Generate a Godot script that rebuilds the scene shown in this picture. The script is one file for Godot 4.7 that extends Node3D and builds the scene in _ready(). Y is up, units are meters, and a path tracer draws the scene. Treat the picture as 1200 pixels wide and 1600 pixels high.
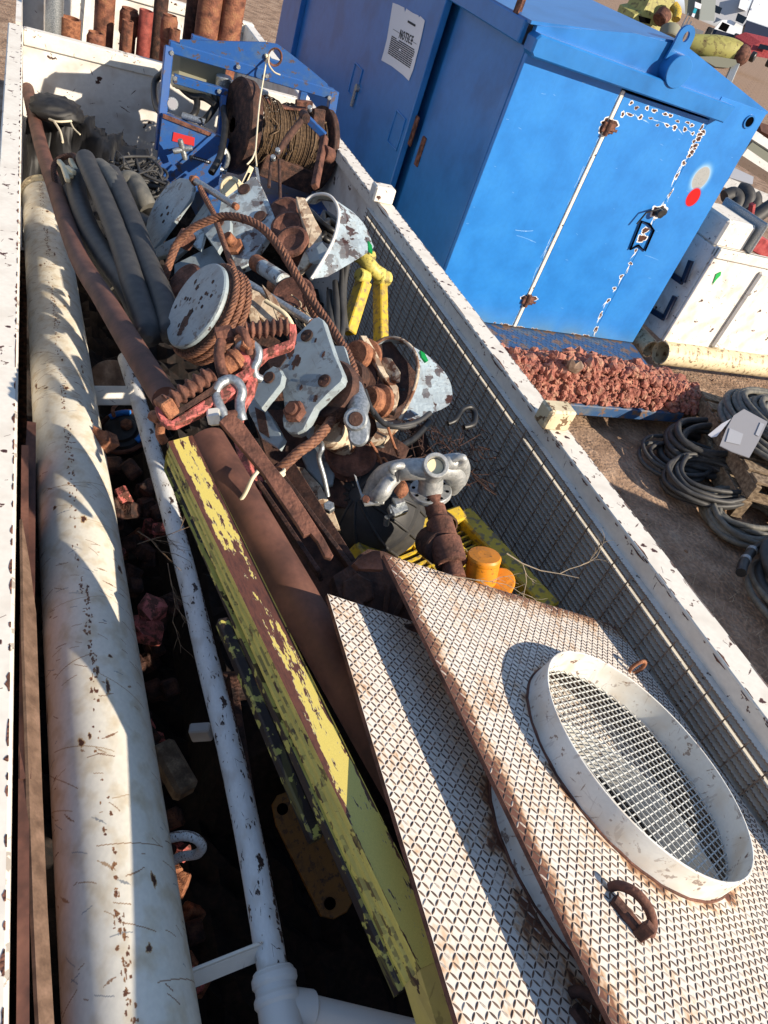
extends Node3D
# A long white steel bin heaped with rigging gear in a dusty yard; units are metres, y is up.

var used := {}
var M := {}
var rng := RandomNumberGenerator.new()
var uvf = null

# ---------------------------------------------------------------- nodes
func numbered(n: String) -> String:
	if not used.has(n):
		used[n] = 0
		return n
	used[n] += 1
	return "%s_%03d" % [n, used[n]]

func meta(o: Node3D, label: String, cat: String, group := ""):
	o.set_meta("label", label)
	o.set_meta("category", cat)
	if group != "": o.set_meta("group", group)
	return o

func thing(n: String, label: String, cat: String, at: Vector3, group := "") -> Node3D:
	var o := Node3D.new()
	o.name = numbered(n)
	add_child(o)
	o.position = at
	return meta(o, label, cat, group)

# a mesh built in world coordinates, hung under a thing (or under a part of it)
func part(o: Node3D, n: String, st: SurfaceTool, m: Material) -> MeshInstance3D:
	var mi := MeshInstance3D.new()
	mi.name = n
	mi.mesh = done(st, m)
	o.add_child(mi, true)
	if o.get_parent() == self and not (o is MeshInstance3D): mi.position = -o.position
	return mi

func inst(o: Node3D, n: String, mesh: Mesh, xf: Transform3D) -> MeshInstance3D:
	var mi := MeshInstance3D.new()
	mi.name = n
	mi.mesh = mesh
	o.add_child(mi, true)
	mi.transform = xf
	return mi

func solo(n: String, label: String, cat: String, st: SurfaceTool, m: Material, group := "") -> MeshInstance3D:
	var mi := MeshInstance3D.new()
	mi.name = numbered(n)
	mi.mesh = done(st, m)
	add_child(mi)
	meta(mi, label, cat, group)
	return mi

func struct(n: String, st: SurfaceTool, m: Material):
	var mi := MeshInstance3D.new()
	mi.name = numbered(n)
	mi.mesh = done(st, m)
	add_child(mi)
	mi.set_meta("kind", "structure")
	return mi

func done(st: SurfaceTool, m: Material) -> ArrayMesh:
	st.generate_normals()
	var a := st.commit()
	a.surface_set_material(0, m)
	return a

func S() -> SurfaceTool:
	var st := SurfaceTool.new()
	st.begin(Mesh.PRIMITIVE_TRIANGLES)
	st.set_smooth_group(-1)
	return st

# ---------------------------------------------------------------- shapes
func V(st: SurfaceTool, p: Vector3, uv := Vector2.ZERO):
	st.set_uv(uvf.call(p) if uvf != null else uv)
	st.add_vertex(p)

func tri(st, a, b, c, ua := Vector2.ZERO, ub := Vector2.ZERO, uc := Vector2.ZERO):
	V(st, a, ua); V(st, b, ub); V(st, c, uc)

func quad(st, a, b, c, d, ua := Vector2(0, 0), ub := Vector2(1, 0), uc := Vector2(1, 1), ud := Vector2(0, 1)):
	tri(st, a, b, c, ua, ub, uc)
	tri(st, a, c, d, ua, uc, ud)

# a convex face turned so that it looks away from "ctr"
func face(st, pts: Array, ctr: Vector3):
	var n: Vector3 = (pts[1] - pts[0]).cross(pts[2] - pts[0])
	var mid := Vector3.ZERO
	for p in pts: mid += p
	mid /= pts.size()
	var q := pts.duplicate()
	if n.dot(mid - ctr) > 0: q.reverse()
	for i in range(1, q.size() - 1): tri(st, q[0], q[i], q[i + 1])

func box(st, xf: Transform3D, size: Vector3, b := 0.0):
	var h := size * 0.5
	if b <= 0.0:
		for ax in 3:
			for s in [-1.0, 1.0]:
				var c := []
				for k in [[-1, -1], [1, -1], [1, 1], [-1, 1]]:
					var p := Vector3.ZERO
					p[ax] = s * h[ax]; p[(ax + 1) % 3] = k[0] * h[(ax + 1) % 3]; p[(ax + 2) % 3] = k[1] * h[(ax + 2) % 3]
					c.append(xf * p)
				face(st, c, xf.origin)
		return
	var g := func(sx, sy, sz, ax):
		var sg := Vector3(sx, sy, sz)
		var p := Vector3.ZERO
		for i in 3: p[i] = sg[i] * (h[i] if i == ax else h[i] - b)
		return xf * p
	for ax in 3:
		var a1 := (ax + 1) % 3
		var a2 := (ax + 2) % 3
		for s in [-1, 1]:
			var c := []
			for k in [[-1, -1], [1, -1], [1, 1], [-1, 1]]:
				var q := [0, 0, 0]
				q[ax] = s; q[a1] = k[0]; q[a2] = k[1]
				c.append(g.call(q[0], q[1], q[2], ax))
			face(st, c, xf.origin)
			for s2 in [-1, 1]:
				var e := []
				for k in [[-1, ax], [1, ax], [1, a1], [-1, a1]]:
					var q := [0, 0, 0]
					q[ax] = s; q[a1] = s2; q[a2] = k[0]
					e.append(g.call(q[0], q[1], q[2], k[1]))
				face(st, e, xf.origin)
	for sx in [-1, 1]:
		for sy in [-1, 1]:
			for sz in [-1, 1]: face(st, [g.call(sx, sy, sz, 0), g.call(sx, sy, sz, 1), g.call(sx, sy, sz, 2)], xf.origin)

func bx(st, a: Vector3, b: Vector3, bev := 0.0):
	box(st, Transform3D(Basis.IDENTITY, (a + b) * 0.5), (b - a).abs(), bev)

# a bar of w x h from a to b; "up" is the direction of its height
func bar(st, a: Vector3, b: Vector3, w: float, h: float, up := Vector3.UP, bev := 0.0):
	var z := (b - a).normalized()
	var x := up.cross(z).normalized()
	var y := z.cross(x)
	box(st, Transform3D(Basis(x, y, z), (a + b) * 0.5), Vector3(w, h, a.distance_to(b)), bev)

func tube(st: SurfaceTool, pts: Array, r, n := 10, cap := true, group := 1, twist := 0.0):
	var rings := []
	var t0: Vector3 = (pts[1] - pts[0]).normalized()
	var nrm := t0.cross(Vector3(0.31, 0.9, 0.22)).normalized()
	var len := 0.0
	var ls := []
	for i in pts.size():
		var t: Vector3 = (pts[min(i + 1, pts.size() - 1)] - pts[max(i - 1, 0)]).normalized()
		nrm = (nrm - t * nrm.dot(t)).normalized()
		var bi := t.cross(nrm)
		if i > 0: len += pts[i].distance_to(pts[i - 1])
		ls.append(len)
		var rr: float = r[i] if r is Array else r
		var ring := PackedVector3Array()
		for k in n:
			var a := TAU * k / n + twist * len
			ring.append(pts[i] + (nrm * cos(a) + bi * sin(a)) * rr)
		rings.append(ring)
	st.set_smooth_group(group)
	for i in pts.size() - 1:
		for k in n:
			var k2 := (k + 1) % n
			var u0 := float(k) / n
			var u1 := float(k + 1) / n
			quad(st, rings[i][k], rings[i][k2], rings[i + 1][k2], rings[i + 1][k], Vector2(u0, ls[i] / len), Vector2(u1, ls[i] / len), Vector2(u1, ls[i + 1] / len), Vector2(u0, ls[i + 1] / len))
	st.set_smooth_group(-1)
	if cap:
		for k in range(1, n - 1):
			tri(st, rings[0][0], rings[0][k + 1], rings[0][k])
			tri(st, rings[-1][0], rings[-1][k], rings[-1][k + 1])

# revolve (radius, height) pairs about the local y axis; every profile step keeps a crisp edge
func lathe(st: SurfaceTool, prof: Array, xf: Transform3D, n := 24, flat := false, soft := false):
	for i in prof.size() - 1:
		var p: Vector2 = prof[i]
		var q: Vector2 = prof[i + 1]
		if p.distance_to(q) < 1e-6: continue
		st.set_smooth_group(-1 if flat else (5 if soft else 10 + i))
		for k in n:
			var a := TAU * k / n
			var b := TAU * (k + 1) / n
			var A := xf * Vector3(p.x * cos(a), p.y, p.x * sin(a))
			var B := xf * Vector3(p.x * cos(b), p.y, p.x * sin(b))
			var Cc := xf * Vector3(q.x * cos(b), q.y, q.x * sin(b))
			var Dd := xf * Vector3(q.x * cos(a), q.y, q.x * sin(a))
			if p.x > 1e-5: tri(st, A, B, Cc)
			if q.x > 1e-5: tri(st, A, Cc, Dd)
	st.set_smooth_group(-1)

func along(a: Vector3, dir: Vector3) -> Transform3D:
	var y := dir.normalized()
	var x := y.cross(Vector3(0.2, 0.35, 0.9)).normalized()
	return Transform3D(Basis(x, y, x.cross(y)), a)

func cyl(st, a: Vector3, b: Vector3, r: float, n := 20, ch := 0.0, flat := false):
	var L := a.distance_to(b)
	lathe(st, [Vector2(0, 0), Vector2(r - ch, 0), Vector2(r, ch), Vector2(r, L - ch), Vector2(r - ch, L), Vector2(0, L)], along(a, b - a), n, flat)

func pipe_end(st, a: Vector3, b: Vector3, r: float, wall: float, n := 24, deep := 0.25):
	var L := a.distance_to(b)
	lathe(st, [Vector2(0, 0), Vector2(r, 0), Vector2(r, L), Vector2(r - wall, L), Vector2(r - wall, L - deep), Vector2(0, L - deep)], along(a, b - a), n)

func hexnut(st, a: Vector3, dir: Vector3, r: float, h: float):
	lathe(st, [Vector2(0, 0), Vector2(r, 0), Vector2(r, h * 0.85), Vector2(r * 0.86, h), Vector2(0, h)], along(a, dir), 6, true)

# a flat outline given as 3-D points on one plane, thickened by "off"; b bevels the far rim
func slab(st: SurfaceTool, pts: Array, off: Vector3, b := 0.0, holes := []):
	var n := Vector3.ZERO
	for i in pts.size(): n += (pts[i] - pts[0] as Vector3).cross(pts[(i + 1) % pts.size()] - pts[0])
	n = n.normalized()
	if n.dot(off) < 0.0: n = -n
	var x: Vector3 = (pts[1] - pts[0]).normalized()
	var y := n.cross(x)
	var o: Vector3 = pts[0]
	var poly := PackedVector2Array()
	for p in pts: poly.append(Vector2((p - o).dot(x), (p - o).dot(y)))
	if not Geometry2D.is_polygon_clockwise(poly): poly.reverse()
	var full := poly.duplicate()
	var hs := []
	for hh in holes:
		var hp := PackedVector2Array()
		for p in hh: hp.append(Vector2((p - o).dot(x), (p - o).dot(y)))
		if Geometry2D.is_polygon_clockwise(hp): hp.reverse()
		hs.append(hp)
		var bi := 0
		var bj := 0
		var bd := 1e9
		for i in full.size():
			for j in hp.size():
				var dd := full[i].distance_squared_to(hp[j])
				if dd < bd: bd = dd; bi = i; bj = j
		var nf := PackedVector2Array()
		for i in bi + 1: nf.append(full[i])
		for j in hp.size() + 1: nf.append(hp[(bj + j) % hp.size()])
		for i in range(bi, full.size()): nf.append(full[i])
		full = nf
	var T := off.length()
	var up := func(p: Vector2, h: float): return o + x * p.x + y * p.y + off * (h / T)
	var inset := func(pl: PackedVector2Array, d: float) -> PackedVector2Array:
		var res := PackedVector2Array()
		for i in pl.size():
			var e1 := (pl[i] - pl[(i - 1 + pl.size()) % pl.size()]).normalized()
			var e2 := (pl[(i + 1) % pl.size()] - pl[i]).normalized()
			var m := (Vector2(e1.y, -e1.x) + Vector2(e2.y, -e2.x))
			if m.length() < 0.3: m = Vector2(e1.y, -e1.x)
			m = m.normalized()
			res.append(pl[i] + m * d)
		return res
	var idx := Geometry2D.triangulate_polygon(full)
	var top: PackedVector2Array = full
	if b > 0.0 and hs.is_empty(): top = inset.call(full, b)
	for i in range(0, idx.size(), 3):
		tri(st, up.call(top[idx[i]], T), up.call(top[idx[i + 1]], T), up.call(top[idx[i + 2]], T))
		tri(st, up.call(full[idx[i]], 0.0), up.call(full[idx[i + 2]], 0.0), up.call(full[idx[i + 1]], 0.0))
	var loops := [poly]
	loops.append_array(hs)
	for li in loops.size():
		var pl: PackedVector2Array = loops[li]
		var hb := T
		if b > 0.0 and li == 0 and hs.is_empty():
			hb = T - b
			for i in pl.size():
				var j := (i + 1) % pl.size()
				quad(st, up.call(pl[i], hb), up.call(top[i], T), up.call(top[j], T), up.call(pl[j], hb))
		for i in pl.size():
			var j := (i + 1) % pl.size()
			quad(st, up.call(pl[i], 0.0), up.call(pl[i], hb), up.call(pl[j], hb), up.call(pl[j], 0.0))

func cr(pts: Array, m := 6) -> Array:
	var o := []
	for i in pts.size() - 1:
		var p0: Vector3 = pts[max(i - 1, 0)]
		var p1: Vector3 = pts[i]
		var p2: Vector3 = pts[i + 1]
		var p3: Vector3 = pts[min(i + 2, pts.size() - 1)]
		for k in m:
			var t := float(k) / m
			o.append(0.5 * (2.0 * p1 + (p2 - p0) * t + (2.0 * p0 - 5.0 * p1 + 4.0 * p2 - p3) * t * t + (3.0 * p1 - p0 - 3.0 * p2 + p3) * t * t * t))
	o.append(pts[-1])
	return o

func even(pts: Array, ds: float) -> Array:
	var o := [pts[0]]
	var acc := 0.0
	for i in pts.size() - 1:
		var a: Vector3 = pts[i]
		var b: Vector3 = pts[i + 1]
		var L := a.distance_to(b)
		var s := ds - acc
		while s < L:
			o.append(a.lerp(b, s / L))
			s += ds
		acc = fmod(acc + L, ds)
	o.append(pts[-1])
	return o

# laid wire rope: strands twisted round the path
func rope(st: SurfaceTool, pts: Array, R: float, pitch := 0.0, strands := 6, sides := 6):
	if pitch == 0.0: pitch = R * 7.0
	var q := even(cr(pts, 8), pitch / 11.0)
	var nrm := (q[1] - q[0] as Vector3).cross(Vector3(0.3, 0.9, 0.2)).normalized()
	var paths := []
	for k in strands: paths.append([])
	for i in q.size():
		var t: Vector3 = (q[min(i + 1, q.size() - 1)] - q[max(i - 1, 0)]).normalized()
		nrm = (nrm - t * nrm.dot(t)).normalized()
		var bi := t.cross(nrm)
		for k in strands:
			var a := TAU * k / strands + TAU * i / 11.0
			paths[k].append(q[i] + (nrm * cos(a) + bi * sin(a)) * R * 0.62)
	for k in strands: tube(st, paths[k], R * 0.4, sides, true)
	tube(st, q, R * 0.6, 6, true)

func arc(c: Vector3, a: Vector3, b: Vector3, t0: float, t1: float, n: int) -> Array:
	var o := []
	for i in n + 1:
		var t := lerpf(t0, t1, float(i) / n)
		o.append(c + a * cos(t) + b * sin(t))
	return o

# threaded rod: a real helix on a core
func screw(st: SurfaceTool, a: Vector3, b: Vector3, r0: float, h: float, pitch: float, n := 14):
	var xf := along(a, b - a)
	var L := a.distance_to(b)
	var m := int(L / pitch * 8.0)
	st.set_smooth_group(1)
	var P := func(i: int, k: int) -> Vector3:
		var y := L * i / m
		var an := TAU * k / n
		var ph := fposmod(y / pitch - float(k) / n, 1.0)
		var r := r0 + h * clampf(1.6 - abs(ph - 0.5) * 5.0, 0.0, 1.0)
		return xf * Vector3(r * cos(an), y, r * sin(an))
	for i in m:
		for k in n: quad(st, P.call(i, k), P.call(i, k + 1), P.call(i + 1, k + 1), P.call(i + 1, k))
	st.set_smooth_group(-1)
	cyl(st, a, b, r0 * 0.8, 8)

# a bent sheet between two polylines, given a thickness
func shell(st: SurfaceTool, A: Array, B: Array, th: float):
	var a := cr(A, 4)
	var b := cr(B, 4)
	var c := Vector3.ZERO
	for p in a: c += p
	for p in b: c += p
	c /= a.size() + b.size()
	var ia := []
	var ib := []
	for i in a.size():
		ia.append(a[i] + (c - a[i]).normalized() * th)
		ib.append(b[i] + (c - b[i]).normalized() * th)
	st.set_smooth_group(1)
	for i in a.size() - 1: quad(st, a[i], b[i], b[i + 1], a[i + 1])
	st.set_smooth_group(2)
	for i in a.size() - 1: quad(st, ia[i], ia[i + 1], ib[i + 1], ib[i])
	st.set_smooth_group(-1)
	for i in a.size() - 1:
		quad(st, a[i], a[i + 1], ia[i + 1], ia[i])
		quad(st, b[i], ib[i], ib[i + 1], b[i + 1])
	quad(st, a[0], ia[0], ib[0], b[0])
	quad(st, a[-1], b[-1], ib[-1], ia[-1])

func rock(st: SurfaceTool, c: Vector3, r: float, sq := Vector3(1, 0.8, 1)):
	# a broken stone: a coarse ball with its corners knocked about
	var B := Basis.from_euler(Vector3(rng.randf() * 6.0, rng.randf() * 6.0, rng.randf() * 6.0))
	var rows := 4
	var cols := 6
	var pts := []
	for i in rows + 1:
		var ring := []
		var th := PI * i / rows
		for k in cols:
			var ph := TAU * (k + 0.5 * (i % 2)) / cols
			var d := Vector3(sin(th) * cos(ph), cos(th), sin(th) * sin(ph))
			ring.append(c + B * (d * sq * r * (rng.randf_range(0.7, 1.15) if i > 0 and i < rows else 0.85)))
		pts.append(ring)
	for i in [0, rows]:
		for k in cols: pts[i][k] = pts[i][0]
	for i in rows:
		for k in cols:
			var k2 := (k + 1) % cols
			if i > 0: tri(st, pts[i][k], pts[i][k2], pts[i + 1][k])
			if i < rows - 1: tri(st, pts[i][k2], pts[i + 1][k2], pts[i + 1][k])
			elif i == rows - 1 and false: pass

# ---------------------------------------------------------------- materials
func nz(sz: int, cycles: float, sd: int, oct := 4, typ := FastNoiseLite.TYPE_SIMPLEX_SMOOTH) -> PackedByteArray:
	var f := FastNoiseLite.new()
	f.noise_type = typ
	f.seed = sd
	f.frequency = cycles / sz
	f.fractal_octaves = oct
	return f.get_seamless_image(sz, sz).get_data()

func percentile(d: PackedByteArray, q: float) -> int:
	var h := PackedInt32Array()
	h.resize(256)
	for i in range(0, d.size(), 7): h[d[i]] += 1
	var want := int(d.size() / 7.0 * q)
	var acc := 0
	for i in 256:
		acc += h[i]
		if acc >= want: return i
	return 255

func b3(c: Color) -> Array: return [int(c.r * 255), int(c.g * 255), int(c.b * 255)]

func tex(img: Image) -> ImageTexture:
	img.generate_mipmaps()
	return ImageTexture.create_from_image(img)

# worn paint: "cover" of the surface has flaked to rust; scratches and grime on the rest
func chipped(sz: int, paint: Color, rust: Color, rust2: Color, cover: float, cyc: float, sd: int, scratches := 0, grime := Color(0.45, 0.36, 0.28), gk := 0.25, fine := 4) -> Image:
	var A := nz(sz, cyc, sd, 5)
	var B := nz(sz, cyc * 5.0, sd + 1, 4)
	var Cc := nz(sz, 3.0, sd + 2, 4)
	var m := PackedByteArray()
	m.resize(sz * sz)
	for i in sz * sz: m[i] = (A[i] * (16 - fine) + B[i] * fine) >> 4
	var th := percentile(m, 1.0 - cover) if cover > 0.0 else 300
	var g := percentile(Cc, 0.55)
	var o := PackedByteArray()
	o.resize(sz * sz * 3)
	var p := b3(paint)
	var r := b3(rust)
	var r2 := b3(rust2)
	var gr := b3(grime)
	for i in sz * sz:
		var v := m[i]
		var j := i * 3
		if v > th:
			var t := B[i] / 255.0
			for c in 3: o[j + c] = int(lerpf(r[c], r2[c], t))
		else:
			var t := clampf((Cc[i] - g) / 90.0, 0.0, 1.0) * gk * (0.4 + 0.6 * B[i] / 255.0)
			if v > th - 5: t = maxf(t, 0.35)
			var l := 0.94 + 0.06 * B[i] / 255.0
			for c in 3: o[j + c] = int(lerpf(p[c], gr[c], t) * l)
	var img := Image.create_from_data(sz, sz, false, Image.FORMAT_RGB8, o)
	rng.seed = sd + 99
	for k in scratches: scratch(img, rng.randf() * sz, rng.randf() * sz, rng.randf() * TAU, rng.randf_range(0.01, 0.06) * sz, rust.lerp(rust2, rng.randf()), rng.randf_range(0.5, 1.6))
	return img

func scratch(img: Image, x: float, y: float, a: float, L: float, c: Color, w := 1.0):
	var W := img.get_width()
	var H := img.get_height()
	var bend := rng.randf_range(-0.02, 0.02) * minf(1.0, 18.0 / L)
	for s in int(L):
		x += cos(a); y += sin(a); a += bend
		var ww := w * sin(PI * (s + 0.5) / L) * rng.randf_range(0.6, 1.3)
		for dx in range(-int(ceil(ww)), int(ceil(ww)) + 1):
			for dy in range(-int(ceil(ww)), int(ceil(ww)) + 1):
				if dx * dx + dy * dy <= ww * ww: img.set_pixel(posmod(int(x) + dx, W), posmod(int(y) + dy, H), c)

# an irregular flake of bare metal with a pale rim
func blob(img: Image, cx: float, cy: float, rx: float, ry: float, c: Color, rim := Color(0, 0, 0, 0), rimw := 0.0, soft := 0.0):
	var W := img.get_width()
	var H := img.get_height()
	var ph := []
	for i in 5: ph.append(rng.randf() * TAU)
	var ex := 1.45 + rimw + soft
	for y in range(int(cy - ry * ex), int(cy + ry * ex) + 1):
		for x in range(int(cx - rx * ex), int(cx + rx * ex) + 1):
			if x < 0 or y < 0 or x >= W or y >= H: continue
			var d := Vector2((x - cx) / rx, (y - cy) / ry)
			var an := d.angle()
			var k := 1.0
			if soft == 0.0: k = 1.0 + 0.16 * sin(2 * an + ph[0]) + 0.13 * sin(3 * an + ph[1]) + 0.1 * sin(5 * an + ph[2]) + 0.07 * sin(9 * an + ph[3])
			var q := d.length() / k
			if q < 1.0: img.set_pixel(x, y, c.lerp(c.darkened(0.35), rng.randf()) if soft == 0.0 else c)
			elif q < 1.0 + rimw: img.set_pixel(x, y, rim)
			elif soft > 0.0 and q < 1.0 + soft: img.set_pixel(x, y, img.get_pixel(x, y).lerp(rim, pow(1.0 - (q - 1.0) / soft, 2.0) * 0.8))

# blended tones, for rust, dirt, rubber
func mottled(sz: int, cols: Array, cyc: float, sd: int, speck := 0.15) -> Image:
	var A := nz(sz, cyc, sd, 6)
	var B := nz(sz, cyc * 7.0, sd + 1, 3)
	var o := PackedByteArray()
	o.resize(sz * sz * 3)
	var n := cols.size() - 1
	var lut := []
	for i in 256:
		var t := clampf((i / 255.0 - 0.2) / 0.6, 0.0, 0.999) * n
		lut.append((cols[int(t)] as Color).lerp(cols[int(t) + 1], t - int(t)))
	for i in sz * sz:
		var c: Color = lut[A[i]]
		var l := 255.0 * (1.0 - speck + 2.0 * speck * B[i] / 255.0)
		o[i * 3] = int(clampf(c.r * l, 0, 255)); o[i * 3 + 1] = int(clampf(c.g * l, 0, 255)); o[i * 3 + 2] = int(clampf(c.b * l, 0, 255))
	return Image.create_from_data(sz, sz, false, Image.FORMAT_RGB8, o)

func bumps(sz: int, cyc: float, sd: int, k: float) -> ImageTexture:
	var d := nz(sz, cyc, sd, 5)
	var img := Image.create_from_data(sz, sz, false, Image.FORMAT_L8, d)
	img.convert(Image.FORMAT_RGBA8)
	img.bump_map_to_normal_map(k)
	return tex(img)

func tm(n: String, img: Image, size: float, rough: float, metal := 0.0, nt: Texture2D = null, ns := 0.5, world := false) -> StandardMaterial3D:
	var m := StandardMaterial3D.new()
	m.albedo_texture = tex(img)
	m.roughness = rough
	m.metallic = metal
	m.uv1_triplanar = true
	m.uv1_world_triplanar = world
	m.uv1_scale = Vector3.ONE / size
	if nt:
		m.normal_enabled = true
		m.normal_texture = nt
		m.normal_scale = ns
	M[n] = m
	return m

func um(n: String, img: Image, rough: float, metal := 0.0) -> StandardMaterial3D:
	var m := StandardMaterial3D.new()
	m.albedo_texture = tex(img)
	m.roughness = rough
	m.metallic = metal
	M[n] = m
	return m

func pm(n: String, c: Color, rough: float, metal := 0.0) -> StandardMaterial3D:
	var m := StandardMaterial3D.new()
	m.albedo_color = c
	m.roughness = rough
	m.metallic = metal
	M[n] = m
	return m

func materials():
	var r1 := Color(0.34, 0.19, 0.13)
	var r2 := Color(0.19, 0.12, 0.10)
	var nb := bumps(256, 14.0, 5, 6.0)
	var nbf := bumps(256, 30.0, 6, 5.0)
	tm("white_rail", chipped(512, Color(0.89, 0.87, 0.83), Color(0.33, 0.2, 0.15), Color(0.24, 0.14, 0.13), 0.012, 5.0, 11, 46, Color(0.55, 0.48, 0.42), 0.18, 3), 0.55, 0.55)
	tm("white_wall", chipped(512, Color(0.88, 0.87, 0.85), r1, r2, 0.006, 5.0, 21, 40, Color(0.55, 0.47, 0.4), 0.38, 3), 0.8, 0.6)
	tm("grate", chipped(512, Color(0.84, 0.83, 0.80), Color(0.30, 0.22, 0.17), Color(0.2, 0.15, 0.13), 0.03, 5.0, 31, 20, Color(0.4, 0.36, 0.33), 0.3, 3), 0.35, 0.75)
	tm("grate_rod", mottled(256, [Color(0.42, 0.35, 0.30), Color(0.55, 0.48, 0.42), Color(0.66, 0.61, 0.56)], 9.0, 32), 0.2, 0.8)
	tm("block", chipped(512, Color(0.575, 0.625, 0.65), Color(0.30, 0.19, 0.15), Color(0.20, 0.13, 0.11), 0.045, 4.0, 41, 45, Color(0.38, 0.34, 0.30), 0.5, 4), 0.3, 0.5, 0.0, nb, 0.2)
	tm("block_worn", chipped(512, Color(0.72, 0.78, 0.80), Color(0.33, 0.20, 0.15), Color(0.21, 0.13, 0.11), 0.27, 3.0, 43, 60, Color(0.48, 0.40, 0.34), 0.35, 3), 0.24, 0.55, 0.0, nb, 0.3)
	tm("block_tan", chipped(512, Color(0.82, 0.76, 0.66), Color(0.52, 0.33, 0.20), Color(0.30, 0.19, 0.13), 0.42, 3.0, 47, 60, Color(0.55, 0.42, 0.3), 0.5, 3), 0.22, 0.6, 0.0, nb, 0.3)
	tm("rust", mottled(512, [Color(0.22, 0.13, 0.10), Color(0.38, 0.24, 0.19), Color(0.47, 0.31, 0.25)], 6.0, 51, 0.16), 0.35, 0.85, 0.0, nbf, 0.5)
	tm("rust_dark", mottled(512, [Color(0.14, 0.09, 0.08), Color(0.25, 0.16, 0.13), Color(0.36, 0.24, 0.19)], 6.0, 53, 0.2), 0.3, 0.85, 0.0, nbf, 0.5)
	tm("rust_orange", mottled(512, [Color(0.34, 0.20, 0.14), Color(0.52, 0.33, 0.23), Color(0.62, 0.42, 0.30)], 7.0, 55, 0.2), 0.2, 0.85, 0.0, nbf, 0.6)
	tm("rust_pink", chipped(512, Color(0.80, 0.42, 0.40), Color(0.42, 0.25, 0.20), Color(0.30, 0.17, 0.14), 0.55, 7.0, 57, 0), 0.25, 0.75, 0.0, nbf, 0.5)
	tm("wire_rope", mottled(256, [Color(0.24, 0.15, 0.12), Color(0.43, 0.28, 0.21), Color(0.55, 0.38, 0.28)], 8.0, 59, 0.2), 0.12, 0.75)
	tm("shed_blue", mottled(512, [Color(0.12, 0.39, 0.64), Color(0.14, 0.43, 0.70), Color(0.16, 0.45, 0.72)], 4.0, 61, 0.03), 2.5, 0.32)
	tm("hoist_blue", chipped(512, Color(0.10, 0.31, 0.58), Color(0.36, 0.25, 0.22), Color(0.25, 0.25, 0.32), 0.09, 5.0, 63, 60, Color(0.42, 0.40, 0.42), 0.55), 0.4, 0.45)
	tm("yellow", chipped(512, Color(0.79, 0.73, 0.37), Color(0.28, 0.17, 0.13), Color(0.18, 0.12, 0.10), 0.15, 5.0, 65, 20, Color(0.5, 0.46, 0.25), 0.3, 4), 0.3, 0.5, 0.0, nb, 0.25)
	tm("yellow_nose", chipped(512, Color(0.74, 0.67, 0.38), Color(0.28, 0.17, 0.13), Color(0.18, 0.12, 0.10), 0.03, 4.0, 68, 10, Color(0.62, 0.55, 0.40), 0.6, 4), 0.3, 0.55)
	tm("yellow_worn", chipped(512, Color(0.74, 0.71, 0.36), Color(0.17, 0.11, 0.09), Color(0.10, 0.07, 0.07), 0.84, 5.0, 66, 0, Color(0.5, 0.46, 0.25), 0.3, 4), 0.3, 0.6)
	tm("yellow_clean", chipped(512, Color(0.78, 0.66, 0.17), Color(0.36, 0.27, 0.16), Color(0.50, 0.48, 0.42), 0.24, 8.0, 67, 20, Color(0.5, 0.42, 0.2), 0.4), 0.25, 0.5)
	tm("orange", chipped(256, Color(0.86, 0.53, 0.08), Color(0.4, 0.24, 0.12), Color(0.3, 0.2, 0.12), 0.03, 8.0, 69, 6), 0.15, 0.5)
	tm("ochre_dark", chipped(256, Color(0.48, 0.33, 0.10), Color(0.2, 0.13, 0.1), Color(0.13, 0.1, 0.09), 0.12, 8.0, 70, 6), 0.25, 0.6)
	tm("rubber", mottled(512, [Color(0.17, 0.17, 0.175), Color(0.205, 0.205, 0.21), Color(0.25, 0.245, 0.24)], 5.0, 71, 0.06), 0.3, 0.6)
	tm("rubber_dust", mottled(512, [Color(0.28, 0.28, 0.27), Color(0.36, 0.355, 0.335), Color(0.43, 0.415, 0.38)], 6.0, 73, 0.08), 0.4, 0.7)
	tm("black", mottled(256, [Color(0.07, 0.07, 0.075), Color(0.11, 0.11, 0.115), Color(0.18, 0.175, 0.17)], 6.0, 75, 0.2), 0.3, 0.45)
	tm("galv", mottled(256, [Color(0.50, 0.52, 0.53), Color(0.62, 0.64, 0.65), Color(0.74, 0.75, 0.76)], 12.0, 77, 0.1), 0.12, 0.45, 0.75)
	tm("cast", mottled(256, [Color(0.56, 0.57, 0.57), Color(0.64, 0.645, 0.64), Color(0.72, 0.72, 0.71)], 8.0, 79, 0.1), 0.12, 0.5, 0.45, nbf, 0.25)
	tm("dirt", mottled(1024, [Color(0.45, 0.36, 0.29), Color(0.53, 0.43, 0.35), Color(0.57, 0.47, 0.39), Color(0.62, 0.53, 0.45)], 9.0, 81, 0.2), 2.6, 0.95, 0.0, bumps(512, 60.0, 82, 6.0), 0.5, true)
	tm("stone", mottled(256, [Color(0.34, 0.27, 0.22), Color(0.48, 0.39, 0.33), Color(0.60, 0.52, 0.45)], 4.0, 83, 0.15), 0.4, 0.9)
	tm("red_rock", mottled(512, [Color(0.44, 0.25, 0.21), Color(0.57, 0.34, 0.29), Color(0.65, 0.43, 0.37), Color(0.66, 0.52, 0.43)], 6.0, 85, 0.2), 0.5, 0.92, 0.0, nbf, 0.6)
	tm("pipe_rust", mottled(512, [Color(0.25, 0.14, 0.10), Color(0.40, 0.24, 0.18), Color(0.50, 0.31, 0.23), Color(0.55, 0.38, 0.27)], 5.0, 87, 0.18), 0.5, 0.8, 0.0, nbf, 0.3)
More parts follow.
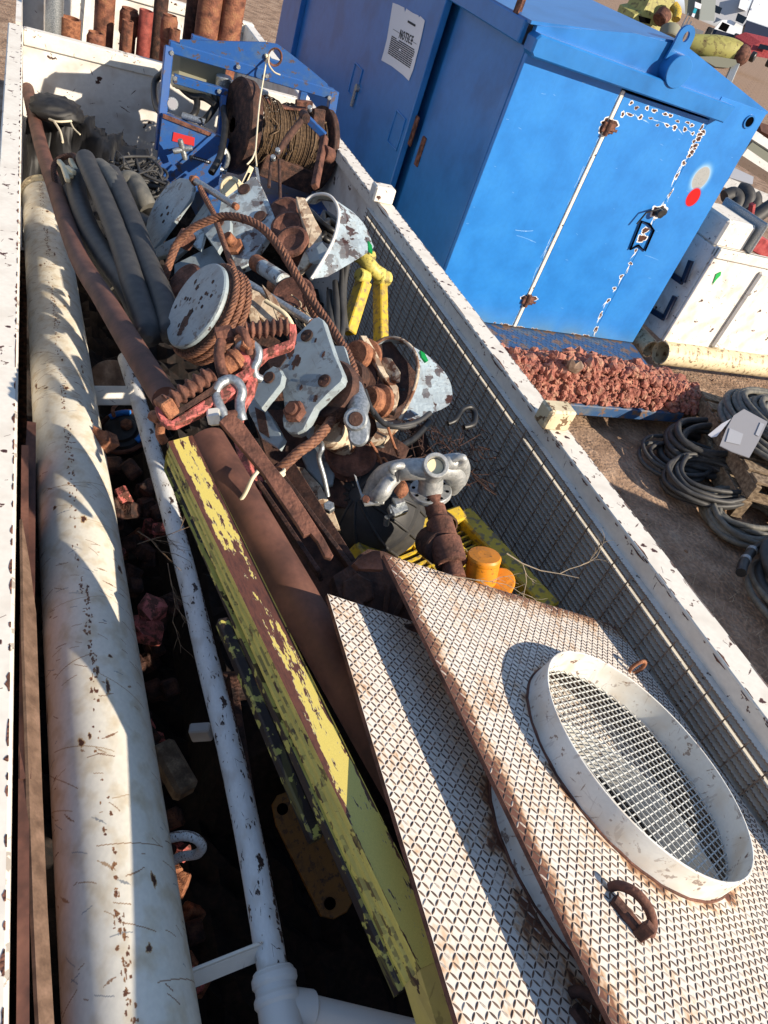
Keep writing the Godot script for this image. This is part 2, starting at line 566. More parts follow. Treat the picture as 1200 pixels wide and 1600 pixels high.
	tm("pipe_red", mottled(256, [Color(0.40, 0.17, 0.15), Color(0.53, 0.24, 0.21), Color(0.58, 0.30, 0.26)], 6.0, 88, 0.15), 0.4, 0.75)
	tm("wood", mottled(256, [Color(0.34, 0.28, 0.22), Color(0.47, 0.40, 0.32), Color(0.58, 0.51, 0.42)], 9.0, 89, 0.2), 0.4, 0.85)
	tm("skid", chipped(512, Color(0.17, 0.31, 0.48), Color(0.50, 0.38, 0.30), Color(0.36, 0.30, 0.28), 0.25, 6.0, 91, 20, Color(0.56, 0.47, 0.38), 0.75), 0.8, 0.6)
	tm("cream_pipe", chipped(512, Color(0.84, 0.79, 0.66), Color(0.52, 0.41, 0.28), Color(0.38, 0.30, 0.22), 0.14, 7.0, 93, 60, Color(0.6, 0.5, 0.36), 0.4), 0.6, 0.6)
	tm("brown_steel", mottled(512, [Color(0.26, 0.16, 0.13), Color(0.36, 0.23, 0.19), Color(0.42, 0.28, 0.23)], 5.0, 95, 0.1), 0.6, 0.7)
	tm("tan_board", mottled(512, [Color(0.33, 0.25, 0.20), Color(0.43, 0.34, 0.28), Color(0.50, 0.40, 0.34)], 12.0, 96, 0.12), 0.5, 0.8)
	tm("tarp", mottled(256, [Color(0.05, 0.05, 0.055), Color(0.09, 0.09, 0.10), Color(0.13, 0.13, 0.14)], 6.0, 97, 0.15), 0.4, 0.6)
	tm("red_paint", mottled(256, [Color(0.48, 0.14, 0.15), Color(0.60, 0.20, 0.21), Color(0.66, 0.29, 0.28)], 5.0, 98, 0.1), 0.6, 0.6)
	tm("olive", chipped(256, Color(0.66, 0.64, 0.36), Color(0.42, 0.33, 0.2), Color(0.3, 0.25, 0.15), 0.14, 6.0, 99, 10, Color(0.45, 0.4, 0.25), 0.5), 0.9, 0.6)
	tm("drum_rope", mottled(256, [Color(0.22, 0.165, 0.12), Color(0.35, 0.275, 0.20), Color(0.47, 0.38, 0.28)], 8.0, 101, 0.25), 0.15, 0.75)
	pm("cable", Color(0.80, 0.76, 0.66), 0.8)
	pm("paper", Color(0.84, 0.84, 0.86), 0.85)
	pm("sleeve", Color(0.56, 0.56, 0.58), 0.3)
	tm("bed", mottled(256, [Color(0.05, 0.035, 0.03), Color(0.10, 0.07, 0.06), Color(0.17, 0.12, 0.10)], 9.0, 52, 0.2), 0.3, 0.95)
	pm("ink", Color(0.16, 0.16, 0.18), 0.8)
	pm("slot_dark", Color(0.03, 0.03, 0.035), 1.0).metallic_specular = 0.1
	pm("cream", Color(0.86, 0.80, 0.66), 0.6)
	pm("green_mark", Color(0.05, 0.62, 0.28), 0.6)
	pm("red_tag", Color(0.70, 0.12, 0.13), 0.5)
	pm("blue_stripe", Color(0.10, 0.45, 0.78), 0.5)
	pm("straw", Color(0.60, 0.54, 0.46), 0.9)
	pm("grey_box", Color(0.55, 0.57, 0.55), 0.6)
	pm("truck_white", Color(0.85, 0.86, 0.88), 0.35)
	pm("truck_grey", Color(0.62, 0.63, 0.66), 0.5)
	pm("khaki", Color(0.46, 0.46, 0.40), 0.7)
	pm("teal", Color(0.15, 0.60, 0.66), 0.6)
	pm("mesh_white", Color(0.80, 0.80, 0.78), 0.5)
	pm("navy", Color(0.10, 0.13, 0.22), 0.5)
	var gl := pm("glass", Color(0.03, 0.04, 0.05), 0.08)
	gl.metallic_specular = 0.6
	yellow_beam_texture()
	pipe_textures()
	tread_texture()
	shed_texture()

# the beam's top face: u across, v from the far end (0) to the near end (1)
func yellow_beam_texture():
	var W := 192
	var H := 1024
	var f := FastNoiseLite.new()
	f.seed = 7; f.frequency = 0.018; f.fractal_octaves = 5
	var img := Image.create(W, H, false, Image.FORMAT_RGB8)
	rng.seed = 77
	for y in H:
		var v := float(y) / H
		# how far rust eats in from the left edge, from the right edge, and through the middle
		var el := 0.22 if v < 0.28 else (0.40 if v < 0.56 else 0.40 - (v - 0.56) * 1.3)
		var er := 0.14 if v < 0.28 else (0.22 if v < 0.5 else 0.07)
		var mid := 0.0
		if v > 0.24 and v < 0.44: mid = minf(0.95, (v - 0.24) * 14.0)
		elif v >= 0.44 and v < 0.62: mid = 0.72 - (v - 0.44) * 4.0
		el = maxf(el, 0.02)
		if v > 0.62: mid = -0.32
		for x in W:
			var u := float(x) / W
			var n := 0.85 * f.get_noise_2d(x, y * 0.85) + 0.4 * f.get_noise_2d(x * 5.0 + 900.0, y * 4.0)
			var e := maxf(1.0 - u / maxf(el + n * 0.16, 0.001), 1.0 - (1.0 - u) / maxf(er + n * 0.16, 0.001))
			var k := maxf(e * 2.0, mid + n * 1.5 - 0.28)
			if n > 0.47 and v < 0.62: k = 1.0
			var j := rng.randf_range(0.93, 1.05)
			var c: Color
			if k > 0.12: c = Color(0.36, 0.215, 0.165).lerp(Color(0.27, 0.16, 0.13), absf(n) * 2.0)
			elif k > 0.04: c = Color(0.62, 0.60, 0.52)
			else: c = Color(0.77, 0.705, 0.37)
			img.set_pixel(x, y, Color(minf(c.r * j, 1), minf(c.g * j, 1), minf(c.b * j, 1)))
	um("beam_top", img, 0.5)

func pipe_textures():
	# big pipe: u round it, v from the far end to the near end
	var W := 512
	var H := 1536
	var A := nz(512, 10.0, 201, 5)
	var B := nz(512, 46.0, 202, 3)
	var o := PackedByteArray()
	o.resize(W * H * 3)
	for y in H:
		for x in W:
			var i := (y % 512) * 512 + x
			var a := A[i] / 255.0
			var b := B[i] / 255.0
			var far := 0.25
			var t := clampf((a - 0.48) * 1.6, 0.0, 1.0) * (0.42 + 0.45 * far) + 0.12 * far
			var l := 0.95 + 0.06 * b
			var j := (y * W + x) * 3
			o[j] = int(lerpf(228, 178, t) * l); o[j + 1] = int(lerpf(223, 152, t) * l); o[j + 2] = int(lerpf(209, 110, t) * l)
	var img := Image.create_from_data(W, H, false, Image.FORMAT_RGB8, o)
	rng.seed = 203
	for k in 620:   # sling and chain scuffs, mostly across the pipe
		var a := rng.randf_range(-0.75, 0.2) + (PI if rng.randf() < 0.5 else 0.0)
		var c := Color(0.40, 0.26, 0.18).lerp(Color(0.68, 0.58, 0.46), pow(rng.randf(), 0.6))
		if rng.randf() < 0.3: c = Color(0.55, 0.56, 0.56)
		scratch(img, rng.randf() * W, pow(rng.randf(), 0.8) * H, a, rng.randf_range(5, 30), c, 0.4 + 1.2 * pow(rng.randf(), 3.0))
	for ln in 3:     # rust runs along the crown
		var x: float = float(W) * [0.17, 0.29, 0.82][ln]
		for y in range(60, H):
			x += rng.randf_range(-0.6, 0.6)
			if rng.randf() < 0.20 + 0.15 * sin(y * 0.013): blob(img, x + rng.randf_range(-7, 7), y, rng.randf_range(0.6, 2.6), rng.randf_range(0.8, 3.6), Color(0.66, 0.47, 0.30).lerp(Color(0.40, 0.23, 0.15), rng.randf()))
	for k in 60:
		var a0 := rng.randf_range(-0.5, 0.1) + (PI if rng.randf() < 0.5 else 0.0)
		scratch(img, rng.randf() * W, rng.randf() * H, a0, rng.randf_range(40, 130), Color(0.72, 0.63, 0.50).lerp(Color(0.52, 0.39, 0.28), rng.randf()), rng.randf_range(0.4, 0.8))
	for k in 46:
		blob(img, rng.randf() * W, rng.randf() * H, rng.randf_range(1.5, 5), rng.randf_range(2, 9), Color(0.35, 0.2, 0.13), Color(0.72, 0.60, 0.44), 0.35)
	var m := um("big_pipe", img, 0.5)
	m.uv1_scale = Vector3(1, 2, 1)
	# thin pipe
	var im2 := chipped(512, Color(0.86, 0.87, 0.87), Color(0.24, 0.16, 0.13), Color(0.17, 0.12, 0.11), 0.035, 5.0, 206, 60, Color(0.5, 0.42, 0.34), 0.3)
	rng.seed = 207
	var x2 := 300.0
	for y in 512:
		x2 += rng.randf_range(-1.6, 1.6)
		if rng.randf() < 0.38: blob(im2, x2 + rng.randf_range(-16, 16), y, rng.randf_range(2, 14), rng.randf_range(2, 7), Color(0.30, 0.18, 0.13))
	um("thin_pipe", im2, 0.5).uv1_scale = Vector3(1, 6, 1)

func tread_texture():
	# u across from the high left edge, v from the far edge to the near one
	for q in 2:
		var W := 768
		var H := 768
		var A := nz(768, 9.0, 301 + q, 5)
		var B := nz(768, 60.0, 303 + q, 3)
		var o := PackedByteArray()
		o.resize(W * H * 3)
		for y in H:
			for x in W:
				var i := y * W + x
				var a := A[i] / 255.0
				var b := B[i] / 255.0
				var u := float(x) / W
				var v := float(y) / H
				var e := clampf(1.0 - u / 0.05, 0.0, 1.0) * (1.3 if q == 0 else 0.25)
				e = maxf(e, clampf(1.0 - v / 0.05, 0.0, 1.0) * (0.9 * clampf(u * 2.0, 0.0, 1.0) + 0.2 if q == 0 else 0.1))
				if q == 0: e += clampf(0.30 - u, 0.0, 0.3) * 0.55
				else: e += clampf(1.0 - absf(u - 0.36) / 0.1, 0.0, 1.0) * 0.30
				var du := (u - (0.505 if q == 0 else 0.55)) * (0.925 if q == 0 else 0.90)
				var dv := (v - (0.40 if q == 0 else 0.486)) * (1.307 if q == 0 else 1.237)
				var rd := sqrt(du * du + dv * dv) - 0.276
				if rd > -0.02: e += clampf(1.0 - rd / (0.022 if q == 0 else 0.055), 0.0, 1.0) * (0.75 if q == 0 else 1.2) * (0.3 + 1.2 * clampf(a * 2.0 - 0.6, 0.0, 1.0))
				var t := clampf(e + (a - 0.58) * 0.9 + (b - 0.5) * 0.9 - 0.08, 0.0, 1.0)
				var j := i * 3
				var l := 0.93 + 0.08 * b
				o[j] = int(lerpf(219, lerpf(186, 96, clampf(t * 1.6 - 0.5, 0, 1)), minf(t * 1.5, 1.0)) * l)
				o[j + 1] = int(lerpf(212, lerpf(140, 60, clampf(t * 1.6 - 0.5, 0, 1)), minf(t * 1.5, 1.0)) * l)
				o[j + 2] = int(lerpf(203, lerpf(96, 45, clampf(t * 1.6 - 0.5, 0, 1)), minf(t * 1.5, 1.0)) * l)
		var img := Image.create_from_data(W, H, false, Image.FORMAT_RGB8, o)
		um("tread" if q == 0 else "tread_lower", img, 0.55)
	tm("tread_wear", mottled(256, [Color(0.80, 0.78, 0.76), Color(0.95, 0.94, 0.93), Color(1, 1, 1)], 20.0, 305, 0.1), 0.3, 0.65)
	M.tread_wear.vertex_color_use_as_albedo = true

func shed_texture():
	# the shed's door end: x 3.0..5.25 m across, y 0.2..2.3 m up
	var W := 1024
	var H := 1024
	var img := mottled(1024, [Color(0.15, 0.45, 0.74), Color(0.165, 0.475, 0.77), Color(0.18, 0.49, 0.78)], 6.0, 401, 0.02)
	rng.seed = 402
	var X := func(x: float) -> float: return (x - 3.0) / 2.25 * W
	var Yp := func(y: float) -> float: return (2.3 - y) / 2.1 * H
	var rust := Color(0.36, 0.22, 0.17)
	var rim := Color(0.86, 0.86, 0.87)
	# flaking along the top of the right door and down its closing edge
	for k in 9:
		blob(img, X.call(3.95 + 0.085 * k + rng.randf_range(-0.03, 0.03)), Yp.call(2.085 - rng.randf() * 0.025), rng.randf_range(4, 11), rng.randf_range(3, 7), rust, rim, rng.randf_range(0.2, 0.6))
		blob(img, X.call(3.95 + 0.09 * k + rng.randf_range(-0.03, 0.03)), Yp.call(2.03 - rng.randf() * 0.035), rng.randf_range(4, 11), rng.randf_range(3, 7), rust, rim, rng.randf_range(0.2, 0.7))
		scratch(img, X.call(3.95 + 0.09 * k), Yp.call(2.03 - rng.randf() * 0.03), rng.randf_range(-0.2, 0.4), 40, rim.lerp(Color(0.3, 0.55, 0.85), 0.4), 1.4)
	for k in 9: blob(img, X.call(4.70 + rng.randf() * 0.05), Yp.call(2.07 - k * 0.026), rng.randf_range(4, 12), rng.randf_range(4, 10), rust, rim, 0.35)
	var y := 1.92
	while y > 0.26:
		var xx := 4.735 - 0.0 + rng.randf_range(-0.03, 0.03)
		var hgt := rng.randf_range(8, 22)
		if not (y < 1.50 and y > 1.46): blob(img, X.call(xx), Yp.call(y), rng.randf_range(2, 8), hgt * rng.randf_range(0.3, 0.8), rust, rim, rng.randf_range(0.3, 0.6))
		for q in 2: scratch(img, X.call(xx) + rng.randf_range(-6, 6), Yp.call(y), PI * 0.5 + rng.randf_range(-0.3, 0.3), rng.randf_range(15, 50), rim, rng.randf_range(0.8, 2.2))
		y -= rng.randf_range(0.05, 0.16)
	blob(img, X.call(4.728), Yp.call(1.41), 26, 22, rust, rim, 0.3)
	blob(img, X.call(4.71), Yp.call(1.17), 16, 16, rust, rim, 0.3)
	blob(img, X.call(4.70), Yp.call(1.24), 14, 11, rust, rim, 0.3)
	blob(img, X.call(3.87), Yp.call(1.905), 34, 23, rust, rim, 0.15)
	blob(img, X.call(3.88), Yp.call(0.49), 34, 12, rust, rim, 0.12)
	for k in 26: blob(img, rng.randf_range(0.02, 0.76) * W, H - rng.randf_range(4, 12), rng.randf_range(4, 16), rng.randf_range(2, 6), rust, rim, 0.3)
	for k in 34: scratch(img, X.call(3.86 + rng.randf_range(-0.04, 0.0)), rng.randf() * H, PI * 0.5, rng.randf_range(20, 90), Color(0.72, 0.78, 0.86), 0.8)
	for k in 40: scratch(img, rng.randf() * W, rng.randf() * H, rng.randf_range(-0.1, 0.3), rng.randf_range(4, 18), Color(0.55, 0.68, 0.85), 0.5)
	scratch(img, X.call(3.47), Yp.call(1.03), 0.02, 74, Color(0.78, 0.85, 0.93), 0.9)
	scratch(img, X.call(3.50), Yp.call(0.99), 0.05, 94, Color(0.62, 0.74, 0.90), 0.7)
	scratch(img, X.call(4.83), Yp.call(1.04), 0.05, 80, Color(0.50, 0.66, 0.85), 1.0)
	for k in 90:
		var sx := rng.randf() * W
		var sy := rng.randf_range(0.02, 0.5) * H
		var sl := rng.randf_range(0.05, 0.3) * H
		var sc := Color(0.30, 0.56, 0.84) if rng.randf() < 0.6 else Color(0.12, 0.38, 0.66)
		for yy in int(sl):
			for dx in 2: img.set_pixel(mini(int(sx) + dx, W - 1), mini(int(sy + yy), H - 1), img.get_pixel(mini(int(sx) + dx, W - 1), mini(int(sy + yy), H - 1)).lerp(sc, 0.16 * (1.0 - yy / sl)))
	for y2 in range(int(H * 0.9), H):
		for x2 in W:
			var g := pow((y2 - H * 0.9) / (H * 0.1), 2.0) * (0.25 + 0.45 * absf(sin(x2 * 0.021) * sin(x2 * 0.0057 + 1.0)))
			img.set_pixel(x2, y2, img.get_pixel(x2, y2).lerp(Color(0.50, 0.46, 0.42), g * 0.8))
	# sprayed spots
	blob(img, X.call(4.967), Yp.call(1.731), 34, 44, Color(0.60, 0.61, 0.61), Color(0.72, 0.78, 0.83), 0.0, 0.7)
	for k in 24: scratch(img, X.call(4.967) + rng.randf_range(-20, 20), Yp.call(1.731) + rng.randf_range(-26, 26), rng.randf() * TAU, 12, Color(0.5, 0.52, 0.53), 0.5)
	blob(img, X.call(4.998), Yp.call(1.579), 29, 36, Color(0.80, 0.05, 0.06), Color(0.45, 0.25, 0.5), 0.0, 0.25)
	um("shed_front", img, 0.34)
	tm("collar", chipped(512, Color(0.86, 0.86, 0.84), Color(0.42, 0.25, 0.15), Color(0.30, 0.18, 0.13), 0.025, 8.0, 451, 60, Color(0.62, 0.48, 0.32), 0.4), 0.35, 0.5)

func _ready():
	# camera: hand-held phone, looking down along the bin, tilted
	var cam := Camera3D.new()
	cam.name = "camera"
	cam.transform = Transform3D(Basis(Vector3(0.89995, 0.30011, 0.31625), Vector3(-0.00082, 0.72654, -0.68712), Vector3(-0.43598, 0.61812, 0.65410)), Vector3(0, 2.7, 0))
	cam.fov = 69.53
	cam.near = 0.05
	cam.far = 900.0
	add_child(cam)
	cam.current = true
	# clear desert sky
	var env := Environment.new()
	env.background_mode = Environment.BG_SKY
	var psm := ProceduralSkyMaterial.new()
	psm.sky_top_color = Color(0.40, 0.49, 0.62)
	psm.sky_horizon_color = Color(0.80, 0.83, 0.86)
	psm.sky_curve = 0.12
	psm.ground_horizon_color = Color(0.56, 0.50, 0.44)
	psm.ground_bottom_color = Color(0.40, 0.33, 0.28)
	psm.sun_angle_max = 0.5
	psm.sun_curve = 0.01
	psm.sky_energy_multiplier = 1.0
	var sky := Sky.new()
	sky.sky_material = psm
	env.sky = sky
	env.ambient_light_source = Environment.AMBIENT_SOURCE_SKY
	env.tonemap_mode = Environment.TONE_MAPPER_LINEAR
	env.tonemap_exposure = 1.65
	env.sdfgi_enabled = true
	env.ssao_enabled = true
	env.ssil_enabled = true
	var we := WorldEnvironment.new()
	we.name = "sky"
	we.environment = env
	add_child(we)
	we.set_meta("kind", "structure")
	# low late sun from the right and behind
	var sun := DirectionalLight3D.new()
	sun.name = "sun"
	sun.light_energy = 1.6
	sun.light_color = Color(1.0, 0.94, 0.85)
	sun.light_angular_distance = 0.5
	sun.shadow_enabled = true
	add_child(sun)
	sun.look_at_from_position(Vector3(5.6, 4.8, 6.75), Vector3.ZERO)
	materials()
	ground()
	scrap_bin()
	shed()
	yard_right()
	pipe_rack()
	far_yard()
	bin_pipes()
	tread_plates()
	yellow_beam()
	hoist()
	hoses_and_tarp()
	blocks()
	turnbuckles()
	rust_steel()
	manifold()
	bottom_blocks()
	small_things()

func ground():
	var st := S()
	st.set_smooth_group(1)
	var f := FastNoiseLite.new()
	f.seed = 3; f.frequency = 0.9; f.fractal_octaves = 4
	var N := 150
	var g := func(i: int, c: float) -> float:
		var t := 2.0 * i / N - 1.0
		return c + signf(t) * (absf(t) * 5.0 + pow(absf(t), 5.0) * 500.0)
	var P := func(i: int, k: int) -> Vector3:
		var x: float = g.call(i, 4.0)
		var z: float = g.call(k, -3.5)
		return Vector3(x, f.get_noise_2d(x, z) * 0.035 - 0.012, z)
	for i in N:
		for k in N: quad(st, P.call(i, k), P.call(i + 1, k), P.call(i + 1, k + 1), P.call(i, k + 1))
	struct("ground", st, M.dirt)
	# loose stones and chaff on the dirt
	rng.seed = 501
	var s2 := S()
	rock(s2, Vector3.ZERO, 1.0, Vector3(1, 0.6, 0.9))
	var mesh := done(s2, M.stone)
	var mm := MultiMesh.new()
	mm.transform_format = MultiMesh.TRANSFORM_3D
	mm.mesh = mesh
	mm.instance_count = 5200
	for i in 5200:
		var x := rng.randf_range(1.8, 9.0)
		var z := rng.randf_range(-9.0, 0.6) if rng.randf() < 0.7 else rng.randf_range(-30, -9)
		if z < -9.0: x = rng.randf_range(-1, 26)
		var r := 0.004 + 0.02 * pow(rng.randf(), 5.0)
		mm.set_instance_transform(i, Transform3D(Basis.from_euler(Vector3(rng.randf() * 6, rng.randf() * 6, 0)).scaled(Vector3.ONE * r), Vector3(x, f.get_noise_2d(x, z) * 0.035 - 0.012, z)))
	var mi := MultiMeshInstance3D.new()
	mi.name = "ground_stones"
	mi.multimesh = mm
	add_child(mi)
	meta(mi, "small pale stones scattered over the brown dirt yard", "stones")
	mi.set_meta("kind", "stuff")
	# dry grass and straw
	var s3 := S()
	for k in 900:
		var c := Vector3(rng.randf_range(3.4, 4.3), 0.0, rng.randf_range(-2.9, -1.3)) if k < 420 else Vector3(rng.randf_range(4.6, 7.0), 0.0, rng.randf_range(-4.9, -4.0))
		if k > 800: c = Vector3(rng.randf_range(2.4, 4.6), 0.0, rng.randf_range(-3.4, -1.5))
		var a := rng.randf() * TAU
		var l := rng.randf_range(0.03, 0.12)
		var up := rng.randf_range(0.1, 0.9)
		var d := Vector3(cos(a), up, sin(a)).normalized() * l
		var w := Vector3(-sin(a), 0.1, cos(a)) * 0.0018
		tri(s3, c - w, c + w, c + d)
	var dg := solo("dry_grass", "sparse dry straw and grass lying on the dirt by the hoses", "grass", s3, M.straw)
	dg.set_meta("kind", "stuff")

func scrap_bin():
	var b := thing("scrap_bin", "long white steel bin with chipped rails, heaped with rigging gear", "bin", Vector3(0.8, 0, -2.4))
	var st := S()
	bx(st, Vector3(-0.098, 1.41, -5.36), Vector3(-0.021, 1.485, 0.6), 0.006)
	part(b, "left_rail", st, M.white_rail)
	st = S()
	bx(st, Vector3(1.647, 1.474, -5.36), Vector3(1.739, 1.485, 0.6), 0.003)
	bx(st, Vector3(1.6475, 1.42, -5.36), Vector3(1.655, 1.476, 0.6), 0.001)
	part(b, "right_rail", st, M.white_rail)
	st = S()
	bx(st, Vector3(-0.07, 0.12, -5.36), Vector3(-0.045, 1.41, 0.6))
	part(b, "left_wall", st, M.white_wall)
	st = S()
	bx(st, Vector3(-0.021, 0.12, -5.345), Vector3(1.647, 1.405, -5.315))
	part(b, "end_wall", st, M.white_wall)
	st = S()
	bx(st, Vector3(-0.021, 1.40, -5.37), Vector3(1.647, 1.485, -5.30), 0.006)
	part(b, "end_rail", st, M.white_rail)
	st = S()
	bx(st, Vector3(-0.045, 0.12, 0.56), Vector3(1.70, 1.45, 0.6))
	part(b, "near_wall", st, M.white_wall)
	st = S()
	bx(st, Vector3(-0.045, 0.10, -5.315), Vector3(1.70, 0.14, 0.56))
	part(b, "bin_floor", st, M.rust_dark)
	st = S()
	bx(st, Vector3(1.70, 0.12, -3.72), Vector3(1.712, 1.434, 0.6))
	part(b, "outer_sheet", st, M.white_wall)
	st = S()
	bx(st, Vector3(1.675, 0.12, -5.30), Vector3(1.69, 1.441, -3.72))
	part(b, "plain_panel", st, M.white_wall)
	# corner gusset and post between the plain panel and the grating
	for z in [-3.72, -1.78, 0.2]:
		st = S()
		bx(st, Vector3(1.652, 0.14, z - 0.02), Vector3(1.70, 1.441, z + 0.02), 0.003)
		part(b, "post", st, M.white_wall)
	for z in [-3.66, -1.735]:
		st = S()
		box(st, Transform3D(Basis.IDENTITY, Vector3(1.668, 1.527, z)), Vector3(0.115, 0.082, 0.075), 0.008)
		part(b, "stacking_block", st, M.white_rail if z < -3 else M.cream_pipe)
	# welded bar grating lining the right side: serrated bearing bars and twisted cross rods
	var sb := S()
	var se := S()
	var L := 4.24
	var pit := 0.011
	var teeth := int(L / pit)
	for i in teeth:
		var z0 := -L * 0.5 + i * pit
		var seq := [Vector3(-0.013, 0.0017, z0), Vector3(-0.0152, 0.0017, z0 + 0.003), Vector3(-0.0118, 0.0017, z0 + 0.0085), Vector3(-0.013, 0.0017, z0 + pit)]
		for k in 3:
			var p: Vector3 = seq[k]
			var q: Vector3 = seq[k + 1]
			var dn := Vector3(0, -0.0034, 0)
			var inn := Vector3(0.0022, 0.0001, 0)
			quad(se, p, q, q + dn, p + dn)
			quad(se, p, p + inn, q + inn, q)
			quad(sb, p + inn, Vector3(0.015, 0.0017, p.z), Vector3(0.015, 0.0017, q.z), q + inn)
			quad(sb, p + dn, q + dn, Vector3(0.015, -0.0017, q.z), Vector3(0.015, -0.0017, p.z))
	quad(sb, Vector3(0.015, -0.0017, -L / 2), Vector3(0.015, -0.0017, L / 2), Vector3(0.015, 0.0017, L / 2), Vector3(0.015, 0.0017, -L / 2))
	var bm := done(sb, M.grate)
	se.generate_normals()
	se.commit(bm)
	bm.surface_set_material(1, M.grate_rod)
	for i in 52: inst(b, "grating_bar", bm, Transform3D(Basis.IDENTITY, Vector3(1.634, 1.4245 - i * 0.0217, -1.58) - b.position))
	var sr := S()
	var pts := []
	for i in 61: pts.append(Vector3(0, i * 0.02, 0))
	tube(sr, pts, 0.0030, 4, true, -1, 70.0)
	var rm := done(sr, M.grate_rod)
	for i in 54: inst(b, "cross_rod", rm, Transform3D(Basis.IDENTITY, Vector3(1.6175, 0.23, -3.66 + i * 0.0785) - b.position))
	# flaked paint along the arrises of the rails
	rng.seed = 503
	for e in 3:
		st = S()
		var ex: float = [1.647, 1.739, -0.021][e]
		var sg: float = [1.0, -1.0, -1.0][e]
		var z := -5.2
		while z < 0.4:
			var l := rng.randf_range(0.008, 0.04) if rng.randf() < 0.93 else rng.randf_range(0.05, 0.16)
			var w := rng.randf_range(0.002, 0.009) * (0.45 if e == 1 else 1.0)
			var o := []
			var m := 5
			for k in m + 1: o.append(Vector3(ex + sg * (0.0062 + w * rng.randf_range(0.3, 1.0) * sin(PI * (k + 0.3) / (m + 0.6))), 1.4856, z + l * k / m))
			o.append(Vector3(ex + sg * 0.005, 1.4856, z + l))
			o.append(Vector3(ex + sg * 0.005, 1.4856, z))
			slab(st, o, Vector3(0, 0.0004, 0))
			if e != 1:
				var s2 := []
				for p in o: s2.append(Vector3(ex - sg * 0.0006, 1.48 - absf(p.x - ex) * 0.9, p.z))
				slab(st, s2, Vector3(-sg * 0.0004, 0, 0))
			z += l + rng.randf_range(0.005, 0.07)
		part(b, "bare_edge", st, M.rust).set_meta("kind", "stuff")

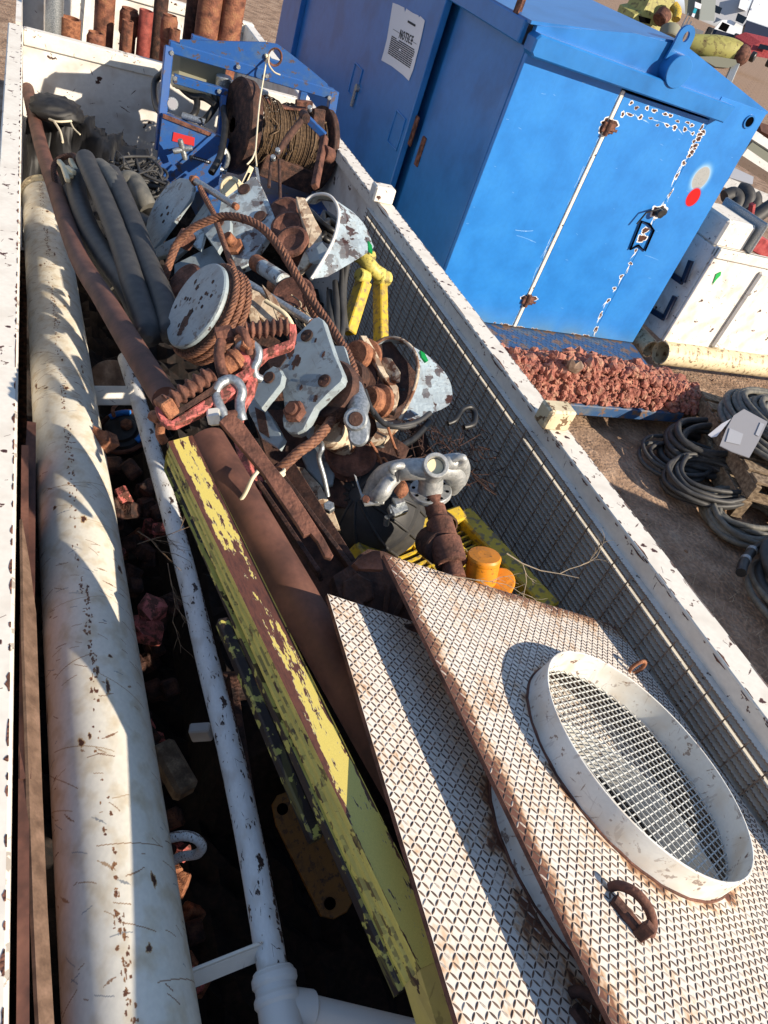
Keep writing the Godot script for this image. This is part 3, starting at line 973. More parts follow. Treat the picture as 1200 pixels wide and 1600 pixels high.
func shed():
	var ZF := -5.011
	var s := thing("equipment_shed", "bright blue steel shed with double doors, flaking paint and a low gabled roof", "shed", Vector3(4.1, 0, -8.0))
	var B: Material = M.shed_blue
	uvf = func(p: Vector3) -> Vector2: return Vector2((p.x - 3.0) / 2.25, (2.3 - p.y) / 2.1)
	var st := S()
	bx(st, Vector3(3.0, 0.215, ZF - 0.04), Vector3(3.845, 2.2, ZF), 0.004)
	part(s, "left_door", st, M.shed_front)
	st = S()
	bx(st, Vector3(3.89, 0.215, ZF - 0.05), Vector3(4.7412, 2.13, ZF - 0.002), 0.001)
	var rd := part(s, "right_door", st, M.shed_front)
	st = S()
	bx(st, Vector3(4.742, 0.215, ZF - 0.04), Vector3(5.25, 2.30, ZF), 0.001)
	part(s, "door_jamb", st, M.shed_front)
	uvf = null
	st = S()
	bx(st, Vector3(3.85, 0.215, ZF - 0.03), Vector3(3.882, 2.14, ZF + 0.006), 0.004)
	part(s, "door_strip", st, M.white_rail)
	st = S()
	bx(st, Vector3(3.03, 0.2, ZF - 0.10), Vector3(5.22, 2.28, ZF - 0.06))
	part(s, "door_frame", st, M.slot_dark)
	# handles, latch wire and bullet-shaped catch on the right door
	st = S()
	for q in [[Vector3(4.698, 1.299, -5.000), Vector3(4.604, 1.310, -5.000), Vector3(4.643, 1.063, -5.000), Vector3(4.703, 1.114, -5.000), Vector3(4.802, 1.078, -5.000), Vector3(4.778, 1.257, -5.000), Vector3(4.698, 1.299, -5.000)]]: tube(st, q, 0.009, 6)
	part(s, "wire_handle", st, M.slot_dark)
	st = S()
	cyl(st, Vector3(4.715, 1.407, -5.000) + Vector3(0, 0, -0.02), Vector3(4.715, 1.407, -5.000) + Vector3(0, 0, 0.05), 0.035, 10)
	cyl(st, Vector3(4.747, 1.423, -5.000) + Vector3(0, 0, -0.02), Vector3(4.747, 1.423, -5.000) + Vector3(0, 0, 0.04), 0.028, 10)
	tube(st, [Vector3(4.683, 1.440, -4.970), Vector3(4.577, 1.389, -4.970), Vector3(4.543, 1.285, -4.970)], 0.008, 6)
	part(s, "door_latch", st, M.black)
	for hy in [1.905, 0.49]:
		st = S()
		bx(st, Vector3(3.82, hy - 0.05, ZF + 0.004), Vector3(3.93, hy + 0.02, ZF + 0.02), 0.004)
		cyl(st, Vector3(3.866, hy - 0.07, ZF + 0.016), Vector3(3.866, hy + 0.04, ZF + 0.016), 0.02, 10)
		bx(st, Vector3(3.86, hy - 0.03, ZF + 0.02), Vector3(3.95, hy - 0.01, ZF + 0.03), 0.003)
		part(s, "hinge", st, M.rust)
	# gable above the doors, slightly set back, with the eave band in front of it
	st = S()
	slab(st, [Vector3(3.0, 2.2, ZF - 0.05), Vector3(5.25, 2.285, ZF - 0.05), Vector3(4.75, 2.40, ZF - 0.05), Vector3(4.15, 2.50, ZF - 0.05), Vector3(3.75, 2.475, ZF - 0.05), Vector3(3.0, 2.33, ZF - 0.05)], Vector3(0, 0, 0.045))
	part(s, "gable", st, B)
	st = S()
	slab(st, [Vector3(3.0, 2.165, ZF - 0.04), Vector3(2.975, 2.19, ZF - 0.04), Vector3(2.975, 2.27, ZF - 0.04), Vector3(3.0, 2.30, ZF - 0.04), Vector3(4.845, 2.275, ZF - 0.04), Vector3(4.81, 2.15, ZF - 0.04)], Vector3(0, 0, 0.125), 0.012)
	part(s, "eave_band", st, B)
	# pipe stub and lifting ear on the gable
	st = S()
	cyl(st, Vector3(4.17, 2.36, ZF - 0.05), Vector3(4.17, 2.36, ZF + 0.10), 0.105, 28, 0.004)
	part(s, "pipe_stub", st, B)
	st = S()
	var ear := [Vector3(4.06, 2.40, ZF + 0.012), Vector3(4.25, 2.40, ZF + 0.012), Vector3(4.215, 2.50, ZF + 0.012)]
	ear.append_array(arc(Vector3(4.14, 2.56, ZF + 0.012), Vector3(0.07, 0, 0), Vector3(0, 0.07, 0), 0.0, PI, 10))
	ear.append(Vector3(4.07, 2.50, ZF + 0.012))
	slab(st, ear, Vector3(0, 0, 0.02), 0.0, [arc(Vector3(4.14, 2.56, ZF + 0.012), Vector3(0.026, 0, 0), Vector3(0, 0.034, 0), 0.0, TAU * 0.93, 12)])
	part(s, "lifting_ear", st, B)
	st = S()
	lathe(st, [Vector2(0.05, 0), Vector2(0.05, 0.012), Vector2(0.038, 0.012), Vector2(0.038, 0.004)], along(Vector3(5.123, 2.205, ZF - 0.002), Vector3(0, 0, 1)), 24)
	var vr := part(s, "vent_ring", st, B)
	st = S()
	cyl(st, Vector3(5.123, 2.205, ZF - 0.001), Vector3(5.123, 2.205, ZF + 0.004), 0.038, 24)
	part(vr, "vent_opening", st, M.slot_dark)
	# roof: two gently sloped sheets, a raised edge strip
	for sd in [0, 1]:
		st = S()
		var e := [Vector3(2.955, 2.325, 0), Vector3(4.15, 2.505, 0)] if sd == 0 else [Vector3(4.15, 2.505, 0), Vector3(5.28, 2.285, 0)]
		var q := []
		for z in [ZF - 0.02, -11.0]:
			for p in ([e[0], e[1]] if z > -6 else [e[1], e[0]]): q.append(p + Vector3(0, 0, z))
		slab(st, q, Vector3(0, 0.02, 0))
		part(s, "roof_sheet", st, B)
	st = S()
	bx(st, Vector3(2.94, 2.20, -10.95), Vector3(2.985, 2.335, ZF - 0.08), 0.008)
	part(s, "roof_edge", st, B)
	# the long side in shade: near leaf recessed, far leaf standing proud, end bay
	st = S()
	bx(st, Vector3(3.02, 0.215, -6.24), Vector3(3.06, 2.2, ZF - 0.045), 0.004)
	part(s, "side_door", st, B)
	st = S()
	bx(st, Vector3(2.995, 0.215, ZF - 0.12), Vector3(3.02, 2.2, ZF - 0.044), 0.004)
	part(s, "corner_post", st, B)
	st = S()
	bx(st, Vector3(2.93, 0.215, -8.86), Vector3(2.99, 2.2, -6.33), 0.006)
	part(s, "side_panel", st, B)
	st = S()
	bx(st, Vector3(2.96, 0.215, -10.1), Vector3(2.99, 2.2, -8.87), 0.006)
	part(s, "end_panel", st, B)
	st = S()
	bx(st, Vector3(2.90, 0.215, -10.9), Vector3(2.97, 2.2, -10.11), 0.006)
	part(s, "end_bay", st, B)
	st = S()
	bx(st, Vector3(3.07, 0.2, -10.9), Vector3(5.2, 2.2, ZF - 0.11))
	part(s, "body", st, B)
	# recessed pulls on the side panels
	for q in [[-7.80, 1.20, 0.9], [-6.52, 1.16, 0.8]]:
		st = S()
		var c := Vector3(2.926, q[1], q[0])
		tube(st, [c + Vector3(0, 0.13, -0.12), c + Vector3(0, 0.13, 0.12), c + Vector3(0, -0.13, 0.12), c + Vector3(0, -0.13, -0.12), c + Vector3(0, 0.13, -0.12)], 0.008, 6)
		part(s, "pull", st, B)
	st = S()
	cyl(st, Vector3(2.93, 1.17, -7.68), Vector3(2.90, 1.17, -7.68), 0.035, 12)
	box(st, Transform3D(Basis.IDENTITY, Vector3(2.91, 1.07, -7.70)), Vector3(0.02, 0.16, 0.035), 0.004)
	part(s, "padlock", st, M.galv)
	for q in [[-6.31, 1.24], [-6.12, 1.14]]:
		st = S()
		box(st, Transform3D(Basis.IDENTITY, Vector3(2.985 if q[0] < -6.2 else 3.015, q[1], q[0])), Vector3(0.02, 0.24, 0.07), 0.006)
		part(s, "lock_plate", st, M.rust)
	# rusty angle stub standing on the roof edge
	st = S()
	bx(st, Vector3(2.95, 2.30, -5.30), Vector3(3.01, 2.49, -5.29))
	bx(st, Vector3(2.95, 2.30, -5.29), Vector3(2.96, 2.49, -5.23))
	part(s, "angle_stub", st, M.rust)
	# torn printed notice on the side panel
	var pz := func(z: float, y: float) -> Vector3: return Vector3(2.926, y, z)
	var out := [Vector3(2.926, 1.960, -7.373), Vector3(2.926, 1.972, -7.245), Vector3(2.926, 1.981, -7.086), Vector3(2.926, 1.955, -7.046), Vector3(2.926, 1.985, -7.041), Vector3(2.926, 1.986, -6.881), Vector3(2.926, 1.995, -6.750), Vector3(2.926, 1.986, -6.727), Vector3(2.926, 2.000, -6.709), Vector3(2.926, 1.992, -6.596), Vector3(2.926, 1.868, -6.569), Vector3(2.926, 1.754, -6.552), Vector3(2.926, 1.644, -6.542), Vector3(2.926, 1.549, -6.563), Vector3(2.926, 1.553, -6.713), Vector3(2.926, 1.544, -7.013), Vector3(2.926, 1.521, -7.282), Vector3(2.926, 1.596, -7.278), Vector3(2.926, 1.698, -7.284), Vector3(2.926, 1.816, -7.324)]
	var nt := thing("paper_notice", "torn white printed notice stuck on the shaded blue shed wall", "notice", Vector3(2.93, 1.5, -7.0))
	st = S()
	slab(st, out, Vector3(-0.002, 0, 0))
	part(nt, "sheet", st, M.paper)
	var o0: Vector3 = Vector3(2.922, 1.800, -6.954)
	var o1: Vector3 = Vector3(2.922, 1.811, -6.785)
	var wd := o0.distance_to(o1)
	var tmh := TextMesh.new()
	var fnt := SystemFont.new()
	fnt.font_names = PackedStringArray(["Droid Sans"])
	fnt.font_weight = 700
	tmh.font = fnt
	tmh.text = "NOTICE"
	tmh.font_size = 32
	tmh.pixel_size = 0.0028
	tmh.depth = 0.001
	tmh.material = M.ink
	var xd := (o1 - o0).normalized()
	var yd := Vector3(-1, 0, 0).cross(xd).normalized()
	inst(nt, "heading", tmh, Transform3D(Basis(xd, yd, Vector3(-1, 0, 0)), (o0 + o1) * 0.5 - nt.position))
	rng.seed = 601
	st = S()
	var a0: Vector3 = Vector3(2.922, 1.740, -7.188)
	var a1: Vector3 = Vector3(2.922, 1.769, -6.602)
	var b0: Vector3 = Vector3(2.922, 1.611, -7.172)
	var b1: Vector3 = Vector3(2.922, 1.637, -6.603)
	for ln in 10:
		var L0 := a0.lerp(b0, ln / 9.0)
		var L1 := a1.lerp(b1, ln / 9.0)
		var t := 0.0
		while t < 0.96:
			var w := rng.randf_range(0.06, 0.16)
			if rng.randf() < 0.98:
				var d := (L1 - L0)
				bar(st, L0 + d * t, L0 + d * minf(t + w, 0.985), 0.001, 0.0085, Vector3.UP)
			t += w + 0.012
	bar(st, Vector3(2.922, 1.792, -7.202), Vector3(2.922, 1.814, -6.614), 0.001, 0.003)
	bar(st, Vector3(2.922, 1.913, -6.929), Vector3(2.922, 1.920, -6.746), 0.001, 0.016)
	part(nt, "print_lines", st, M.ink)

	# skid the shed stands on
	var k := thing("shed_skid", "dusty blue checker-plate skid deck in front of the blue shed", "skid", Vector3(4.0, 0, -4.5))
	st = S()
	slab(st, [Vector3(2.75, 0.19, -10.9), Vector3(5.25, 0.19, -10.9), Vector3(5.25, 0.19, -4.98), Vector3(5.02, 0.19, -3.88), Vector3(2.75, 0.19, -3.88)], Vector3(0, 0.012, 0))
	var deck := part(k, "deck", st, M.skid)
	st = S()
	for i in 44:
		for j in 24:
			var p := Vector3(2.8 + i * 0.052 + (0.026 if j % 2 else 0.0), 0.2025, -4.97 + j * 0.045)
			if p.z < -4.0 + (5.25 - p.x) * 0.0 and p.x < 5.2: box(st, Transform3D(Basis(Vector3.UP, 0.78 if (i + j) % 2 else -0.78), p), Vector3(0.034, 0.004, 0.009))
	part(deck, "raised_pattern", st, M.skid).set_meta("kind", "stuff")
	st = S()
	bx(st, Vector3(2.75, 0.105, -3.92), Vector3(5.03, 0.20, -3.86), 0.008)
	part(k, "front_beam", st, M.skid)
	st = S()
	bx(st, Vector3(2.75, 0.02, -10.9), Vector3(2.85, 0.185, -3.93), 0.006)
	bx(st, Vector3(5.15, 0.02, -10.9), Vector3(5.24, 0.185, -5.0), 0.006)
	part(k, "runner", st, M.skid)

	# red rubble heaped on the skid
	rng.seed = 611
	var big := []
	var hmap := func(x: float, z: float) -> float:
		var cx := (x - 4.1) / 1.45
		var cz := (z + 4.05) / (0.46 if z < -4.05 else 0.36)
		return maxf(0.0, 0.27 * (1.0 - cx * cx) * (1.0 - cz * cz)) * clampf((-3.86 - z) / 0.14, 0.0, 1.0)
	st = S()
	st.set_smooth_group(-1)
	var G := 40
	var fn := FastNoiseLite.new()
	fn.seed = 9; fn.frequency = 9.0
	var Q := func(i: int, j: int) -> Vector3:
		var x := 2.8 + 2.7 * i / G
		var z := -4.52 + 0.64 * j / G
		return Vector3(x, 0.165 + hmap.call(x, z) * 0.9 + fn.get_noise_2d(x, z) * 0.02, z)
	for i in G:
		for j in G: quad(st, Q.call(i, j), Q.call(i + 1, j), Q.call(i + 1, j + 1), Q.call(i, j + 1))
	for i in 4200:
		var x := rng.randf_range(2.85, 5.35)
		var z := rng.randf_range(-4.52, -3.87)
		var h: float = hmap.call(x, z)
		if h < 0.02 and z < -4.1 and rng.randf() < 0.85: continue
		if z > -3.86: h -= (z + 3.88) * 1.6
		rock(st, Vector3(x, 0.2 + h * 0.9 + rng.randf() * 0.015, z), 0.010 + 0.036 * pow(rng.randf(), 2.0), Vector3(1, 0.7, 0.8))
	var rb := solo("rubble_heap", "heap of crushed red-brown rubble spilling along the blue skid", "rubble", st, M.red_rock)
	rb.set_meta("kind", "stuff")
	for i in 110:
		var x := rng.randf_range(2.95, 5.25)
		var z := rng.randf_range(-4.46, -3.9)
		var h: float = hmap.call(x, z)
		st = S()
		var r := 0.026 + 0.046 * pow(rng.randf(), 1.6)
		rock(st, Vector3(x, 0.205 + h * 0.92 + r * 0.35, z), r, Vector3(1, 0.75, 0.85))
		solo("rubble_rock", "broken red-brown rock lying in the rubble heap on the blue skid", "rock", st, M.red_rock, "red rocks in the rubble heap")
	st = S()
	rock(st, Vector3(3.739, 0.480, -3.962), 0.085, Vector3(0.8, 1.1, 0.7))
	solo("pale_rock", "pale tan squared rock on top of the red rubble heap", "rock", st, M.stone)

func coil_loops(st: SurfaceTool, c: Vector3, rad: float, r: float, n: int, sq: float, dy: float, sd: int, tilt := 0.0):
	rng.seed = sd
	var pts := []
	var ph := rng.randf() * TAU
	var seg := 22
	var off := Vector3.ZERO
	var rr := rad
	for i in n * seg:
		if i % seg == 0:
			off = Vector3(rng.randf_range(-1, 1), 0, rng.randf_range(-1, 1)) * rad * 0.13
			rr = rad * rng.randf_range(0.72, 1.05)
		var a := ph + TAU * i / seg
		var w := 1.0 + 0.06 * sin(3.0 * a + sd) + 0.04 * sin(5.0 * a + 2.0 * i / seg)
		pts.append(Vector3(c.x, 0, c.z) + Vector3(cos(a) * rr * w, c.y + dy * i / (n * seg) + 0.025 * sin(2.3 * a + i * 0.07) + tilt * cos(a), sin(a) * rr * w * sq) + off)
	# ease the jumps between turns
	for k in 5:
		for i in range(1, pts.size() - 1): pts[i] = (pts[i - 1] + pts[i] * 2.0 + pts[i + 1]) * 0.25
	tube(st, cr(pts, 2), r, 8)

func yard_right():
	var g := "rubber hoses coiled beside the bin"
	# pallet with a big coil of grey hose
	var pal := thing("wooden_pallet", "weathered wooden pallet under the big grey hose coil", "pallet", Vector3(5.759, 0.000, -3.786))
	var st: SurfaceTool
	var A: Vector3 = Vector3(5.234, 0.340, -4.012)
	var Bp: Vector3 = Vector3(4.762, 0.340, -2.702)
	var dz := (Bp - A).normalized()
	var dx := Vector3(-dz.z, 0, dz.x)
	if dx.x < 0: dx = -dx
	for i in 8:
		st = S()
		var o := A + dz * (0.06 + i * 0.165)
		bar(st, o, o + dx * 1.2, 0.12, 0.022, Vector3.UP, 0.003)
		part(pal, "deck_board", st, M.wood)
	for i in 3:
		st = S()
		var o := A + dx * (0.025 + i * 0.56) - Vector3(0, 0.075, 0)
		bar(st, o, o + dz * 1.3, 0.05, 0.12, Vector3.UP, 0.004)
		part(pal, "stringer", st, M.wood)
	for i in 3:
		st = S()
		var o := A + dz * (0.06 + i * 0.58) - Vector3(0, 0.15, 0)
		bar(st, o, o + dx * 1.2, 0.12, 0.022, Vector3.UP, 0.003)
		part(pal, "bottom_board", st, M.wood)
	for i in 3:
		st = S()
		var o := A + dx * (0.025 + i * 0.56) - Vector3(0, 0.24, 0)
		bar(st, o, o + dz * 1.3, 0.09, 0.16, Vector3.UP, 0.004)
		part(pal, "bearer", st, M.wood)
	var cc := A + dz * 0.55 + dx * 0.52
	st = S()
	coil_loops(st, cc + Vector3(0, 0.05, 0), 0.58, 0.024, 13, 1.0, 0.16, 21)
	coil_loops(st, cc + Vector3(0, 0.08, 0), 0.40, 0.024, 9, 1.0, 0.16, 22)
	solo("hose_coil", "large grey hose coil lying in sun on the wooden pallet", "hose", st, M.rubber_dust, g)
	# loose black hoses slumped on the ground in front of the pallet
	st = S()
	coil_loops(st, Vector3(4.946, 0.050, -3.482), 0.36, 0.028, 9, 0.8, 0.20, 23, 0.03)
	solo("hose_coil", "thick black hose slumped in loops against the pallet's left side", "hose", st, M.rubber, g)
	st = S()
	coil_loops(st, Vector3(4.701, 0.040, -3.092), 0.40, 0.019, 14, 0.75, 0.14, 24, 0.03)
	coil_loops(st, Vector3(4.634, 0.040, -3.398), 0.34, 0.017, 4, 0.8, 0.08, 28, 0.02)
	solo("hose_coil", "thin black hose tangled in loops on the dirt nearest the pallet", "hose", st, M.rubber, g)
	st = S()
	coil_loops(st, Vector3(4.840, 0.040, -2.734), 0.46, 0.022, 12, 0.75, 0.10, 25, 0.03)
	solo("hose_coil", "dusty brown-grey hose looped on the ground below the pallet", "hose", st, M.rubber_dust, g)
	# the next coil, cut by the edge of the frame
	st = S()
	coil_loops(st, Vector3(4.654, 0.080, -1.994), 0.40, 0.034, 3, 0.95, 0.14, 26)
	solo("hose_coil", "fat black hose coil at the right edge with a taped end", "hose", st, M.rubber, g)
	st = S()
	coil_loops(st, Vector3(4.628, 0.050, -1.910), 0.46, 0.022, 3, 0.95, 0.05, 27)
	solo("hose_coil", "pale grey hose ring under the fat black coil at the right edge", "hose", st, M.rubber_dust, g)
	st = S()
	tube(st, cr([Vector3(4.156, 0.160, -2.119), Vector3(4.255, 0.160, -2.200), Vector3(4.429, 0.160, -2.299), Vector3(4.623, 0.160, -2.367)], 5), 0.034, 10)
	var tp := solo("hose_end", "taped black hose end with silver bands beside the fat coil", "hose", st, M.black)
	st = S()
	for i in 2:
		var q: Vector3 = [Vector3(4.282, 0.160, -2.216), Vector3(4.417, 0.160, -2.294)][i]
		cyl(st, q, q + Vector3(0.03, 0, -0.02), 0.037, 12)
	part(tp, "band", st, M.galv)
	# plastic sheet sleeve lying over pallet and hoses
	st = S()
	slab(st, [Vector3(4.943, 0.603, -3.365), Vector3(5.081, 0.597, -3.224), Vector3(4.961, 0.496, -3.108), Vector3(4.847, 0.407, -3.014), Vector3(4.735, 0.397, -3.095), Vector3(4.668, 0.398, -3.158), Vector3(4.756, 0.478, -3.257), Vector3(4.850, 0.554, -3.340)], Vector3(0, 0.006, 0))
	var sh := solo("plastic_sleeve", "crumpled clear plastic document sleeve lying on the hose coil", "plastic sheet", st, M.sleeve)
	st = S()
	slab(st, [Vector3(4.781, 0.487, -3.254) + Vector3(0, 0.01, 0), Vector3(4.863, 0.490, -3.186) + Vector3(0, 0.01, 0), Vector3(4.810, 0.438, -3.117) + Vector3(0, 0.01, 0), Vector3(4.717, 0.423, -3.169) + Vector3(0, 0.01, 0)], Vector3(0, 0.003, 0))
	slab(st, [Vector3(5.021, 0.575, -3.231) + Vector3(0, 0.01, 0), Vector3(5.044, 0.575, -3.209) + Vector3(0, 0.01, 0), Vector3(4.967, 0.511, -3.136) + Vector3(0, 0.01, 0), Vector3(4.949, 0.513, -3.156) + Vector3(0, 0.01, 0)], Vector3(0, 0.003, 0))
	part(sh, "grey_panel", st, M.truck_grey)
	st = S()
	slab(st, [Vector3(4.653, 0.400, -3.286), Vector3(4.749, 0.495, -3.312), Vector3(4.810, 0.540, -3.314), Vector3(4.697, 0.421, -3.246), Vector3(4.663, 0.406, -3.255)], Vector3(0, 0.004, 0))
	solo("paper_scrap", "folded pale paper scrap beside the plastic sleeve", "paper", st, M.paper)

	# white tote bin to the right of the shed
	var w := thing("white_tote", "white steel tote with fork pockets and a green paint mark", "bin", Vector3(6.6, 0, -5.0))
	var x0 := 5.30
	var zf := -4.9
	var F: Vector3 = Vector3(5.562, 0.319, -4.900)
	var TL: Vector3 = Vector3(5.400, 1.266, -4.900)
	var yb := F.y
	var yt := TL.y
	x0 = (F.x + TL.x) * 0.5
	st = S()
	bx(st, Vector3(x0, yb, zf - 0.03), Vector3(x0 + 2.8, yt, zf), 0.008)
	part(w, "front_wall", st, M.white_wall)
	for dx2 in [0.62, 1.5]:
		st = S()
		bx(st, Vector3(x0 + dx2, yb + 0.02, zf - 0.002), Vector3(x0 + dx2 + 0.13, yt - 0.12, zf + 0.04), 0.02)
		part(w, "stiffener", st, M.white_wall)
	st = S()
	bx(st, Vector3(x0, yt - 0.09, zf - 0.06), Vector3(x0 + 2.8, yt, zf + 0.02), 0.008)
	part(w, "top_rail", st, M.white_rail)
	st = S()
	bx(st, Vector3(x0, yb, zf - 1.6), Vector3(x0 + 0.03, yt - 0.02, zf - 0.035), 0.006)
	part(w, "side_wall", st, M.white_wall)
	for q in [[Vector3(5.430, 0.712, -5.275), Vector3(5.430, 0.972, -5.224), Vector3(5.430, 0.854, -5.205), Vector3(5.430, 0.866, -5.021), Vector3(5.430, 1.055, -5.070)], [Vector3(5.430, 0.302, -5.318), Vector3(5.430, 0.571, -5.262), Vector3(5.430, 0.482, -5.223), Vector3(5.430, 0.513, -4.989), Vector3(5.430, 0.728, -5.013)]]:
		st = S()
		for k in 4: bar(st, q[k], q[k + 1], 0.05, 0.03, Vector3(1, 0, 0), 0.003)
		part(w, "fork_hook", st, M.navy)
	st = S()
	slab(st, [Vector3(5.612, 1.041, -4.895), Vector3(5.652, 1.072, -4.895), Vector3(5.672, 1.038, -4.895), Vector3(5.653, 0.991, -4.895), Vector3(5.646, 0.939, -4.895), Vector3(5.625, 1.005, -4.895)], Vector3(0, 0, 0.003))
	part(w, "green_mark", st, M.green_mark)
	st = S()
	bx(st, Vector3(x0 + 0.0, yt - 0.02, zf - 0.55), Vector3(x0 + 0.36, yt + 0.22, zf - 0.07), 0.02)
	part(w, "corner_box", st, M.white_rail)
	st = S()
	bx(st, Vector3(x0 + 0.365, yt + 0.0, zf - 0.60), Vector3(x0 + 0.40, yt + 0.28, zf + 0.0), 0.012)
	part(w, "corner_plate", st, M.galv)
	# the cream pipe it sits on
	var cp := thing("cream_skid_pipe", "weathered cream steel pipe running under the white tote", "pipe", Vector3(6.0, 0, -4.4))
	st = S()
	var pc := Vector3(x0 + 0.02, yb - 0.10, zf + 0.03)
	pipe_end(st, pc + Vector3(3.0, 0, 0), pc, 0.115, 0.012, 24, 0.2)
	part(cp, "pipe", st, M.cream_pipe)
	st = S()
	pipe_end(st, pc + Vector3(0.05, 0, -1.7), pc + Vector3(-0.03, -0.03, -0.1), 0.09, 0.012, 20, 0.1)
	part(cp, "cross_pipe", st, M.cream_pipe)
	# a further white bin, off to the right beyond the hose coils
	var wb := thing("yard_bin", "white steel bin off to the right, casting shade over the dirt by the hoses", "bin", Vector3(5.4, 0, -0.6))
	var rot := Basis(Vector3.UP, -0.62)
	for q in [[Vector3(0, 0.7, -0.7), Vector3(2.6, 1.4, 0.04), "wall"], [Vector3(0, 0.7, 0.7), Vector3(2.6, 1.4, 0.04), "wall"], [Vector3(-1.28, 0.7, 0), Vector3(0.04, 1.4, 1.35), "end_wall"], [Vector3(1.28, 0.7, 0), Vector3(0.04, 1.4, 1.35), "end_wall"], [Vector3(0, 0.12, 0), Vector3(2.5, 0.04, 1.34), "floor"]]:
		st = S()
		box(st, Transform3D(rot, Vector3(5.5, 0, -0.35) + rot * q[0]), q[1], 0.006)
		part(wb, q[2], st, M.white_wall)
	# red machinery frame and black hoses behind the tote
	var rm := thing("red_machine", "dull red steel machine frame behind the white tote", "machine frame", Vector3(7.6, 0, -6.2))
	st = S()
	bar(st, Vector3(6.258, 1.264, -6.000), Vector3(7.591, 0.993, -6.000), 0.5, 0.16, Vector3.UP, 0.01)
	part(rm, "beam", st, M.red_paint)
	st = S()
	bar(st, Vector3(6.454, 1.108, -5.600), Vector3(6.429, 1.370, -5.600), 0.06, 0.04, Vector3.UP, 0.006)
	bar(st, Vector3(6.429, 1.370, -5.600), Vector3(6.328, 1.525, -5.600), 0.06, 0.04, Vector3.RIGHT, 0.006)
	part(rm, "lever", st, M.red_paint)
	st = S()
	for i in 6:
		var q := Vector3(7.0 + 0.32 * i, 0.9, -5.85)
		hexnut(st, q, Vector3(0, 0.2, 1), 0.05, 0.06)
	part(rm, "bolt", st, M.red_paint)
	for i in 4:
		st = S()
		var pts: Array = [[Vector3(7.490, 0.955, -6.965), Vector3(7.664, 1.098, -6.984), Vector3(7.719, 1.217, -7.060), Vector3(7.670, 1.251, -7.125), Vector3(7.573, 1.191, -7.132)], [Vector3(7.594, 0.979, -6.918), Vector3(7.754, 1.116, -6.942), Vector3(7.830, 1.254, -7.021), Vector3(7.816, 1.317, -7.089), Vector3(7.776, 1.304, -7.180)], [Vector3(7.872, 0.959, -7.020), Vector3(8.013, 1.092, -7.051), Vector3(8.084, 1.230, -7.135), Vector3(8.056, 1.278, -7.199)], [Vector3(7.612, 1.005, -6.778), Vector3(7.749, 1.084, -6.761), Vector3(7.955, 1.269, -6.799), Vector3(8.127, 1.410, -6.817)]][i]
		tube(st, cr(pts, 5), 0.085, 10)
		solo("suction_hose", ["fat black hose bend nearest the shed behind the white tote", "second fat black hose bend behind the white tote", "third black hose bend half hidden behind the white tote", "long straight black hose lying behind the red lever"][i], "hose", st, M.rubber, "fat hoses behind the tote")
	# stacked grey steel sections beyond
	var names := ["pale grey steel section stacked beyond the shed, uppermost", "dark slotted steel section beyond the shed", "white steel channel stacked beyond the shed", "lilac-grey steel bar with a bolt hole beyond the shed", "broad grey steel plate above the fat hoses"]
	var quads := [[Vector3(10.660, 1.609, -10.210), Vector3(11.128, 1.501, -9.795), Vector3(11.129, 1.395, -9.695), Vector3(10.585, 1.493, -10.150)], [Vector3(10.622, 1.453, -10.087), Vector3(11.129, 1.349, -9.652), Vector3(11.129, 1.221, -9.530), Vector3(10.529, 1.346, -10.048)], [Vector3(10.108, 1.408, -9.623), Vector3(10.665, 1.282, -9.133), Vector3(10.665, 1.188, -9.044), Vector3(10.036, 1.305, -9.573)], [Vector3(8.547, 1.349, -8.162), Vector3(8.779, 1.339, -7.998), Vector3(8.764, 1.259, -7.932), Vector3(8.486, 1.235, -8.095)], [Vector3(8.400, 1.244, -8.007), Vector3(9.089, 1.245, -7.549), Vector3(9.089, 1.152, -7.462), Vector3(8.324, 1.132, -7.953)]]
	var ms := [M.white_wall, M.khaki, M.white_rail, M.truck_grey, M.grate]
	for i in 5:
		st = S()
		slab(st, quads[i], Vector3(0.1, -0.14, -0.3), 0.0)
		solo("steel_section", names[i], "steel section", st, ms[i], "steel sections beyond the shed")
	st = S()
	slab(st, [Vector3(11.609, 1.645, -11.140), Vector3(12.055, 1.671, -10.867), Vector3(12.056, 1.507, -10.712), Vector3(11.650, 1.536, -11.009)], Vector3(0.2, -0.2, -0.4))
	solo("brown_box", "brown painted steel box at the right edge beyond the shed", "box", st, M.brown_steel)

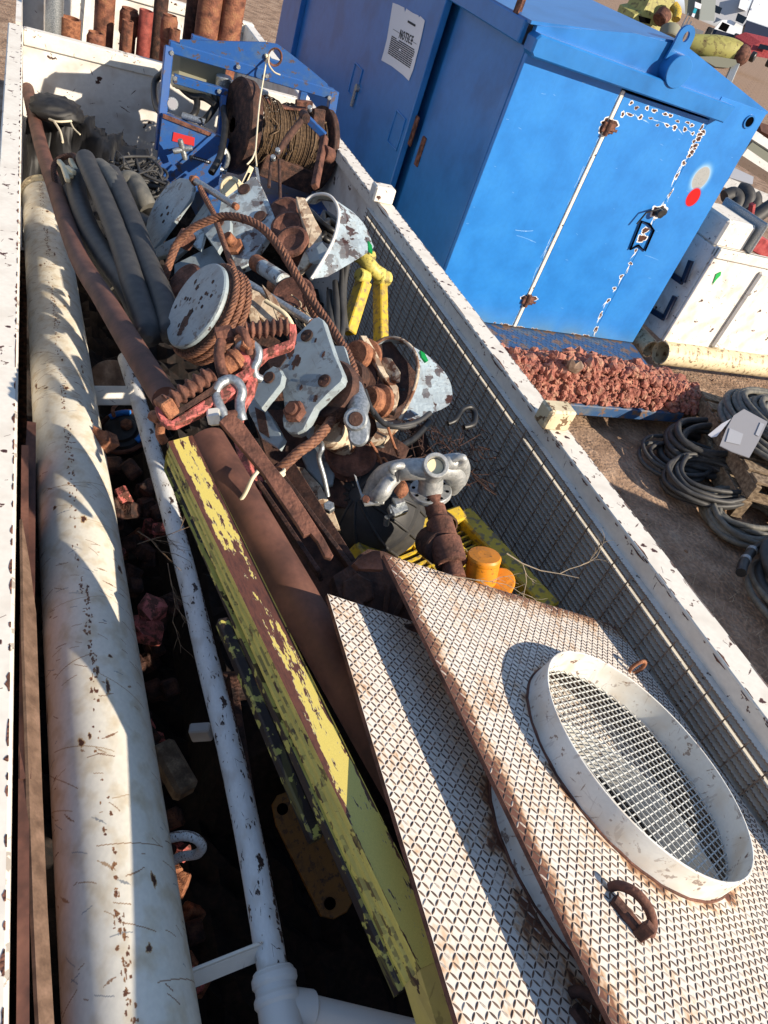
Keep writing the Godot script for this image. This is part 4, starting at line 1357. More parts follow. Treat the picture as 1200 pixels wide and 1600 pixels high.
func pipe_rack():
	# a second white bin behind the end wall, with casing pipe stood on end in it
	var b := thing("pipe_bin", "second white steel bin behind the first, holding upright pipes", "bin", Vector3(0.8, 0, -6.3))
	var st := S()
	bx(st, Vector3(-0.06, 0.12, -7.35), Vector3(1.70, 1.42, -7.31))
	part(b, "back_wall", st, M.white_wall)
	st = S()
	bx(st, Vector3(-0.06, 1.42, -7.38), Vector3(1.74, 1.50, -7.29), 0.006)
	part(b, "back_rail", st, M.white_rail)
	st = S()
	bx(st, Vector3(-0.06, 0.12, -7.30), Vector3(-0.03, 1.49, -5.40))
	part(b, "left_wall", st, M.white_wall)
	st = S()
	bx(st, Vector3(1.66, 0.12, -7.30), Vector3(1.74, 1.49, -5.40), 0.006)
	part(b, "right_wall", st, M.white_wall)
	st = S()
	bx(st, Vector3(-0.03, 0.12, -7.30), Vector3(1.66, 0.16, -5.40))
	part(b, "bin_floor", st, M.rust_dark)
	var g := "pipes standing on end in the second bin"
	# [u of the axis, top v, depth z, radius, material, label]
	var list := [
		[Vector3(0.152, 1.370, -5.750), 1.75, 0.052, M.galv, "pale blue-grey pipe standing leftmost in the second bin", 0],
		[Vector3(0.244, 1.507, -5.750), 0.0, 0.062, M.rust_orange, "short orange-brown pipe with a jagged cut top, second from the left", 1],
		[Vector3(0.393, 1.473, -5.720), 0.0, 0.045, M.pipe_rust, "squat rusty coupling with bolts beside the jagged pipe", 1],
		[Vector3(0.450, 1.483, -5.900), 2.6, 0.062, M.pipe_rust, "tall rust-brown pipe rising out of frame behind the coupling", 0],
		[Vector3(0.601, 1.620, -5.900), 0.0, 0.05, M.pipe_rust, "rusty pipe with a flared collar top left of the red pipe", 1],
		[Vector3(0.580, 1.579, -5.750), 0.0, 0.034, M.pipe_rust, "thin rusty tube in front of the flared pipe", 1],
		[Vector3(0.691, 1.654, -5.800), 0.0, 0.044, M.pipe_red, "dull red pipe standing in front of the end wall", 1],
		[Vector3(0.803, 1.681, -6.000), 2.3, 0.046, M.rust_dark, "dark brown pipe with a notched top behind the red pipe", 0],
		[Vector3(0.838, 1.666, -5.800), 0.0, 0.044, M.pipe_rust, "rust pipe with a milled collar right of the red pipe", 1],
		[Vector3(0.864, 1.615, -5.700), 0.0, 0.034, M.pipe_rust, "short rusty pipe closest to the winch frame", 1],
		[Vector3(1.011, 1.603, -6.000), 2.6, 0.05, M.rust_dark, "near-black tall pipe left of the two thick pipes", 0],
		[Vector3(1.087, 1.694, -5.850), 2.6, 0.078, M.pipe_rust, "thick tall orange-brown pipe, left one of the pair by the winch", 0],
		[Vector3(1.235, 1.732, -5.850), 2.6, 0.078, M.pipe_rust, "thick tall red-brown pipe, right one of the pair by the winch", 0],
		[Vector3(1.235, 1.626, -6.150), 2.4, 0.03, M.rust_dark, "thin dark pipe between the two thick pipes", 0]]
	for q in list:
		var p: Vector3 = q[0]
		var top: float = p.y if q[5] == 1 else q[1]
		st = S()
		pipe_end(st, Vector3(p.x, 0.165, p.z), Vector3(p.x, top, p.z), q[2], q[2] * 0.16, 20, 0.3)
		var m := solo("standing_pipe", q[4], "pipe", st, q[3], g)
		if "collar" in q[4] or "coupling" in q[4]:
			st = S()
			lathe(st, [Vector2(q[2] * 1.0, 0), Vector2(q[2] * 1.22, 0.02), Vector2(q[2] * 1.22, 0.13), Vector2(q[2], 0.15)], Transform3D(Basis.IDENTITY, Vector3(p.x, top - 0.16, p.z)), 20)
			part(m, "collar", st, q[3])
	# galvanised bent angle and white tubes at the back left
	st = S()
	bar(st, Vector3(0.36, 0.2, -7.1), Vector3(0.42, 1.9, -7.0), 0.05, 0.05)
	solo("white_post", "white square post leaning in the far corner of the second bin", "post", st, M.white_rail)

func far_yard():
	# yellow crane block and its hook lying beyond the shed
	var y := thing("crane_block", "faded yellow crane block standing beyond the shed roof", "crane block", Vector3(11.508, 2.083, -14.678))
	var st := S()
	slab(st, [Vector3(11.013, 2.117, -14.985), Vector3(11.033, 2.316, -15.033), Vector3(11.185, 2.381, -15.019), Vector3(11.229, 2.554, -15.055), Vector3(11.265, 2.743, -15.097), Vector3(11.664, 2.859, -15.043), Vector3(11.866, 2.684, -14.955), Vector3(12.000, 2.529, -14.886), Vector3(11.918, 2.375, -14.863), Vector3(11.943, 2.184, -14.807), Vector3(11.714, 2.076, -14.827)], Vector3(-0.1, 0.05, -0.5), 0.02)
	part(y, "cheek", st, M.olive)
	st = S()
	slab(st, [Vector3(11.118, 2.223, -14.991) + Vector3(-0.1, 0.1, 0.1), Vector3(11.394, 2.247, -14.939) + Vector3(-0.1, 0.1, 0.1), Vector3(11.401, 2.162, -14.916) + Vector3(-0.1, 0.1, 0.1), Vector3(11.186, 2.134, -14.953) + Vector3(-0.1, 0.1, 0.1)], Vector3(0, 0, 0.02))
	part(y, "slot", st, M.slot_dark)
	st = S()
	cyl(st, Vector3(11.412, 2.372, -14.709), Vector3(11.528, 2.522, -14.775), 0.16, 14, 0.02)
	part(y, "pin", st, M.rust)
	st = S()
	tube(st, cr([Vector3(11.666, 2.680, -14.832), Vector3(11.736, 2.610, -14.719), Vector3(11.713, 2.490, -14.621)], 4), 0.09, 8)
	part(y, "shank", st, M.yellow_clean)
	st = S()
	cyl(st, Vector3(11.542, 2.331, -14.432), Vector3(11.496, 2.149, -14.291), 0.2, 14, 0.02)
	part(y, "swivel", st, M.khaki)
	st = S()
	var path: Array = cr([Vector3(10.451, 2.275, -12.507), Vector3(10.684, 2.304, -12.379), Vector3(10.938, 2.356, -12.259), Vector3(11.192, 2.407, -12.138), Vector3(11.364, 2.416, -12.031)], 5)
	var rad := []
	for i in path.size(): rad.append(0.13 + 0.075 * sin(PI * i / (path.size() - 1.0)) - (0.05 if i > path.size() - 4 else 0.0))
	tube(st, path, rad, 14)
	var hb := solo("yellow_boom_tip", "worn yellow steel boom tip sticking out behind the shed roof", "boom", st, M.olive)
	st = S()
	bar(st, Vector3(11.243, 2.277, -11.981), Vector3(11.060, 1.872, -11.720), 0.13, 0.10, Vector3.UP, 0.01)
	part(hb, "prop", st, M.galv)
	st = S()
	slab(st, [Vector3(10.552, 2.160, -12.178), Vector3(10.854, 2.261, -12.072), Vector3(11.156, 2.321, -11.927), Vector3(11.176, 2.271, -11.866), Vector3(11.035, 2.175, -11.870), Vector3(10.834, 2.124, -11.956)], Vector3(0.02, -0.05, -0.15), 0.01)
	part(hb, "wear_plate", st, M.khaki)
	st = S()
	lathe(st, [Vector2(0, -0.02), Vector2(0.15, -0.02), Vector2(0.17, 0.06), Vector2(0.15, 0.14), Vector2(0.08, 0.2), Vector2(0, 0.21)], along(Vector3(11.256, 2.402, -12.060), Vector3(11.341, 2.407, -11.962) - Vector3(11.256, 2.402, -12.060)), 18, false, true)
	part(hb, "rusty_nose", st, M.rust)
	# trucks and boxes at the far side of the yard
	var D := 62.0
	var t := thing("far_tank_box", "khaki box tank with a label parked across the yard", "tank", Vector3(48.842, 2.190, -58.692))
	st = S()
	slab(st, [Vector3(48.044, 3.928, -60.867), Vector3(48.887, 4.209, -60.570), Vector3(49.356, 3.798, -59.869), Vector3(49.170, 2.375, -58.648), Vector3(48.186, 2.387, -59.315)], Vector3(51.331, 4.126, -63.449) - Vector3(48.887, 4.058, -60.427), 0.05)
	part(t, "body", st, M.khaki)
	st = S()
	slab(st, [Vector3(48.990, 4.067, -59.603), Vector3(50.059, 4.573, -59.369), Vector3(49.875, 2.674, -57.697), Vector3(48.807, 2.393, -58.143)], Vector3(51.331, 4.126, -63.449) - Vector3(48.887, 4.058, -60.427))
	part(t, "side", st, M.grey_box)
	st = S()
	slab(st, [Vector3(48.073, 3.366, -58.787), Vector3(48.533, 3.371, -58.485), Vector3(48.442, 3.043, -58.236), Vector3(48.027, 3.016, -58.487)], Vector3(0, 0, 0.05))
	slab(st, [Vector3(47.889, 2.635, -58.219), Vector3(48.074, 2.660, -58.119), Vector3(47.982, 2.406, -57.941), Vector3(47.797, 2.419, -58.076)], Vector3(0, 0, 0.05))
	part(t, "label_white", st, M.paper)
	st = S()
	slab(st, [Vector3(48.027, 2.979, -58.452), Vector3(48.211, 2.966, -58.317), Vector3(48.074, 2.660, -58.119), Vector3(47.889, 2.673, -58.254)], Vector3(0, 0, 0.05))
	part(t, "label_teal", st, M.teal)
	# rail of pipework under the tank
	st = S()
	for i in 9: bar(st, Vector3(46.444, 1.840, -56.902) + Vector3(0.33 * i, -0.2 * i + 0.7, 0), Vector3(46.444, 1.840, -56.902) + Vector3(0.33 * i - 0.1, -0.2 * i - 1.5, 0.1), 0.09, 0.09)
	bar(st, Vector3(46.354, 1.664, -56.796), Vector3(47.803, 1.708, -55.872), 0.25, 0.3)
	solo("valve_rack", "row of thin silver valves standing below the khaki tank", "valve rack", st, M.galv)
	var tr := thing("white_truck", "white truck with a dark grille parked at the far side of the yard", "truck", Vector3(52.891, 1.847, -58.726))
	var back: Vector3 = Vector3(55.529, 3.281, -64.439) - Vector3(52.163, 3.245, -60.533)
	st = S()
	slab(st, [Vector3(51.969, 4.275, -61.636), Vector3(54.679, 5.179, -60.683), Vector3(54.390, 3.441, -59.233), Vector3(54.100, 3.031, -59.040), Vector3(52.551, 2.945, -59.991), Vector3(51.922, 2.540, -60.027)], back, 0.08)
	part(tr, "cab", st, M.truck_grey)
	st = S()
	slab(st, [Vector3(52.127, 2.943, -59.507), Vector3(52.799, 3.167, -59.271), Vector3(53.712, 3.084, -58.584), Vector3(53.569, 2.532, -58.158), Vector3(52.801, 2.198, -58.354), Vector3(51.552, 2.208, -59.196)], back * 0.5, 0.15)
	part(tr, "hood", st, M.truck_white)
	st = S()
	slab(st, [Vector3(51.412, 2.840, -58.511), Vector3(51.933, 2.823, -58.148), Vector3(51.649, 2.308, -57.850), Vector3(51.081, 2.310, -58.230)], Vector3(0, 0, 0.06))
	part(tr, "grille", st, M.slot_dark)
	st = S()
	slab(st, [Vector3(53.067, 3.764, -59.198), Vector3(53.736, 3.717, -58.708), Vector3(53.402, 3.220, -58.460), Vector3(52.876, 3.238, -58.828)], Vector3(0, 0, 0.06))
	part(tr, "window", st, M.glass)
	st = S()
	slab(st, [Vector3(51.251, 3.699, -60.347), Vector3(51.872, 3.674, -59.910), Vector3(51.682, 3.225, -59.612), Vector3(51.204, 3.220, -59.926)], Vector3(0, 0, 0.06))
	part(tr, "window", st, M.glass)
	st = S()
	slab(st, [Vector3(53.305, 4.769, -59.990), Vector3(54.022, 4.777, -59.519), Vector3(53.688, 4.087, -59.089), Vector3(53.114, 4.089, -59.473)], back * 0.4)
	part(tr, "air_fairing", st, M.truck_white)
	st = S()
	slab(st, [Vector3(50.942, 2.187, -58.818), Vector3(53.228, 2.411, -57.506), Vector3(53.038, 1.963, -57.209), Vector3(50.657, 1.554, -58.410)], back * 0.7, 0.1)
	part(tr, "bumper", st, M.navy)
	for q in [Vector3(50.848, 1.694, -58.415), Vector3(52.848, 1.976, -57.349)]:
		st = S()
		cyl(st, q, q + Vector3(-0.4, 0, -0.3), 0.55, 16, 0.08)
		part(tr, "wheel", st, M.black)
	var bx2 := thing("white_box_trailer", "white box trailer with a navy lower half at the top right corner", "trailer", Vector3(55.553, 3.203, -58.234))
	st = S()
	slab(st, [Vector3(56.053, 5.462, -61.564), Vector3(58.167, 6.167, -60.821), Vector3(58.170, 3.785, -58.568), Vector3(55.267, 3.612, -60.339)], back, 0.05)
	part(bx2, "box", st, M.truck_white)
	st = S()
	slab(st, [Vector3(55.180, 3.571, -60.206), Vector3(58.078, 3.744, -58.438), Vector3(58.079, 2.356, -57.126), Vector3(54.887, 2.243, -59.147)], back, 0.05)
	part(bx2, "skirt", st, M.navy)
	st = S()
	slab(st, [Vector3(55.852, 4.931, -60.431), Vector3(56.292, 4.920, -60.128), Vector3(56.243, 4.785, -60.033), Vector3(55.804, 4.796, -60.337)], Vector3(0, 0, 0.05))
	part(bx2, "marker", st, M.paper)
	var car := thing("red_car", "dark red vehicle parked below the white trailer", "car", Vector3(44.997, 1.847, -45.643))
	st = S()
	slab(st, [Vector3(44.177, 2.204, -46.527), Vector3(44.801, 2.602, -46.486), Vector3(46.167, 2.805, -45.768), Vector3(46.168, 2.112, -45.112), Vector3(44.099, 1.737, -46.137)], Vector3(-0.5, 0.2, -1.6), 0.2)
	part(car, "body", st, M.red_paint)
	st = S()
	slab(st, [Vector3(44.544, 2.513, -46.268), Vector3(45.205, 2.608, -45.917), Vector3(45.089, 2.350, -45.750), Vector3(44.389, 2.242, -46.115)], Vector3(0, 0, 0.04))
	part(car, "window", st, M.glass)
	for q in [Vector3(44.056, 1.723, -45.541), Vector3(45.063, 1.809, -44.951)]:
		st = S()
		cyl(st, q, q + Vector3(-0.2, 0, -0.25), 0.32, 14, 0.05)
		part(car, "wheel", st, M.black)
	for q in [Vector3(55.069, 3.042, -58.404), Vector3(93.467, 2.013, -120.510), Vector3(110.393, 0.450, -153.615)]: pass

func bin_pipes():
	# white pipe frame: fat pipe, thin pipe and the ties welded between them
	var f := thing("white_pipe_frame", "scuffed white fat pipe with a thinner white pipe tied to it by short crossbars", "pipe frame", Vector3(0.2, 0.9, -2.2))
	var at := func(z: float) -> Vector3: return Vector3(0.154 + 0.018 * z, 1.329 + 0.093 * z, z)
	var st := S()
	var pts := []
	for i in 41: pts.append(at.call(-4.35 + i * 0.118))
	tube(st, pts, 0.1, 44)
	part(f, "fat_pipe", st, M.big_pipe)
	st = S()
	var e: Vector3 = at.call(-4.35)
	lathe(st, [Vector2(0.1, 0), Vector2(0.114, 0), Vector2(0.114, 0.06), Vector2(0.102, 0.07)], along(e, Vector3(0.018, 0.093, 1)), 32)
	hexnut(st, e + Vector3(0.03, 0.09, 0.03), Vector3(0.3, 1, 0), 0.016, 0.02)
	part(f, "end_collar", st, M.cream_pipe)
	st = S()
	tube(st, cr([Vector3(0.335, 1.100, -2.539), Vector3(0.354, 1.135, -2.168), Vector3(0.370, 1.165, -1.797), Vector3(0.384, 1.205, -1.356), Vector3(0.387, 1.235, -1.022), Vector3(0.392, 1.255, -0.790), Vector3(0.391, 1.270, -0.574), Vector3(0.383, 1.285, -0.386), Vector3(0.380, 1.288, -0.335)], 6), 0.0266, 20)
	var thin := part(f, "thin_pipe", st, M.thin_pipe)
	st = S()
	cyl(st, Vector3(0.382, 1.285, -0.350), Vector3(0.376, 1.285, -0.233), 0.035, 20, 0.003)
	lathe(st, [Vector2(0.035, 0), Vector2(0.039, 0.006), Vector2(0.039, 0.016), Vector2(0.035, 0.022)], along(Vector3(0.382, 1.285, -0.345), Vector3(0.376, 1.285, -0.233) - Vector3(0.382, 1.285, -0.345)), 20)
	lathe(st, [Vector2(0.035, 0), Vector2(0.039, 0.006), Vector2(0.039, 0.014), Vector2(0.035, 0.02)], along(Vector3(0.380, 1.285, -0.314), Vector3(0.376, 1.285, -0.233) - Vector3(0.382, 1.285, -0.345)), 20)
	cyl(st, Vector3(0.383, 1.285, -0.294), Vector3(0.438, 1.270, -0.278), 0.030, 18, 0.003)
	part(f, "pipe_tee", st, M.thin_pipe)
	st = S()
	cyl(st, Vector3(0.430, 1.270, -0.280), Vector3(0.639, 1.220, -0.197), 0.024, 18)
	part(f, "lower_pipe", st, M.thin_pipe)
	st = S()
	bar(st, Vector3(0.247, 1.275, -0.372), Vector3(0.373, 1.285, -0.384), 0.034, 0.012, Vector3(0.1, 0.5, 0.85), 0.002)
	bar(st, Vector3(0.244, 1.288, -0.377), Vector3(0.369, 1.298, -0.389), 0.004, 0.03, Vector3.UP, 0.001)
	part(f, "crossbar", st, M.white_rail)
	st = S()
	bar(st, Vector3(0.207, 1.120, -2.255), Vector3(0.338, 1.135, -2.249), 0.066, 0.012, Vector3(0.1, 0.5, 0.85), 0.002)
	part(f, "crossbar", st, M.white_rail)
	st = S()
	tube(st, cr([Vector3(0.257, 1.200, -0.646), Vector3(0.278, 1.210, -0.642), Vector3(0.302, 1.210, -0.632), Vector3(0.317, 1.190, -0.622), Vector3(0.311, 1.160, -0.621), Vector3(0.286, 1.140, -0.630), Vector3(0.270, 1.120, -0.633)], 5), 0.010, 10)
	part(f, "lug", st, M.thin_pipe)

	# long rusty pipe lying over the frame
	st = S()
	tube(st, cr([Vector3(0.003, 1.195, -5.226), Vector3(0.058, 1.239, -4.268), Vector3(0.109, 1.321, -3.486), Vector3(0.161, 1.429, -2.667), Vector3(0.214, 1.527, -2.174), Vector3(0.256, 1.600, -1.802), Vector3(0.298, 1.654, -1.496)], 6), 0.033, 24)
	solo("rusty_pipe", "long plain rust-brown pipe lying slantwise over the white pipe frame", "pipe", st, M.brown_steel)
	# rusty pipe behind the yellow beam
	st = S()
	pipe_end(st, Vector3(0.676, 1.420, -0.551), Vector3(0.402, 1.560, -1.461), 0.049, 0.006, 28, 0.3)
	solo("rusty_pipe", "rust-brown pipe lying close along the right side of the yellow beam", "pipe", st, M.brown_steel)

	# sheets standing on edge between the left wall and the fat pipe
	st = S()
	slab(st, [Vector3(0.001, 1.330, -1.813), Vector3(0.023, 1.330, -1.809), Vector3(0.015, 1.360, -1.211), Vector3(0.004, 1.420, -0.670), Vector3(-0.013, 1.420, -0.673), Vector3(-0.013, 1.380, -1.022), Vector3(-0.008, 1.350, -1.520)], Vector3(0, -0.5, 0))
	solo("steel_sheet", "rust-brown steel plate on edge against the far part of the left wall", "steel sheet", st, M.brown_steel)
	st = S()
	slab(st, [Vector3(-0.012, 1.40, -1.62), Vector3(0.004, 1.40, -1.62), Vector3(0.004, 1.47, 0.3), Vector3(-0.012, 1.47, 0.3)], Vector3(0, -0.6, 0), 0.0)
	solo("steel_sheet", "thick reddish steel plate on edge tight against the left rail", "steel sheet", st, M.brown_steel)
	st = S()
	slab(st, [Vector3(-0.014, 1.452, -1.295), Vector3(0.001, 1.432, -1.183), Vector3(0.012, 1.416, -1.056), Vector3(0.018, 1.408, -0.673), Vector3(0.023, 1.402, -0.487), Vector3(0.029, 1.394, -0.333), Vector3(0.038, 1.383, -0.222), Vector3(0.014, 1.414, -0.224), Vector3(0.007, 1.423, -0.362), Vector3(0.003, 1.429, -0.472), Vector3(-0.003, 1.437, -0.708), Vector3(-0.010, 1.447, -0.971)], Vector3(0.800, 0.600, 0.000) * 0.006)
	solo("tan_board", "tan-brown board leaning between the left rail and the fat white pipe", "board", st, M.tan_board)

func yellow_beam():
	var b := thing("yellow_beam", "yellow painted steel beam with ribbed sides and rust-bitten top", "beam", Vector3(0.43, 1.3, -0.85))
	# ends of the top face
	var f0: Vector3 = Vector3(0.276, 1.680, -1.301)
	var f1: Vector3 = Vector3(0.332, 1.680, -1.328)
	var n0: Vector3 = Vector3(0.513, 1.575, -0.227)
	var n1: Vector3 = Vector3(0.566, 1.575, -0.234)
	var dn := Vector3(0, -1, 0)
	var st := S()
	var N := 40
	st.set_smooth_group(1)
	for i in N:
		var a := float(i) / N
		var c := float(i + 1) / N
		var bow := func(t: float) -> Vector3: return Vector3(-0.012 * sin(PI * t) * 0.0, -0.006 * sin(PI * t), 0)
		quad(st, f0.lerp(n0, a) + bow.call(a), f1.lerp(n1, a) + bow.call(a), f1.lerp(n1, c) + bow.call(c), f0.lerp(n0, c) + bow.call(c), Vector2(0, a), Vector2(1, a), Vector2(1, c), Vector2(0, c))
	st.set_smooth_group(-1)
	part(b, "top_face", st, M.beam_top)
	# ribbed left side: a run of steps down to the bottom flange
	st = S()
	var ax := (n0 - f0).normalized()
	var side := (f0 - f1).normalized()
	side = (side - ax * side.dot(ax)).normalized()
	var prof := [Vector2(0, 0), Vector2(0.001, 0.003), Vector2(0.001, 0.011), Vector2(-0.006, 0.014), Vector2(-0.006, 0.020), Vector2(-0.001, 0.023), Vector2(-0.001, 0.031), Vector2(-0.009, 0.035), Vector2(-0.009, 0.043), Vector2(-0.003, 0.046), Vector2(-0.003, 0.056)]
	var low := [Vector2(-0.0032, 0.056), Vector2(-0.013, 0.060), Vector2(-0.013, 0.071), Vector2(-0.006, 0.075), Vector2(-0.006, 0.092), Vector2(-0.045, 0.094)]
	for w in 2:
		st = S()
		var pf: Array = prof if w == 0 else low
		for i in pf.size() - 1:
			var p: Vector2 = pf[i]
			var q: Vector2 = pf[i + 1]
			for k in 12:
				var a := k / 12.0
				var c := (k + 1) / 12.0
				var ha := 0.95 + 0.55 * a
				var hc := 0.95 + 0.55 * c
				quad(st, f0.lerp(n0, a) + side * p.x + dn * (p.y * ha + 0.001), f0.lerp(n0, c) + side * p.x + dn * (p.y * hc + 0.001), f0.lerp(n0, c) + side * q.x + dn * (q.y * hc + 0.001), f0.lerp(n0, a) + side * q.x + dn * (q.y * ha + 0.001))
		part(b, "ribbed_side" if w == 0 else "lower_web", st, M.yellow if w == 0 else M.yellow_worn)
	st = S()
	quad(st, f1 + dn * 0.001, n1 + dn * 0.001, n1 + dn * 0.08, f1 + dn * 0.08)
	quad(st, f0 + dn * 0.08, n0 + dn * 0.08, n1 + dn * 0.08, f1 + dn * 0.08)
	quad(st, f0 + dn * 0.001, f1 + dn * 0.001, f1 + dn * 0.08, f0 + dn * 0.08)
	part(b, "far_side", st, M.yellow)
	st = S()
	var nv := ax * 0.30 + dn * 0.125
	slab(st, [n0 + dn * 0.0015, n1 + dn * 0.0015, n1 + nv, n0 + nv], dn * 0.07)
	part(b, "nose", st, M.yellow_nose)
	st = S()
	bar(st, f0.lerp(n0, 0.30) + side * -0.03 + dn * 0.20, f0.lerp(n0, 0.74) + side * -0.03 + dn * 0.22, 0.025, 0.03, Vector3.UP, 0.004)
	part(b, "lower_flange", st, M.yellow_worn)
	# bronze-yellow link plate lying in the dark below it
	st = S()
	slab(st, [Vector3(0.637, 0.669, -0.915), Vector3(0.654, 0.681, -0.934), Vector3(0.697, 0.691, -0.937), Vector3(0.725, 0.695, -0.932), Vector3(0.739, 0.688, -0.903), Vector3(0.810, 0.610, -0.663), Vector3(0.819, 0.599, -0.630), Vector3(0.801, 0.588, -0.613), Vector3(0.763, 0.577, -0.606), Vector3(0.730, 0.576, -0.621), Vector3(0.641, 0.650, -0.863)], Vector3(-0.203, 0.913, 0.355) * 0.03, 0.003)
	var lk := solo("yellow_link_plate", "dark yellow link plate with two holes lying in the shade below the beam", "link plate", st, M.ochre_dark)
	st = S()
	cyl(st, Vector3(0.664, 0.668, -0.897) + Vector3(-0.203, 0.913, 0.355) * 0.028, Vector3(0.664, 0.668, -0.897) + Vector3(-0.203, 0.913, 0.355) * 0.0315, 0.016, 18)
	cyl(st, Vector3(0.758, 0.591, -0.645) + Vector3(-0.203, 0.913, 0.355) * 0.028, Vector3(0.758, 0.591, -0.645) + Vector3(-0.203, 0.913, 0.355) * 0.0315, 0.016, 18)
	part(lk, "hole", st, M.slot_dark)

func tread_bumps(o: Node3D, org: Vector3, U: Vector3, Vv: Vector3, n: Vector3, lu: float, lv: float, keep: Callable):
	var st := S()
	st.set_smooth_group(1)
	var L := 0.0082
	var W := 0.0021
	var prof := [[0.0, 1.0]]
	var ringA := []
	var ringB := []
	for k in 10:
		var a := TAU * k / 10
		var x := cos(a) * L * 0.96
		var y := sin(a) * W * (1.0 - 0.35 * absf(cos(a)))
		ringA.append(Vector3(x, 0, y))
		ringB.append(Vector3(x * 0.72, 0.0014, y * 0.55))
	for k in 10:
		var k2 := (k + 1) % 10
		quad(st, ringA[k], ringA[k2], ringB[k2], ringB[k])
		tri(st, ringB[k], ringB[k2], Vector3(0, 0.0016, 0))
	var mesh := done(st, M.tread_wear)
	var xs := []
	var p := 0.0124
	var nu := int(lu / p)
	var nv := int(lv / p)
	rng.seed = 71
	for i in nu:
		for j in nv:
			var u := (i + 0.5) * p
			var v := (j + 0.5) * p
			if not keep.call(u, v): continue
			var a := 0.785 if (i + j) % 2 == 0 else -0.785
			var bx_ := (U * cos(a) + Vv * sin(a))
			var bz := n.cross(bx_) * -1.0
			xs.append(Transform3D(Basis(bx_, n, bz), org + U * u + Vv * v))
	var mm := MultiMesh.new()
	mm.transform_format = MultiMesh.TRANSFORM_3D
	mm.use_colors = true
	mm.mesh = mesh
	mm.instance_count = xs.size()
	for i in xs.size():
		var w := rng.randf()
		var cl := Color(0.055, 0.030, 0.020).lerp(Color(0.20, 0.13, 0.095), w)
		if rng.randf() < 0.16: cl = Color(0.50, 0.45, 0.40)
		mm.set_instance_color(i, cl)
	for i in xs.size(): mm.set_instance_transform(i, Transform3D(xs[i].basis, xs[i].origin - o.position))
	var mi := MultiMeshInstance3D.new()
	mi.name = "raised_tread"
	mi.multimesh = mm
	mi.set_meta("kind", "stuff")
	o.add_child(mi, true)

